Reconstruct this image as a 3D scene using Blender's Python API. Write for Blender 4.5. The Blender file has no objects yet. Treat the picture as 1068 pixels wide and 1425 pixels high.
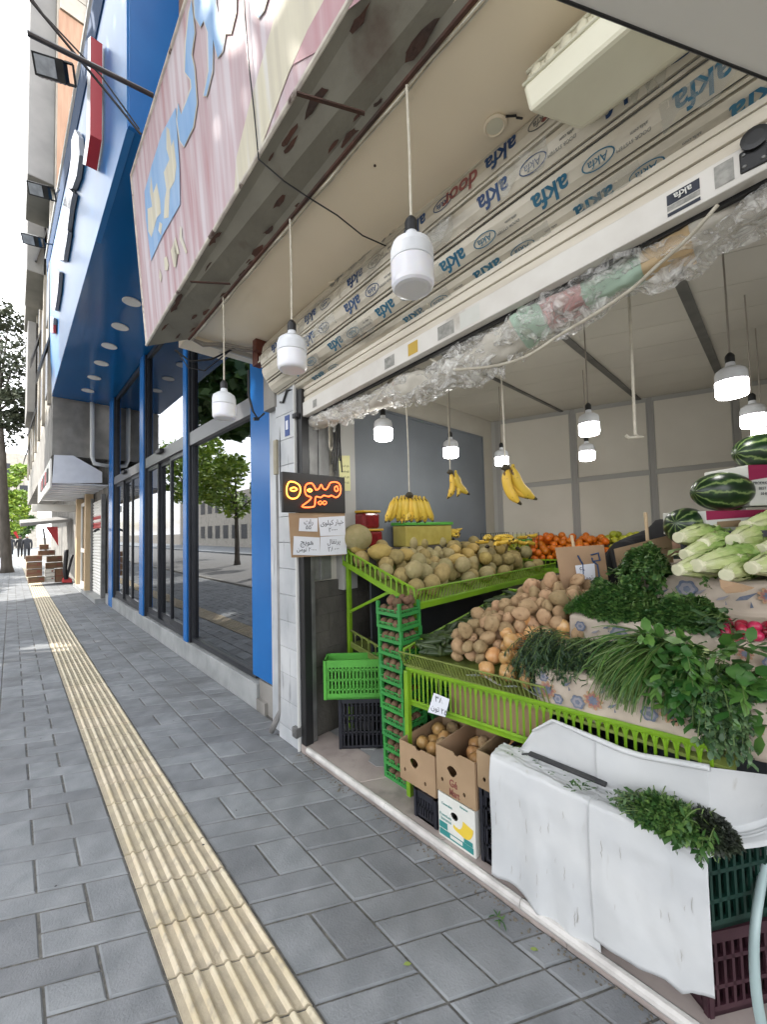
import bpy, math, random
from math import sin, cos, pi, radians, sqrt, atan2
from mathutils import Vector as V, Matrix, Euler, noise
S = bpy.context.scene
COL = S.collection
rnd = random.Random(11)
U = rnd.uniform
# ------------------------------------------------------------------ measured camera
RC = Matrix(((0.7189899, -0.01241676, -0.6949096), (-0.69460136, -0.04755637, -0.71782124), (-0.02413436, 0.99879138, -0.04281724)))
O = V((0, 0, 1.6))
FPX, CX, CY = 535.0, 534.0, 712.5
def ray(px, py): return RC @ V((px - CX, CY - py, -FPX))
def onX(px, py, X): r = ray(px, py); return O + r * ((X - O.x) / r.x)
def onY(px, py, Y): r = ray(px, py); return O + r * ((Y - O.y) / r.y)
def onZ(px, py, Z=0.0): r = ray(px, py); return O + r * ((Z - O.z) / r.z)
def onP(px, py, p0, n): r = ray(px, py); n = V(n); return O + r * ((V(p0) - O).dot(n) / r.dot(n))
def dep(px, py, d): return O + ray(px, py) * (d / FPX)
cam = bpy.data.cameras.new('camera'); cam.lens = FPX / 1425 * 36; cam.sensor_width = 36; cam.clip_start = .02; cam.clip_end = 2000
co = bpy.data.objects.new('camera', cam); COL.objects.link(co)
co.matrix_world = Matrix.Translation(O) @ RC.to_4x4(); S.camera = co
# ------------------------------------------------------------------ light
SUN = V((-.58, .42, .78)).normalized()
w = bpy.data.worlds.new('World'); S.world = w; w.use_nodes = True
nt = w.node_tree; bg = nt.nodes['Background']
sky = nt.nodes.new('ShaderNodeTexSky'); sky.sky_type = 'NISHITA'; sky.sun_disc = False
sky.sun_elevation = math.asin(SUN.z); sky.sun_rotation = atan2(SUN.x, SUN.y); sky.dust_density = 2.0; sky.air_density = 1.0
tcw = nt.nodes.new('ShaderNodeTexCoord'); mpw = nt.nodes.new('ShaderNodeMapping'); mpw.inputs['Scale'].default_value = (1, 1, 2.2)
nz = nt.nodes.new('ShaderNodeTexNoise'); nz.inputs['Scale'].default_value = 2.3; nz.inputs['Detail'].default_value = 7; nz.inputs['Roughness'].default_value = .62
rp = nt.nodes.new('ShaderNodeValToRGB'); rp.color_ramp.elements[0].position = .30; rp.color_ramp.elements[1].position = .52
mx = nt.nodes.new('ShaderNodeMix'); mx.data_type = 'RGBA'; mx.inputs[7].default_value = (11, 11.2, 11.6, 1)
L = nt.links.new
L(tcw.outputs['Generated'], mpw.inputs['Vector']); L(mpw.outputs[0], nz.inputs['Vector']); L(nz.outputs['Fac'], rp.inputs['Fac'])
L(rp.outputs['Color'], mx.inputs[0]); L(sky.outputs[0], mx.inputs[6]); L(mx.outputs[2], bg.inputs['Color'])
bg.inputs['Strength'].default_value = .15
sl = bpy.data.lights.new('sun', 'SUN'); sl.energy = 3.4; sl.angle = radians(.6); sl.color = (1, .95, .87)
so = bpy.data.objects.new('sun', sl); COL.objects.link(so); so.rotation_euler = SUN.to_track_quat('Z', 'Y').to_euler(); so.location = (0, 0, 30)
vs = S.view_settings; vs.view_transform = 'Standard'; vs.look = 'None'; vs.exposure = 1.5; vs.gamma = 1; vs.use_curve_mapping = False
try:
    S.cycles.max_bounces = 8; S.cycles.diffuse_bounces = 4; S.cycles.transparent_max_bounces = 12; S.cycles.sample_clamp_indirect = 6
except Exception: pass
# ------------------------------------------------------------------ materials
MATS = {}
def mat(name, c1, c2=None, sc=6, rough=.6, bump=0, bsc=60, metal=0, spec=.5, st=(1, 1, 1), lo=.35, hi=.65, objr=0, facer=0, c3=None, sc3=2, lo3=.55, hi3=.7, st3=(1, 1, 1), emit=None, es=0, alpha=1, trans=0, coat=0, det=5, sub=0):
    m = bpy.data.materials.new(name); m.use_nodes = True; n = m.node_tree.nodes; l = m.node_tree.links.new
    b = n['Principled BSDF']
    b.inputs['Roughness'].default_value = rough; b.inputs['Metallic'].default_value = metal
    b.inputs['Specular IOR Level'].default_value = spec
    b.inputs['Alpha'].default_value = alpha; b.inputs['Transmission Weight'].default_value = trans; b.inputs['Coat Weight'].default_value = coat
    if sub: b.inputs['Subsurface Weight'].default_value = sub; b.inputs['Subsurface Radius'].default_value = (.01, .008, .004)
    tc = n.new('ShaderNodeTexCoord')
    def nzr(scale, stretch, lo, hi):
        mp = n.new('ShaderNodeMapping'); mp.inputs['Scale'].default_value = stretch; l(tc.outputs['Object'], mp.inputs['Vector'])
        t = n.new('ShaderNodeTexNoise'); t.inputs['Scale'].default_value = scale; t.inputs['Detail'].default_value = det; l(mp.outputs[0], t.inputs['Vector'])
        r = n.new('ShaderNodeMapRange'); r.inputs['From Min'].default_value = lo; r.inputs['From Max'].default_value = hi; l(t.outputs['Fac'], r.inputs['Value']); r.clamp = True
        return r.outputs[0]
    rgb = n.new('ShaderNodeRGB'); rgb.outputs[0].default_value = (*c1, 1); cur = rgb.outputs[0]
    def mixc(fac, c):
        nonlocal cur
        k = n.new('ShaderNodeMix'); k.data_type = 'RGBA'; l(fac, k.inputs[0]); l(cur, k.inputs[6]); k.inputs[7].default_value = (*c, 1); cur = k.outputs[2]
    if c2: mixc(nzr(sc, st, lo, hi), c2)
    if c3: mixc(nzr(sc3, st3, lo3, hi3), c3)
    if objr or facer:
        hs = n.new('ShaderNodeHueSaturation'); l(cur, hs.inputs['Color']); cur = hs.outputs[0]
        if facer:
            a = n.new('ShaderNodeAttribute'); a.attribute_name = 'rnd'; src = a.outputs['Fac']; amt = facer
        else:
            a = n.new('ShaderNodeObjectInfo'); src = a.outputs['Random']; amt = objr
        r = n.new('ShaderNodeMapRange'); r.inputs['To Min'].default_value = 1 - amt; r.inputs['To Max'].default_value = 1 + amt; l(src, r.inputs['Value']); l(r.outputs[0], hs.inputs['Value'])
        r2 = n.new('ShaderNodeMapRange'); r2.inputs['To Min'].default_value = .5 + amt * .06; r2.inputs['To Max'].default_value = .5 - amt * .06; l(src, r2.inputs['Value']); l(r2.outputs[0], hs.inputs['Hue'])
    l(cur, b.inputs['Base Color'])
    if bump:
        t = n.new('ShaderNodeTexNoise'); t.inputs['Scale'].default_value = bsc; t.inputs['Detail'].default_value = 4
        mp = n.new('ShaderNodeMapping'); mp.inputs['Scale'].default_value = st; l(tc.outputs['Object'], mp.inputs['Vector']); l(mp.outputs[0], t.inputs['Vector'])
        bp = n.new('ShaderNodeBump'); bp.inputs['Strength'].default_value = bump; bp.inputs['Distance'].default_value = .01; l(t.outputs['Fac'], bp.inputs['Height']); l(bp.outputs[0], b.inputs['Normal'])
    if emit: b.inputs['Emission Color'].default_value = (*emit, 1); b.inputs['Emission Strength'].default_value = es
    MATS[name] = m
    return m
def M(n): return MATS[n]
# ------------------------------------------------------------------ mesh builder
class MB:
    def __init__(s): s.v = []; s.f = []; s.m = []; s.r = []
    def add(s, vs, fs, mi=0, r=None):
        k = len(s.v); s.v += [V(p) for p in vs]
        q = U(0, 1) if r is None else r
        for f in fs: s.f.append([k + i for i in f]); s.m.append(mi); s.r.append(q)
        return s
    def box(s, x0, x1, y0, y1, z0, z1, T=None, mi=0, tp=0):
        vs = [V((x, y, z)) for z in (z0, z1) for y in (y0, y1) for x in (x0, x1)]
        if T: vs = [T @ p for p in vs]
        return s.add(vs, [(0, 2, 3, 1), (4, 5, 7, 6), (0, 1, 5, 4), (2, 6, 7, 3), (0, 4, 6, 2), (1, 3, 7, 5)], mi)
    def quad(s, a, b, c, d, mi=0, r=None): return s.add((a, b, c, d), [(0, 1, 2, 3)], mi, r)
    def prism(s, pts, off, mi=0):
        n = len(pts); off = V(off); a = [V(p) for p in pts]
        return s.add(a + [p + off for p in a], [tuple(range(n)), tuple(range(2 * n - 1, n - 1, -1))] + [(i, i + n, (i + 1) % n + n, (i + 1) % n) for i in range(n)], mi)
    def bar(s, a, b, wx, wy=None, up=(0, 0, 1), mi=0):
        a = V(a); b = V(b); d = (b - a); ln = d.length; d.normalize(); wy = wy or wx
        u = V(up); 
        if abs(u.dot(d)) > .98: u = V((1, 0, 0))
        x = u.cross(d).normalized(); y = d.cross(x)
        T = Matrix(((x.x, y.x, d.x, a.x), (x.y, y.y, d.y, a.y), (x.z, y.z, d.z, a.z), (0, 0, 0, 1)))
        return s.box(-wx / 2, wx / 2, -wy / 2, wy / 2, 0, ln, T, mi)
    def tube(s, pts, r, n=8, mi=0, cap=True, q=None):
        pts = [V(p) for p in pts]; k = len(pts); rr = r if isinstance(r, (list, tuple)) else [r] * k
        t0 = (pts[1] - pts[0]).normalized(); a = t0.orthogonal().normalized(); vs = []
        for i, p in enumerate(pts):
            t = (pts[min(i + 1, k - 1)] - pts[max(i - 1, 0)]).normalized()
            a = (a - t * a.dot(t))
            a = a.normalized() if a.length > 1e-6 else t.orthogonal().normalized()
            b = t.cross(a)
            for j in range(n):
                g = 2 * pi * j / n; vs.append(p + (a * cos(g) + b * sin(g)) * rr[i])
        fs = [(i * n + j, i * n + (j + 1) % n, (i + 1) * n + (j + 1) % n, (i + 1) * n + j) for i in range(k - 1) for j in range(n)]
        if cap: fs += [tuple(range(n - 1, -1, -1)), tuple(range((k - 1) * n, k * n))]
        return s.add(vs, fs, mi, q)
    def lathe(s, prof, n=20, T=None, mi=0, mis=None):
        vs = []; k = len(prof)
        for r, z in prof:
            for j in range(n):
                p = V((r * cos(2 * pi * j / n), r * sin(2 * pi * j / n), z)); vs.append(T @ p if T else p)
        for i in range(k - 1):
            fs = [(j, (j + 1) % n, n + (j + 1) % n, n + j) for j in range(n)]
            s.add(vs[i * n:(i + 2) * n], fs, mis[i] if mis else mi)
        s.add(vs[:n], [tuple(range(n - 1, -1, -1))], mis[0] if mis else mi); s.add(vs[-n:], [tuple(range(n))], mis[-1] if mis else mi)
        return s
    def grid(s, fn, nu, nv, mi=0, wrap=False):
        vs = [V(fn(i / nu, j / nv)) for j in range(nv + 1) for i in range(nu + 1)]
        return s.add(vs, [(j * (nu + 1) + i, j * (nu + 1) + i + 1, (j + 1) * (nu + 1) + i + 1, (j + 1) * (nu + 1) + i) for j in range(nv) for i in range(nu)], mi)
    def plate(s, loops, th, T, mi=0):
        c = bpy.data.curves.new('c', 'CURVE'); c.dimensions = '2D'; c.fill_mode = 'BOTH'; c.extrude = th / 2
        for pts in loops:
            sp = c.splines.new('POLY'); sp.points.add(len(pts) - 1)
            for p, q in zip(sp.points, pts): p.co = (q[0], q[1], 0, 1)
            sp.use_cyclic_u = True
        return s._cv(c, T, mi)
    def text(s, body, size, T, mi=0, th=.0012, bold=0, shear=0, sx=1, align='CENTER'):
        c = bpy.data.curves.new('t', 'FONT'); c.body = body; c.size = size; c.extrude = th / 2; c.offset = bold; c.shear = shear; c.align_x = align; c.align_y = 'CENTER'; c.resolution_u = 3
        return s._cv(c, T @ Matrix.Diagonal((sx, 1, 1, 1)), mi)
    def _cv(s, c, T, mi):
        o = bpy.data.objects.new('c', c); me = bpy.data.meshes.new_from_object(o)
        s.add([T @ v.co for v in me.vertices], [tuple(p.vertices) for p in me.polygons], mi)
        bpy.data.objects.remove(o); bpy.data.meshes.remove(me); bpy.data.curves.remove(c)
        return s
    def build(s, name, mats, parent=None, smooth=False, bevel=0, sub=0, origin=None):
        if not isinstance(mats, (list, tuple)): mats = [mats]
        if parent is not None:
            org = V((0, 0, 0)); p = parent
            while p is not None: org += p.location; p = p.parent
        elif origin is not None: org = V(origin)
        else:
            xs = [p.x for p in s.v]; ys = [p.y for p in s.v]; zs = [p.z for p in s.v]
            org = V(((min(xs) + max(xs)) / 2, (min(ys) + max(ys)) / 2, min(zs)))
        me = bpy.data.meshes.new(name); me.from_pydata([p - org for p in s.v], [], s.f)
        for x in mats: me.materials.append(M(x) if isinstance(x, str) else x)
        me.polygons.foreach_set('material_index', s.m)
        at = me.attributes.new('rnd', 'FLOAT', 'FACE'); at.data.foreach_set('value', s.r)
        if smooth: me.polygons.foreach_set('use_smooth', [True] * len(s.f))
        me.update()
        o = bpy.data.objects.new(name, me); COL.objects.link(o)
        if parent is not None: o.parent = parent
        else: o.location = org
        if bevel:
            b = o.modifiers.new('bevel', 'BEVEL'); b.width = bevel; b.segments = 2; b.limit_method = 'ANGLE'; b.angle_limit = radians(40)
        if sub:
            b = o.modifiers.new('sub', 'SUBSURF'); b.levels = sub; b.render_levels = sub
        return o
def frame(o, x, y):
    """matrix with origin o, x axis along x, y axis as near y as possible"""
    x = V(x).normalized(); y = V(y); y = (y - x * y.dot(x)).normalized(); z = x.cross(y); o = V(o)
    return Matrix(((x.x, y.x, z.x, o.x), (x.y, y.y, z.y, o.y), (x.z, y.z, z.z, o.z), (0, 0, 0, 1)))
def tag(o, label, cat, group=None):
    o['label'] = label; o['category'] = cat
    if group: o['group'] = group
    return o
def struct(o): o['kind'] = 'structure'; return o
def thing(name, label, cat, loc=(0, 0, 0), group=None):
    o = bpy.data.objects.new(name, None); COL.objects.link(o); o.location = V(loc); o.empty_display_size = .05
    return tag(o, label, cat, group)
KIDS = {}
def kids(o): return [c for c in bpy.data.objects if c.parent == o]
def dup(o, loc, rot=None, sc=None, label=None, group=None, ks=None):
    c = o.copy(); COL.objects.link(c); c.location = V(loc)
    if rot is not None: c.rotation_euler = rot
    if sc is not None: c.scale = sc if isinstance(sc, (tuple, list)) else (sc, sc, sc)
    if label: c['label'] = label
    if group: c['group'] = group
    for ch in (ks if ks is not None else kids(o)):
        d = ch.copy(); COL.objects.link(d); d.parent = c
        for g in kids(ch):
            e = g.copy(); COL.objects.link(e); e.parent = d
    return c
def rrot(): return Euler((U(0, 6.28), U(0, 6.28), U(0, 6.28)))
def fnoise(p, s=1.0): return noise.noise(V(p) * s)
def lumpy(rx, ry, rz, amp, fr, seed, nu=14, nv=9, shape=None):
    """closed lumpy ellipsoid as (verts, faces), poles along z"""
    vs = []; fs = []
    off = V((seed * 7.3, seed * 3.1, seed * 1.7))
    for j in range(nv + 1):
        th = pi * j / nv
        for i in range(nu):
            ph = 2 * pi * i / nu
            d = V((sin(th) * cos(ph), sin(th) * sin(ph), cos(th)))
            k = 1 + amp * noise.noise(d * fr + off)
            if shape: k *= shape(d)
            vs.append(V((d.x * rx, d.y * ry, d.z * rz)) * k)
    for j in range(nv):
        for i in range(nu):
            a = j * nu + i; b = j * nu + (i + 1) % nu
            if j == 0: fs.append((a, a + nu, b + nu))
            elif j == nv - 1: fs.append((a, a + nu, b))
            else: fs.append((a, a + nu, b + nu, b))
    return vs, fs
def fruit(name, mats, rx, ry, rz, amp, fr, seed, nu=14, nv=9, shape=None):
    b = MB(); vs, fs = lumpy(rx, ry, rz, amp, fr, seed, nu, nv, shape); b.add(vs, fs)
    return b.build(name, mats, smooth=True, origin=(0, 0, 0))
def pile(n, rs, region, floor, tries=60, bias=None):
    """drop spheres one by one, each to the lowest free rest among random tries; returns [(pos, r)]"""
    out = []
    for k in range(n):
        r = rs(); best = None
        for t in range(tries):
            x, y = region(r); z = floor(x, y) + r
            for p, q in out:
                d2 = (p.x - x) ** 2 + (p.y - y) ** 2; R2 = ((q + r) * .93) ** 2
                if d2 < R2: z = max(z, p.z + sqrt(R2 - d2))
            h = z - floor(x, y) + (bias(x, y) if bias else 0)
            if best is None or h < best[0]: best = (h, V((x, y, z)))
        out.append((best[1], r))
    return out
# ------------------------------------------------------------------ material library
mat('paver', (.165, .175, .185), (.218, .228, .238), sc=7, rough=.8, bump=.35, bsc=130, facer=.14, c3=(.115, .118, .12), sc3=1.3, lo3=.5, hi3=.85, spec=.35)
mat('joint', (.085, .083, .078), (.15, .145, .13), sc=30, rough=.95, bump=.5, bsc=200)
mat('tactile', (.50, .42, .28), (.58, .51, .38), sc=5, rough=.6, bump=.3, bsc=90, facer=.07, c3=(.33, .285, .22), sc3=26, lo3=.52, hi3=.75, spec=.5)
mat('tactilevalley', (.42, .36, .26), (.34, .295, .22), sc=14, rough=.75, bump=.3, bsc=90, facer=.08)
mat('asphalt', (.13, .13, .128), (.17, .165, .16), sc=30, rough=.9, bump=.4, bsc=120)
mat('concrete', (.30, .285, .26), (.2, .19, .175), sc=3, rough=.85, bump=.3, bsc=60, c3=(.1, .095, .09), sc3=1.6, lo3=.55, hi3=.8, st3=(1, 1, .35))
mat('soil', (.11, .095, .075), (.2, .18, .15), sc=40, rough=1, bump=.8, bsc=120)
mat('marble', (.55, .56, .57), (.36, .38, .40), sc=3.2, rough=.35, bump=.05, st=(1, 1, .6), c3=(.22, .23, .24), sc3=7, lo3=.6, hi3=.75, st3=(1, 2.5, .5), facer=.07)
mat('greymarble', (.36, .37, .37), (.25, .26, .26), sc=4, rough=.45, c3=(.5, .5, .49), sc3=5, lo3=.6, hi3=.75, facer=.08)
mat('threshold', (.40, .345, .315), (.30, .255, .235), sc=5, rough=.42, c3=(.19, .17, .16), sc3=9, lo3=.56, hi3=.8, bump=.06, facer=.08)
mat('nosing', (.62, .60, .57), (.45, .43, .41), sc=12, rough=.4, bump=.1)
mat('floortile', (.30, .31, .32), (.2, .2, .2), sc=4, rough=.5, c3=(.12, .11, .1), sc3=3, facer=.3)
mat('darktile', (.085, .078, .066), (.05, .046, .04), sc=5, rough=.7, bump=.7, bsc=26, st=(1, 1, .8), facer=.15)
mat('greywall', (.175, .195, .22), (.15, .168, .192), sc=2, rough=.55, bump=.03)
mat('cream', (.50, .475, .41), (.44, .415, .355), sc=3, rough=.6)
mat('panelgrey', (.62, .59, .52), (.56, .53, .46), sc=1.6, rough=.55, facer=.03)
mat('striplt', (.36, .355, .335), rough=.5)
mat('stripdk', (.15, .147, .135), (.1, .1, .095), sc=6, rough=.45, metal=.3)
mat('jointgrey', (.30, .295, .28), rough=.5)
mat('ceilpanel', (.57, .54, .47), (.51, .48, .42), sc=1.4, rough=.5, facer=.06)
mat('soffit', (.85, .75, .58), (.79, .69, .52), sc=1.2, rough=.75, c3=(.3, .25, .19), sc3=4, lo3=.68, hi3=.8, bump=.05, bsc=14)
mat('whitepaint', (.82, .80, .75), (.76, .74, .69), sc=2, rough=.5)
mat('creamplastic', (.72, .70, .55), (.64, .61, .47), sc=3, rough=.38, c3=(.42, .39, .31), sc3=9, lo3=.66, hi3=.85)
mat('rustmetal', (.20, .19, .15), (.16, .15, .118), sc=4, rough=.8, c3=(.085, .055, .04), sc3=3.2, lo3=.58, hi3=.72, bump=.25, bsc=30)
mat('rust', (.08, .03, .017), (.035, .02, .014), sc=8, rough=.85, bump=.4)
mat('signpink', (.41, .24, .255), (.45, .34, .36), sc=5, rough=.7, st=(1, 4, .22), lo=.4, hi=.6, c3=(.56, .50, .53), sc3=4.5, lo3=.4, hi3=.66, st3=(1, 3.2, .16))
mat('signcream', (.60, .56, .43), (.50, .46, .36), sc=5, rough=.62, st=(1, 4, .22), c3=(.62, .6, .58), sc3=4.5, lo3=.54, hi3=.7, st3=(1, 3.2, .16))
mat('signred', (.41, .215, .235), (.46, .31, .33), sc=5, rough=.62, st=(1, 4, .22), c3=(.60, .52, .54), sc3=4.5, lo3=.55, hi3=.7, st3=(1, 3.2, .16))
mat('signblue', (.17, .33, .58), (.28, .42, .62), sc=4, rough=.6, st=(1, 3, .3))
mat('signedge', (.66, .62, .53), (.45, .4, .36), sc=14, rough=.6, c3=(.1, .06, .05), sc3=10, lo3=.62, hi3=.7)
mat('slat', (.62, .575, .475), (.50, .46, .37), sc=9, rough=.36, st=(1, .35, 1), c3=(.17, .15, .115), sc3=5, lo3=.56, hi3=.78, st3=(2, .6, 2), spec=.55, bump=.1, bsc=50)
mat('slatplain', (.66, .61, .51), (.54, .49, .40), sc=6, rough=.4, st=(2, .3, 2), c3=(.24, .2, .15), sc3=4, lo3=.58, hi3=.8, st3=(3, .4, 3))
mat('barwhite', (.70, .68, .63), (.6, .57, .52), sc=4, rough=.42, c3=(.3, .26, .2), sc3=6, lo3=.64, hi3=.8)
mat('filmclear', (.62, .62, .56), (.5, .49, .43), sc=14, rough=.16, st=(1, .5, 1), alpha=.28, spec=.7)
mat('inkblue', (.012, .04, .13), (.02, .07, .17), sc=20, rough=.5)
mat('inkteal', (.012, .11, .20), (.04, .16, .24), sc=20, rough=.5)
mat('inkgrey', (.17, .175, .17), rough=.6)
mat('inkred', (.28, .09, .08), rough=.6)
mat('ink', (.03, .035, .05), rough=.7)
mat('black', (.012, .012, .013), rough=.45)
mat('blackplastic', (.014, .014, .017), (.022, .022, .026), sc=20, rough=.5)
mat('darksteel', (.03, .031, .034), (.05, .05, .05), sc=10, rough=.4, metal=.4)
mat('greysteel', (.2, .2, .195), (.13, .13, .125), sc=8, rough=.45, metal=.5)
mat('greypvc', (.19, .185, .18), (.25, .24, .23), sc=10, rough=.5)
mat('whitepvc', (.62, .62, .6), rough=.4)
mat('boxbeige', (.36, .32, .23), (.28, .25, .18), sc=10, rough=.6)
mat('cablegrey', (.30, .27, .23), rough=.6)
mat('cablewhite', (.62, .58, .48), (.45, .41, .33), sc=20, rough=.7)
mat('wood', (.26, .13, .07), (.16, .075, .04), sc=6, rough=.6, st=(1, 1, .2))
mat('woodlt', (.62, .47, .30), (.5, .36, .21), sc=10, rough=.65, st=(1, 1, .15))
mat('redwood', (.17, .05, .028), (.1, .03, .02), sc=8, rough=.6)
mat('blue', (.014, .13, .40), (.018, .15, .44), sc=2, rough=.24, spec=.22)
mat('fasciablue', (.03, .17, .42), (.04, .19, .46), sc=2, rough=.34, spec=.12)
mat('cardboardshaded', (.20, .125, .075), (.16, .10, .06), sc=5, rough=.9, objr=.12)  # darker cardboard: shade on the far cartons put into the colour
mat('bluesoffit', (.005, .11, .31), (.006, .12, .34), sc=1, rough=.13, spec=.4)
mat('bluedk', (.012, .055, .15), rough=.75, spec=.15)
mat('frame', (.022, .024, .03), (.03, .032, .038), sc=8, rough=.35, metal=.3)
mat('framegrey', (.15, .15, .155), rough=.4, metal=.5)
mat('red', (.48, .03, .035), rough=.35)
mat('letterwhite', (.72, .74, .78), rough=.25)
mat('lettergrey', (.28, .29, .31), rough=.4)
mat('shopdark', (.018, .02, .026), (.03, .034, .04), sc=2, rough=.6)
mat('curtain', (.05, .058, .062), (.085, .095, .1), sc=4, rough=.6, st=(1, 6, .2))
mat('stone', (.46, .42, .36), (.36, .33, .28), sc=3, rough=.8, bump=.2, c3=(.26, .24, .2), sc3=2, st3=(1, 1, .3))
mat('brickpink', (.36, .21, .135), (.43, .27, .18), sc=5, rough=.8, st=(3, 3, .3), bump=.15)
mat('greycement', (.25, .245, .235), (.2, .195, .19), sc=2, rough=.85)
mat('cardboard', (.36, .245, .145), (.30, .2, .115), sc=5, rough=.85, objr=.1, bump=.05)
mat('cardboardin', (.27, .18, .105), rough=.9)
mat('cartonprint', (.2, .06, .045), rough=.8)
mat('paper', (.72, .74, .80), (.66, .68, .74), sc=6, rough=.75)
mat('paperyellow', (.60, .58, .30), rough=.8)
mat('boxwhite', (.68, .68, .64), (.58, .58, .53), sc=5, rough=.6)
mat('teal', (.03, .22, .21), rough=.6)
mat('yellowprint', (.72, .52, .05), rough=.6)
mat('magenta', (.30, .012, .07), (.26, .01, .06), sc=6, rough=.5)
mat('limegreen', (.19, .36, .015), (.15, .30, .015), sc=9, rough=.4, spec=.5)
mat('limeold', (.19, .24, .05), (.13, .16, .04), sc=14, rough=.5)
mat('crategreen', (.03, .22, .045), (.04, .26, .055), sc=6, rough=.42, objr=.1)
mat('cratebright', (.09, .36, .05), (.075, .31, .045), sc=6, rough=.4)
mat('cratedark', (.005, .028, .02), (.008, .04, .028), sc=8, rough=.45)
mat('cratemaroon', (.038, .012, .019), (.055, .02, .028), sc=8, rough=.5)
mat('crateblack', (.010, .011, .016), (.02, .021, .03), sc=10, rough=.45)
mat('tarp', (.58, .59, .59), (.50, .515, .525), sc=4, rough=.45, bump=.15, bsc=12, c3=(.40, .385, .35), sc3=18, lo3=.66, hi3=.9, st3=(2.0, 2.0, .3), spec=.4)
mat('hose', (.36, .46, .46), rough=.35)
mat('fabric', (.5, .43, .35), (.44, .37, .3), sc=9, rough=.85, bump=.12, bsc=300)
mat('flblue', (.10, .125, .19), (.16, .18, .22), sc=60, rough=.9); mat('flred', (.27, .11, .09), (.33, .18, .14), sc=60, rough=.9); mat('florange', (.40, .25, .15), rough=.9); mat('flgrey', (.26, .25, .27), rough=.9)
mat('foliage', (.035, .085, .016), (.06, .125, .025), sc=2, rough=.6, facer=.4, sub=0)
mat('foliagebright', (.16, .26, .025), (.22, .33, .04), sc=2, rough=.6, facer=.35)
mat('pine', (.05, .066, .038), (.08, .095, .06), sc=2, rough=.7, facer=.4)
mat('bark', (.07, .06, .05), (.12, .105, .09), sc=6, rough=.95, bump=.8, bsc=14, st=(1, 1, .3))
mat('parsley', (.034, .095, .02), (.07, .15, .035), sc=18, rough=.5, facer=.45, spec=.4)
mat('dill', (.016, .045, .018), (.03, .07, .025), sc=18, rough=.55, facer=.45)
mat('chive', (.03, .10, .016), (.06, .155, .025), sc=12, rough=.4, facer=.4)
mat('spinach', (.035, .115, .02), (.065, .165, .03), sc=9, rough=.4, facer=.4)
mat('mint', (.04, .095, .035), (.075, .14, .055), sc=14, rough=.5, facer=.4)
mat('basil', (.022, .028, .02), (.03, .045, .02), sc=14, rough=.5, facer=.5)
mat('stem', (.12, .19, .05), rough=.5)
mat('potato', (.42, .29, .16), (.33, .215, .11), sc=16, rough=.75, bump=.35, bsc=120, objr=.24, c3=(.20, .125, .06), sc3=38, lo3=.58, hi3=.72)
mat('onion', (.52, .27, .09), (.60, .38, .17), sc=14, rough=.28, st=(4, 4, .4), objr=.15)
mat('onionwhite', (.66, .60, .42), (.58, .5, .3), sc=14, rough=.3, st=(4, 4, .4))
mat('kiwi', (.12, .07, .04), (.17, .10, .055), sc=30, rough=.85, objr=.2, bump=.2, bsc=200)
mat('melon', (.36, .275, .11), (.27, .205, .08), sc=26, rough=.75, bump=.5, bsc=70, objr=.16)
mat('melonyellow', (.42, .31, .09), (.36, .26, .08), sc=22, rough=.65, bump=.5, bsc=60, objr=.14)
mat('melongreen', (.29, .25, .11), (.34, .28, .14), sc=26, rough=.7, bump=.5, bsc=70, objr=.12)
mat('banana', (.70, .47, .06), (.62, .40, .04), sc=8, rough=.45, objr=.1, c3=(.10, .05, .02), sc3=50, lo3=.60, hi3=.68)
mat('bananatip', (.05, .04, .02), rough=.7)
mat('orange', (.65, .17, .008), (.58, .14, .006), sc=6, rough=.4, bump=.15, bsc=160, objr=.12)
mat('lime', (.46, .44, .04), (.36, .4, .03), sc=5, rough=.4, objr=.15)
mat('cucumber', (.022, .042, .012), (.045, .07, .02), sc=12, rough=.42, objr=.3, st=(1, 1, .2))
mat('radish', (.42, .02, .06), (.33, .015, .05), sc=8, rough=.32, objr=.15)
mat('radishtail', (.6, .42, .40), rough=.5)
mat('lettucestem', (.72, .70, .50), (.62, .62, .42), sc=22, rough=.5)
mat('lettuceleaf', (.36, .47, .12), (.55, .60, .30), sc=7, rough=.42, facer=.22, st=(3, 3, .5), c3=(.20, .35, .07), sc3=3, lo3=.55, hi3=.75, bump=.6, bsc=22)
mat('jarred', (.22, .012, .015), (.13, .008, .01), sc=22, rough=.2, coat=.5)
mat('jarlid', (.50, .30, .02), rough=.4)
mat('plasticyellow', (.45, .38, .10), (.36, .3, .07), sc=9, rough=.25, coat=.4)
mat('skin', (.42, .26, .18), rough=.55); mat('hairwhite', (.6, .6, .6), rough=.8); mat('hairblack', (.015, .013, .012), rough=.6)
mat('suit', (.018, .02, .026), (.026, .028, .034), sc=10, rough=.8); mat('clothblack', (.006, .006, .007), (.012, .012, .013), sc=12, rough=.85)
mat('shoe', (.01, .01, .01), rough=.4)
mat('bulbbody', (.72, .74, .77), (.66, .68, .71), sc=8, rough=.32, c3=(.3, .25, .18), sc3=22, lo3=.7, hi3=.78)
mat('bulboff', (.80, .80, .84), rough=.28, sub=.3, spec=.5)
mat('bulbon', (.9, .9, .9), rough=.4, emit=(1, .985, .95), es=12)
mat('neon', (.6, .05, .02), rough=.3, emit=(1, .13, .03), es=1.5); mat('neonhot', (.8, .3, .05), rough=.3, emit=(1, .33, .05), es=1.6)
mat('downlight', (.6, .6, .56), rough=.3, emit=(1, .95, .85), es=.25)
mat('lens', (.5, .53, .56), (.35, .37, .4), sc=12, rough=.15)
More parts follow.
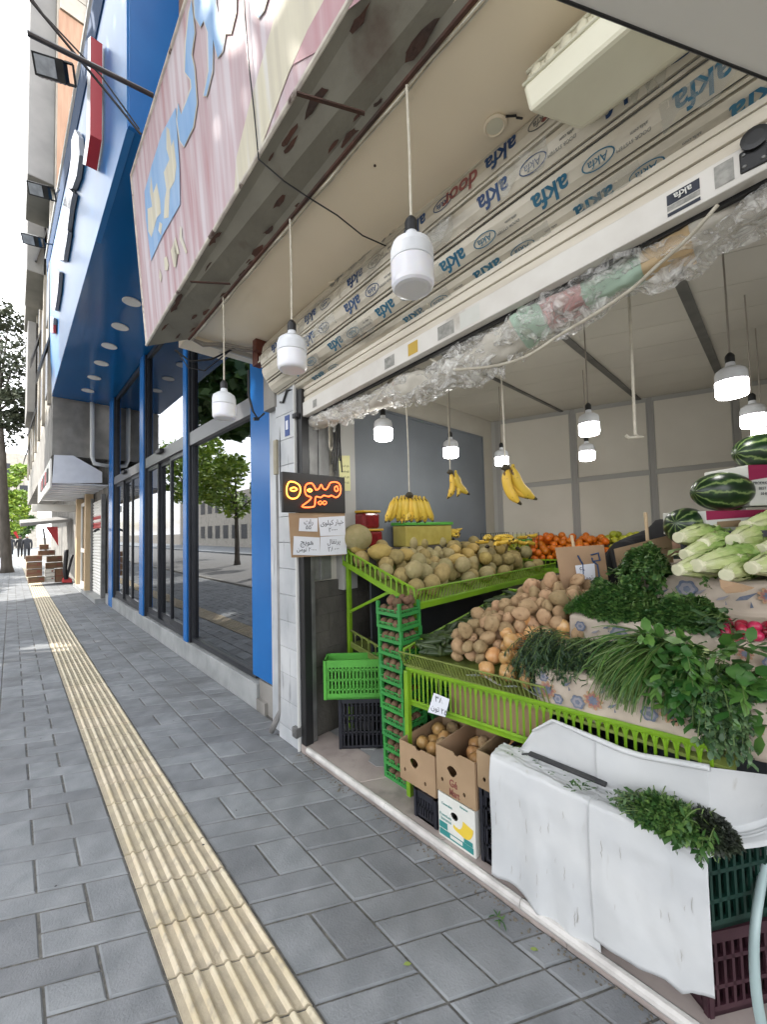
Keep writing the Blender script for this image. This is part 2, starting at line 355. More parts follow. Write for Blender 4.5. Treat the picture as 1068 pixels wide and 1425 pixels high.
mat('stickerblue', (.03, .07, .25), rough=.5); mat('labelyellow', (.5, .33, .05), rough=.6); mat('labelgrey', (.35, .34, .31), (.2, .2, .18), sc=40, rough=.6)
mat('leaflitter', (.20, .26, .06), rough=.7)
# glass: reflective, see-through
def glassmat(name, tint, k, refl=(.95, .97, 1)):
    m = bpy.data.materials.new(name); m.use_nodes = True; n = m.node_tree.nodes; l = m.node_tree.links.new
    for x in list(n):
        if x.type != 'OUTPUT_MATERIAL': n.remove(x)
    out = [x for x in n if x.type == 'OUTPUT_MATERIAL'][0]
    t = n.new('ShaderNodeBsdfTransparent'); t.inputs[0].default_value = (*tint, 1); g = n.new('ShaderNodeBsdfGlossy'); g.inputs['Roughness'].default_value = .015; g.inputs['Color'].default_value = (*refl, 1)
    f = n.new('ShaderNodeFresnel'); f.inputs['IOR'].default_value = k; mxx = n.new('ShaderNodeMixShader')
    l(f.outputs[0], mxx.inputs[0]); l(t.outputs[0], mxx.inputs[1]); l(g.outputs[0], mxx.inputs[2]); l(mxx.outputs[0], out.inputs['Surface']); MATS[name] = m
glassmat('glass', (.26, .32, .38), 4.0); glassmat('glassdoor', (.24, .28, .32), 2.6)
def plastic(name, tint, fac):
    m = bpy.data.materials.new(name); m.use_nodes = True; n = m.node_tree.nodes; l = m.node_tree.links.new; b = n['Principled BSDF']; out = [x for x in n if x.type == 'OUTPUT_MATERIAL'][0]
    b.inputs['Base Color'].default_value = (*tint, 1); b.inputs['Roughness'].default_value = .13; b.inputs['Specular IOR Level'].default_value = .9; b.inputs['Coat Weight'].default_value = .5
    tc = n.new('ShaderNodeTexCoord'); v = n.new('ShaderNodeTexNoise'); v.inputs['Scale'].default_value = 11; v.inputs['Detail'].default_value = 3; v.inputs['Distortion'].default_value = 2.5
    l(tc.outputs['Object'], v.inputs['Vector']); bp = n.new('ShaderNodeBump'); bp.inputs['Strength'].default_value = 1; bp.inputs['Distance'].default_value = .05; l(v.outputs['Fac'], bp.inputs['Height']); l(bp.outputs[0], b.inputs['Normal'])
    r = n.new('ShaderNodeMapRange'); r.inputs['From Min'].default_value = .4; r.inputs['From Max'].default_value = .66; r.inputs['To Min'].default_value = fac * .35; r.inputs['To Max'].default_value = min(1, fac * 1.5); l(v.outputs['Fac'], r.inputs['Value']); l(r.outputs[0], b.inputs['Alpha']); MATS[name] = m
plastic('wrap', (.90, .89, .85), .42)
# watermelon skin: wobbling dark and pale stripes along the long axis (x)
def wmel():
    m = bpy.data.materials.new('watermelon'); m.use_nodes = True; n = m.node_tree.nodes; l = m.node_tree.links.new; b = n['Principled BSDF']; b.inputs['Roughness'].default_value = .3
    tc = n.new('ShaderNodeTexCoord'); sp = n.new('ShaderNodeSeparateXYZ'); l(tc.outputs['Object'], sp.inputs[0])
    at = n.new('ShaderNodeMath'); at.operation = 'ARCTAN2'; l(sp.outputs[1], at.inputs[0]); l(sp.outputs[2], at.inputs[1])
    nz = n.new('ShaderNodeTexNoise'); nz.inputs['Scale'].default_value = 26; nz.inputs['Detail'].default_value = 4; l(tc.outputs['Object'], nz.inputs['Vector'])
    a2 = n.new('ShaderNodeMath'); a2.operation = 'MULTIPLY_ADD'; a2.inputs[1].default_value = 6; l(nz.outputs['Fac'], a2.inputs[0])
    a3 = n.new('ShaderNodeMath'); a3.operation = 'MULTIPLY'; a3.inputs[1].default_value = 10; l(at.outputs[0], a3.inputs[0]); l(a3.outputs[0], a2.inputs[2])
    s = n.new('ShaderNodeMath'); s.operation = 'SINE'; l(a2.outputs[0], s.inputs[0])
    r = n.new('ShaderNodeValToRGB'); e = r.color_ramp.elements; e[0].position = .45; e[0].color = (.006, .022, .006, 1); e[1].position = .97; e[1].color = (.16, .22, .075, 1); k = e.new(.86); k.color = (.022, .06, .014, 1)
    mr = n.new('ShaderNodeMapRange'); mr.inputs['From Min'].default_value = -1; l(s.outputs[0], mr.inputs['Value']); l(mr.outputs[0], r.inputs['Fac']); l(r.outputs[0], b.inputs['Base Color']); MATS['watermelon'] = m
wmel()
def lett():
    m = bpy.data.materials.new('lettuceleaf2'); m.use_nodes = True; n = m.node_tree.nodes; l = m.node_tree.links.new; b = n['Principled BSDF']; b.inputs['Roughness'].default_value = .42
    tc = n.new('ShaderNodeTexCoord'); sp = n.new('ShaderNodeSeparateXYZ'); l(tc.outputs['Object'], sp.inputs[0])
    nz = n.new('ShaderNodeTexNoise'); nz.inputs['Scale'].default_value = 30; nz.inputs['Detail'].default_value = 4; l(tc.outputs['Object'], nz.inputs['Vector'])
    a = n.new('ShaderNodeMath'); a.operation = 'MULTIPLY_ADD'; a.inputs[1].default_value = .16; l(nz.outputs['Fac'], a.inputs[0]); l(sp.outputs[2], a.inputs[2])
    at = n.new('ShaderNodeAttribute'); at.attribute_name = 'rnd'; c = n.new('ShaderNodeMath'); c.operation = 'MULTIPLY_ADD'; c.inputs[1].default_value = .05; l(at.outputs['Fac'], c.inputs[0]); l(a.outputs[0], c.inputs[2])
    r = n.new('ShaderNodeValToRGB'); e = r.color_ramp.elements; e[0].position = .06; e[0].color = (.60, .60, .40, 1); e[1].position = .38; e[1].color = (.10, .21, .035, 1); k = e.new(.17); k.color = (.46, .52, .22, 1); k = e.new(.27); k.color = (.25, .37, .09, 1)
    l(c.outputs[0], r.inputs['Fac']); l(r.outputs['Color'], b.inputs['Base Color'])
    mp = n.new('ShaderNodeMapping'); mp.inputs['Scale'].default_value = (1, 1, .12); l(tc.outputs['Object'], mp.inputs['Vector']); t = n.new('ShaderNodeTexNoise'); t.inputs['Scale'].default_value = 110; l(mp.outputs[0], t.inputs['Vector'])
    bp = n.new('ShaderNodeBump'); bp.inputs['Strength'].default_value = .9; bp.inputs['Distance'].default_value = .006; l(t.outputs['Fac'], bp.inputs['Height']); l(bp.outputs[0], b.inputs['Normal']); MATS['lettuceleaf2'] = m
lett()
# ------------------------------------------------------------------ ground and street
b = MB(); b.quad((-900, -900, -.16), (900, -900, -.16), (900, 900, -.16), (-900, 900, -.16)); struct(b.build('ground', 'soil'))
b = MB(); b.box(-9, -1.75, -40, 160, -.2, -.12); struct(b.build('road', 'asphalt'))
b = MB(); b.box(-14, -9.02, -40, 160, -.2, .0); struct(b.build('far_pavement', 'paver'))
b = MB()
for k in range(-6, 60): b.box(-1.74, -1.6, k * 1.0, k * 1.0 + .99, -.2, .02)
struct(b.build('kerb', 'concrete', bevel=.01))
b = MB(); b.box(-1.6, 3.2, -6, 160, -.2, -.006); struct(b.build('pavement_bed', 'joint'))
SK = -.58   # the courses run askew to the kerb
def sk(p): return (p[0], p[1] + SK * (p[0] - .424), p[2])
def paver(b, x0, x1, y0, y1):
    g = .0032; x0 += g; x1 -= g; y0 += g; y1 -= g; e = .006; dz = U(-.0018, .0018)
    z1 = dz; z0 = -.02; tx, ty = U(-.002, .002), U(-.002, .002)
    T = [(x0 + e, y0 + e, z1 + tx), (x1 - e, y0 + e, z1 - tx), (x1 - e, y1 - e, z1 + ty), (x0 + e, y1 - e, z1 - ty)]
    B = [(x0, y0, z1 - .007), (x1, y0, z1 - .007), (x1, y1, z1 - .007), (x0, y1, z1 - .007)]; C_ = [(p[0], p[1], z0) for p in B]
    b.add([sk(p) for p in T + B + C_], [(0, 1, 2, 3)] + [(4 + i, 4 + (i + 1) % 4, (i + 1) % 4, i) for i in range(4)] + [(8 + i, 8 + (i + 1) % 4, 4 + (i + 1) % 4, 4 + i) for i in range(4)])
def weave(b, xs, ya, yb, ph):
    y = ya; k = ph
    while y < yb:
        for i in range(len(xs) - 1):
            x0, x1 = xs[i], xs[i + 1]
            if x1 - x0 < .2: paver(b, x0, x1, y, y + .125); paver(b, x0, x1, y + .125, y + .25); continue
            if (i + k) % 2 == 0: xm = (x0 + x1) / 2; paver(b, x0, xm, y, y + .25); paver(b, xm, x1, y, y + .25)
            else: paver(b, x0, x1, y, y + .125); paver(b, x0, x1, y + .125, y + .25)
        y += .25; k += 1
def pattern(b):
    for st in range(4):
        e = [.42 - .16 * (st * 3 + i) for i in range(4)]; y = -1.9 - .09 * st
        while y < 48:
            paver(b, e[2], e[0], y, y + .125); paver(b, e[1], e[0], y + .125, y + .375); paver(b, e[2], e[1], y + .125, y + .25); paver(b, e[3], e[1], y + .25, y + .375); paver(b, e[3], e[2], y, y + .25); y += .375
b = MB(); weave(b, [.755, 1.08, 1.405, 1.53], -1.01, 3.4, 0); weave(b, [.755, 1.08, 1.405, 1.605], 3.49, 48, 0); pattern(b)
struct(b.build('pavement', 'paver'))
# ribbed yellow guiding strip, one ribbed tile every 25 cm
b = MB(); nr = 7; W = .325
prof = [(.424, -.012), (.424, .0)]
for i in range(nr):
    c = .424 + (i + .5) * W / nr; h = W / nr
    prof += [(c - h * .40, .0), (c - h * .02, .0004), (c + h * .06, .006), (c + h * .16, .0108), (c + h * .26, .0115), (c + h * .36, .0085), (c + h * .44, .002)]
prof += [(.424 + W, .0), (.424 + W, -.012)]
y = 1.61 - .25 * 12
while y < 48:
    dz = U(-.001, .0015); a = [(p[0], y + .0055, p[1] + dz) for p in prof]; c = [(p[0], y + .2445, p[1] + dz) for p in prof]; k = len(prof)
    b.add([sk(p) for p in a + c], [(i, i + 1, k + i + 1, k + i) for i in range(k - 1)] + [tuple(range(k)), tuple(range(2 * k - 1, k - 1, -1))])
    for q in range(k + 1): b.m[-1 - q] = 1 if q > 1 and (k - 2 - (q - 2) - 2) % 7 in (0, 6) else 0  # valley faces between the ribs take the second, duller colour
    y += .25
struct(b.build('tactile_paving', ['tactile', 'tactilevalley']))
b = MB()
for k in range(45):
    x, y = U(-.1, 1.5), U(.3, 9); r = U(.002, .007); b.add([V((x + r * cos(a) * U(.7, 1.2), y + r * sin(a) * U(.7, 1.2), .0035 + (.008 if .42 < x < .75 else 0))) for a in [i * .785 for i in range(8)]], [tuple(range(8))])
o = b.build('gum_spots', 'darksteel'); o['kind'] = 'stuff'
b = MB(); b.box(-1.6, 3.2, 48, 160, -.2, .0); struct(b.build('far_footpath', 'paver'))
# worn cement filling beside the step
b = MB()
for k in range(420):
    y = U(-.2, 2.5); x = 1.522 - abs(rnd.gauss(0, .03)) * (1 + .8 * noise.noise(V((y * 3, 0, 0)))); s = U(.0015, .006) * (1.6 if k < 30 else 1)
    vs, fs = lumpy(s, s, s * .5, .5, 2, k, 6, 4); b.add([p + V((x, y, .002)) for p in vs], fs)
for k in range(0):
    y = -.1 + k * .28 + U(-.1, .1); vs, fs = lumpy(U(.02, .05), U(.08, .2), .006, .5, 3, k + 90, 12, 5); b.add([p + V((1.5, y, .0)) for p in vs], fs)
o = b.build('sandy_grit', 'soil'); o['kind'] = 'stuff'
# ------------------------------------------------------------------ trees
def leafcloud(b, cs, n, size, flat=.5):
    for k in range(n):
        c, r = cs[rnd.randrange(len(cs))]
        d = V((rnd.gauss(0, 1), rnd.gauss(0, 1), rnd.gauss(0, 1))); d.normalize(); p = V(c) + V((d.x * r[0], d.y * r[1], d.z * r[2])) * (U(.25, 1) ** .5)
        u = V((U(-1, 1), U(-1, 1), U(-1, 1) * flat)).normalized(); v = u.cross(V((U(-1, 1), U(-1, 1), U(-1, 1)))).normalized(); s = size * U(.6, 1.3)
        b.add([p - u * s, p - v * s * .5, p + u * s, p + v * s * .5], [(0, 1, 2, 3)])
def tree(name, label, base, h, trunk_r, clumps, n, size, leaf, lean=(0, 0), group=None, fork=.5):
    t = thing(name, label, 'tree', base, group); B = V(base); b = MB(); top = B + V((lean[0], lean[1], h * fork))
    pts = [B + V((0, 0, -.15)), B + V((lean[0] * .06, lean[1] * .06, .3)), B.lerp(top, .35), B.lerp(top, .7) + V((U(-.05, .05), U(-.05, .05), 0)), top]
    b.tube(pts, [trunk_r * 1.7, trunk_r * 1.15, trunk_r, trunk_r * .85, trunk_r * .7], 10)
    for c, r in clumps:
        c = V(c); m = top.lerp(c, .5) + V((0, 0, -.2)); b.tube([top - V((0, 0, .4)), m, c], [trunk_r * .5, trunk_r * .28, .02], 6)
    b.build('trunk', 'bark', t, smooth=True)
    q = MB(); leafcloud(q, clumps, n, size); q.build('crown', leaf, t)
    return t
def crown(cx, cy, cz, R_, H, n): return [((cx + U(-R_, R_) * .7, cy + U(-R_, R_) * .7, cz + U(-H, H)), (R_ * U(.35, .6), R_ * U(.35, .6), H * U(.3, .5))) for _ in range(n)]
# street trees along the kerb, out of the frame: they shade the pavement and show in the shop glass
for i, (x, y, h, lf) in enumerate([(-4.6, -2.5, 11.5, 0), (-4.9, 2.2, 12.2, 0), (-4.4, 6.8, 11.8, 0), (-4.9, 11, 10.8, 0), (-4.5, 14.6, 10.6, 0)]):
    tree('plane_tree', 'tall dense street tree by the road', (x, y, -.12), h, .17, crown(x, y, h * .74, 3.0, h * .19, 14), 6000, .3, 'foliage', fork=.5, group='street trees along the road')
tree('slender_tree', 'slender bright green tree with an open crown mirrored in the shop glass', (-4.3, 24.5, -.12), 7.5, .13, crown(-4.3, 24.5, 5, 2.2, 1.8, 9), 2500, .17, 'foliagebright')
tree('slender_tree', 'slender green tree in sunlit colour beside the bright one mirrored in the glass', (-5.2, 20, -.12), 6.4, .12, crown(-5.2, 20, 4, 1.7, 1.6, 8), 2200, .16, 'foliagebright')  # brighter leaf colour stands for sunlight on these mirrored trees
tree('slender_tree', 'tall slender tree farthest along the road in the glass reflection', (-6.0, 29, -.12), 9.5, .14, crown(-6, 29, 6, 2.4, 2.6, 10), 3000, .17, 'foliagebright')
# the leaning pine at the left edge
p0 = onZ(10, 797, 0); f = lambda x, y, dy=0: onY(x, y, p0.y + dy)
cl = [(f(x, y, dy), (r * 1.1, r * 1.1, r * .75)) for x, y, r, dy in [(12, 445, .7, 0), (2, 470, 1.0, 1), (-14, 490, 1.3, -1), (18, 510, .8, 0), (5, 540, 1.0, 1), (-20, 560, 1.5, 0), (22, 555, .6, -1), (12, 585, .7, 0), (-10, 600, 1.1, 1), (-30, 430, 1.2, 0), (26, 578, .45, 0), (-30, 520, 1.6, 0)]]
tp = f(-4, 560)
tree('pine_tree', 'dark leaning pine with a bare trunk at the pavement edge', p0, (tp.z) / .98, .17, cl, 5000, .11, 'pine', lean=(tp.x - p0.x, 0), fork=.98)
q = [onY(x, y, 44) for x, y in [(14, 668), (24, 690), (10, 700), (22, 715), (16, 735), (4, 690), (28, 705), (30, 655)]]
tree('broadleaf_tree', 'bright yellow green sunlit tree behind the pine trunk', (q[4].x - .5, 44, 0), 4.5, .15, [(p, (.8, .8, .6)) for p in q], 3500, .16, 'foliagebright')
q = [onY(x, y, 52) for x, y in [(8, 735), (0, 745), (24, 742), (34, 735), (40, 725)]]
tree('broadleaf_tree', 'low dark green tree far along the pavement', (q[1].x, 52, 0), 2.8, .12, [(p, (.8, .8, .6)) for p in q], 2200, .15, 'foliage')
# pale block closing the street
t = thing('apartment_block', 'pale pinkish block far at the end of the street', 'building', (-3, 75, 0))
b = MB(); b.box(-6, 2.6, 75, 85, 0, 13.5); b.build('wall', 'stone', t)
for i in range(4):
    for j in range(4): b = MB(); x = -5 + i * 1.9; b.box(x, x + .9, 74.96, 74.999, 1.5 + j * 3, 3 + j * 3); b.build('window', 'frame', t)
# row across the road, seen only in reflections
for i, (y0, y1, h, m_, nm) in enumerate([(-18, -2, 5, 'stone', 'beige'), (-1.8, 12, 4, 'stone', 'grey'), (12.2, 30, 3.6, 'brickpink', 'pink'), (30.2, 60, 6, 'stone', 'long beige')]):
    t = thing('street_building', 'low %s building across the road' % nm, 'building', (-17, (y0 + y1) / 2, 0))
    b = MB(); b.box(-22, -14, y0, y1, -.2, h); b.build('wall', m_, t)
    k = int((y1 - y0) / 2.4)
    for j in range(k):
        for z in range(int(h // 3)): b = MB(); y = y0 + .7 + j * 2.4; b.box(-14, -13.97, y, y + 1.4, .9 + z * 3, 2.4 + z * 3); b.build('window', 'frame', t)
# ------------------------------------------------------------------ blue glazed shop
bs = thing('blue_shop', 'blue clad glass fronted shop with a deep overhanging fascia', 'shop', (2, 7, 0))
b = MB(); 
y = 3.36
while y < 11.2: b.box(1.605, 2.4, y, min(y + .62, 11.2) - .004, -.02, .222); y += .62
b.build('plinth', 'greymarble', bs, bevel=.004)
b = MB(); b.box(1.63, 1.66, 2.98, 3.355, -.02, .26); b.box(1.6, 1.65, 3.2, 3.36, -.02, .1); b.build('broken_render', 'concrete', bs)
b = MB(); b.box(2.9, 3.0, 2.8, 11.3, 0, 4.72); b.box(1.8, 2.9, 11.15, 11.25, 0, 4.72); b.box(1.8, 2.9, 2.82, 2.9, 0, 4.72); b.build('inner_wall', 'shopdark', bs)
b = MB(); b.box(1.7, 2.9, 2.9, 11.2, .2, .235); b.build('inner_floor', 'greymarble', bs)
for (ya, yb, xa, xb, za) in [(2.96, 3.46, 1.615, 1.72, .285), (5.28, 5.42, 1.60, 1.80, .225), (7.55, 7.82, 1.60, 1.80, .225), (10.35, 10.8, 1.60, 1.8, .0)]:
    b = MB(); b.box(xa, xb, ya, yb, za, 4.72); c = b.build('column', 'blue', bs, bevel=.006)
    d = MB(); d.box(xa + .02, xb + .12, ya - .05, ya - .002, za, 4.7); d.box(xa + .05, xb + .1, yb + .002, yb + .07, za, 4.7); d.build('edge_trim', 'frame', c)
def glazing(y0, y1, zt, door):
    """frame, transom, panes between two columns; glass plane at x = 1.675"""
    X = 1.675
    b = MB(); b.box(X - .05, X + .05, y0, y1, zt, zt + .17); b.build('transom', 'framegrey', bs, bevel=.004)
    b = MB(); b.box(X - .03, X + .05, y0, y1, .236, .29); b.box(X - .03, X + .05, y0, y1, 4.62, 4.7)
    b.box(X - .03, X + .05, y0, y0 + .06, .29, 4.62); b.box(X - .03, X + .05, y1 - .06, y1, .29, 4.62); b.build('window_frame', 'frame', bs)
    b = MB(); b.box(X, X + .008, y0 + .06, y1 - .06, zt + .17, 4.62); b.build('upper_pane', 'glass', bs)
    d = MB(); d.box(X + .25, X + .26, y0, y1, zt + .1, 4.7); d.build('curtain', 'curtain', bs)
    if not door:
        b = MB(); b.box(X, X + .008, y0 + .06, y1 - .06, .29, zt); b.build('pane', 'glass', bs)
    else:
        k = 3; wd = (y1 - y0 - .12) / k
        for i in range(k):
            ya = y0 + .06 + i * wd; xo = .0 if i != 1 else .035
            f_ = MB(); e = .045
            f_.box(X - .02 + xo, X + .02 + xo, ya, ya + e, .29, zt); f_.box(X - .02 + xo, X + .02 + xo, ya + wd - e, ya + wd - .003, .29, zt)
            f_.box(X - .02 + xo, X + .02 + xo, ya + e, ya + wd - e, .29, .38); f_.box(X - .02 + xo, X + .02 + xo, ya + e, ya + wd - e, zt - .06, zt)
            o = f_.build('door', 'frame', bs)
            g_ = MB(); g_.box(X + xo, X + xo + .008, ya + e, ya + wd - e, .38, zt - .06); g_.build('pane', 'glassdoor', o)
        s_ = MB(); s_.box(X - .11, X - .05, (y0 + y1) / 2 - .12, (y0 + y1) / 2 + .12, zt + .1, zt + .16); s_.build('door_sensor', 'blackplastic', bs, bevel=.01)
glazing(3.46, 5.24, 2.72, False); glazing(5.5, 7.52, 2.72, True); glazing(7.9, 10.3, 2.72, True)
# pictures and things glimpsed behind the glass
b = MB(); b.box(2.6, 2.62, 7.9, 8.3, .9, 1.8); b.build('poster', 'red', bs)
# overhang: soffit, end face, fascia
b = MB(); b.add([(.6, 3.35, 4.72), (1.84, 3.35, 4.72), (1.84, 11.17, 4.72), (.6, 11.17, 4.72), (.6, 3.35, 4.76), (1.84, 3.35, 4.76), (1.84, 11.17, 4.76), (.6, 11.17, 4.76)], [(0, 1, 2, 3), (7, 6, 5, 4), (0, 4, 5, 1), (1, 5, 6, 2), (2, 6, 7, 3), (3, 7, 4, 0)])
b.box(1.2, 1.2015, 3.4, 11.1, 4.7185, 4.7195); so_ = b.build('soffit', 'bluesoffit', bs)
fb = [V((.597, 3.346, 4.712)), V((.597, 11.17, 4.712)), V((.44, 10.3, 7.45)), V((.575, 3.346, 7.45))]
def fas(px, py, off=0): # point on the fascia plane
    nrm = (fb[1] - fb[0]).cross(fb[3] - fb[0]).normalized(); nrm = -nrm if nrm.x > 0 else nrm
    return onP(px, py, fb[0] + nrm * off, nrm)
tl = fas(65, 362); tr = fas(131, 0); dirt = (tr - tl); near = tl + dirt * ((3.346 - tl.y) / dirt.y); near.y = 3.346
fb[2] = tl; fb[3] = near; farb = fas(72, 548)
b = MB(); a = [fb[0], farb, tl, near]; nb = V((.05, 0, 0)); b.add(a + [p + nb for p in a], [(0, 1, 2, 3), (7, 6, 5, 4), (0, 4, 5, 1), (1, 5, 6, 2), (2, 6, 7, 3), (3, 7, 4, 0)]); fa = b.build('fascia', 'fasciablue', bs)
# panel joints and dark top band
c1, c2 = fas(65, 378, .012), fas(143, 0, .012); dd = c2 - c1; c2 = c1 + dd * ((3.36 - c1.y) / dd.y)
e1 = tl + V((-.012, 0, .02)); e2 = near + V((-.012, 0, .02)); b = MB(); b.add([e1, e2, c2, c1] + [p + V((.04, 0, 0)) for p in (e1, e2, c2, c1)], [(0, 1, 2, 3), (7, 6, 5, 4), (0, 4, 5, 1), (1, 5, 6, 2), (2, 6, 7, 3), (3, 7, 4, 0)]); b.build('top_band', 'bluedk', fa)
b = MB(); b.tube([e1 + V((-.01, 0, .02)), e2 + V((-.01, 0, .02))], .022, 6); b.build('white_trim', 'whitepaint', fa)
b = MB(); b.box(.602, 1.84, 3.31, 3.344, 4.715, 9.0); b.build('end_panel', 'blue', bs)
b = MB(); b.box(.68, 1.84, 3.4, 11.15, 4.8, 6.9); b.build('overhang_core', 'shopdark', bs)
for x, y in ((183, 419), (167, 454), (152, 481), (141, 505), (131, 525), (122, 543)):
    p = onZ(x, y, 4.72); b = MB(); T = Matrix.Translation((p.x, p.y, 4.70))
    b.lathe([(.105, .018), (.11, .004), (.10, 0), (.082, .004)], 24, T); r = b.build('recessed_light', 'whitepaint', bs, smooth=True)
    b = MB(); b.lathe([(.08, .006), (.08, .016)], 20, T); b.build('lens', 'downlight', r)
p = onZ(212, 372, 4.72); 
# raised signs on the fascia
def fp(pts, h, name, m_, par, m2=None):
    nrm = (fb[1] - fb[0]).cross(fb[3] - fb[0]).normalized(); nrm = -nrm if nrm.x > 0 else nrm
    a = [fas(x, y, h) for x, y in pts]; b = MB(); b.prism(a, -nrm * (h - .02), 0); b.m[0] = 1
    return b.build(name, [m_, m2 or m_], par)
fp([(122, 54), (126, 50), (125, 187), (119, 230), (115, 228), (120, 186)], .11, 'red_bar', 'red', fa, 'letterwhite')
g = MB(); nrm = (fb[1] - fb[0]).cross(fb[3] - fb[0]).normalized(); nrm = -nrm if nrm.x > 0 else nrm
for pts in ([(106, 180), (111, 190), (112, 215), (108, 245), (102, 262), (95, 262), (98, 240), (101, 215), (101, 195)], [(104, 205), (106, 208), (105, 235), (102, 236)], [(97, 262), (103, 268), (99, 290), (95, 322), (90, 328), (92, 300), (88, 298), (90, 280)], [(91, 308), (96, 322), (90, 362), (83, 362), (86, 340), (82, 340), (84, 322)], [(80, 375), (84, 378), (82, 405), (78, 432), (75, 430), (77, 405)], [(72, 440), (76, 442), (75, 462), (72, 462)]):
    a = [fas(x - 2, y, .065) for x, y in pts]; k = len(g.m); g.prism(a, -nrm * .05, 1); g.m[k] = 0
g.build('raised_letters', ['letterwhite', 'lettergrey'], fa)
fp([(71, 442), (74, 442), (74, 463), (72, 464)], .06, 'small_red_sign', 'red', fa, 'red')
# floodlights
def flood(name_l, px, py, y, s, hx):
    c = onY(px, py, y); t = thing('floodlight', name_l, 'floodlight', c, 'floodlights on the blue fascia')
    T = Matrix.Translation(c) @ RC.to_4x4() @ Euler((radians(212), radians(6), radians(-12))).to_matrix().to_4x4()
    b = MB(); b.box(-.17 * s, .17 * s, -.1 * s, .1 * s, -.03 * s, .04 * s, T)
    for i in range(7): b.box(-.16 * s + i * .05 * s, -.15 * s + i * .05 * s, -.1 * s, .1 * s, .04 * s, .075 * s, T)
    b.build('housing', 'darksteel', t, bevel=.006)
    b = MB(); b.box(-.14 * s, .08 * s, -.08 * s, .08 * s, -.036 * s, -.031 * s, T); b.build('lens', 'lens', t)
    e = onX(hx[0], hx[1], .5); e = onY(hx[0], hx[1], y)
    b = MB(); a = T @ V((.17 * s, .09 * s, 0)); d = T @ V((.17 * s, -.09 * s, 0)); a2 = T @ V((.26 * s, .09 * s, 0)); d2 = T @ V((.26 * s, -.09 * s, 0))
    b.bar(a, a2, .02 * s); b.bar(d, d2, .02 * s); b.bar(a2, d2, .02 * s); b.tube([(a2 + d2) / 2, e], .014 * s, 6); b.build('bracket', 'black', t)
flood('floodlight with a pale lens nearest the top of the photo', 70, 95, 5.6, 1.0, (103, 103))
flood('dark floodlight with a blue lit lens, middle one of the fascia row', 54, 265, 8.2, .95, (82, 264))
flood('smallest floodlight, lowest of the fascia row', 43, 334, 9.6, .9, (72, 340))
# black stay bar and cables between the old sign and the street
b = MB(); b.tube([onY(213, 133, 3.0), onY(38, 46, 3.0)], .016, 8); tag(b.build('stay_bar', 'darksteel'), 'black straight rod running up to the left from the old sign', 'rod')
b = MB(); b.tube([onY(196, 187, 3.1), onY(150, 130, 3.08), onY(100, 70, 3.05), onY(42, 0, 3.0), onY(10, -40, 3)], .009, 6); tag(b.build('cable', 'black'), 'thicker black cable crossing behind the stay rod', 'cable')
b = MB(); b.tube([onY(194, 180, 3.2), onY(140, 105, 3.18), onY(60, 20, 3.15), onY(30, -20, 3.1)], .006, 6); tag(b.build('cable', 'black'), 'thin black cable beside the thicker one', 'cable')
# ------------------------------------------------------------------ next building along the street
tb = thing('tower_building', 'tall beige stone building with pink cladding beyond the blue shop', 'building', (2, 18, 0))
b = MB(); b.box(.62, 4, 11.22, 11.5, 3.42, 4.72); b.box(.62, 4, 11.5, 30, 3.42, 4.72); b.build('concrete_overhang', 'concrete', tb)
b = MB(); b.box(.62, 4, 11.3, 30, 4.725, 26); b.build('wall', 'stone', tb)
b = MB(); b.box(.64, 4, 11.24, 11.295, 7.0, 14.0); b.build('side_cladding', 'brickpink', tb)
b = MB(); 
for i in range(4):
    for j in range(5): b.box(.66 + i * .5, 1.15 + i * .5, 11.2, 11.29, 14.02 + j * .5 + (i % 2) * .1, 14.5 + j * .5 + (i % 2) * .1)
b.build('carved_stone', 'stone', tb)
for k, (z0, z1, y0, y1, xo) in enumerate([(9.9, 15.5, 11.6, 13.4, .15), (9.0, 12.0, 14.2, 16.5, .2), (6.2, 9.6, 19, 22, .33), (9.9, 17, 17, 21, .25)]):
    b = MB(); b.box(xo, .62, y0, y1, z0, z1); o = b.build('bay', 'greycement', tb, bevel=.02)
for i in range(7):
    for j in range(6):
        y = 12.2 + i * 2.4; z = 4.9 + j * 1.95; b = MB(); b.box(.585, .618, y, y + 1.2, z + .3, z + 1.5); o = b.build('window', 'frame', tb)
        if (i + j) % 3 == 0: d = MB(); d.bar((.6, y, z + 1.5), (.38, y, z + .5), .03, 1.0, up=(0, 1, 0)); d.build('open_sash', 'framegrey', o)
b = MB()
for i in range(8): y = 11.8 + i * 2.4; b.box(.56, .62, y, y + .25, 4.73, 22)
b.build('pilaster', 'stone', tb)
b = MB(); b.box(1.66, 4, 11.3, 30, 0, 3.42); b.build('ground_floor', 'concrete', tb)
b = MB(); b.box(1.42, 1.66, 11.3, 15.8, -.02, .1); b.build('step', 'greymarble', tb)
# downpipe
b = MB(); b.tube([onY(128, 538, 11.1), onY(128, 636, 11.1), onY(131, 645, 11.1), onY(151, 649, 11.1)], .045, 10); tag(b.build('drainpipe', 'whitepvc', smooth=True), 'white elbow drainpipe on the concrete face beside the blue column', 'pipe')
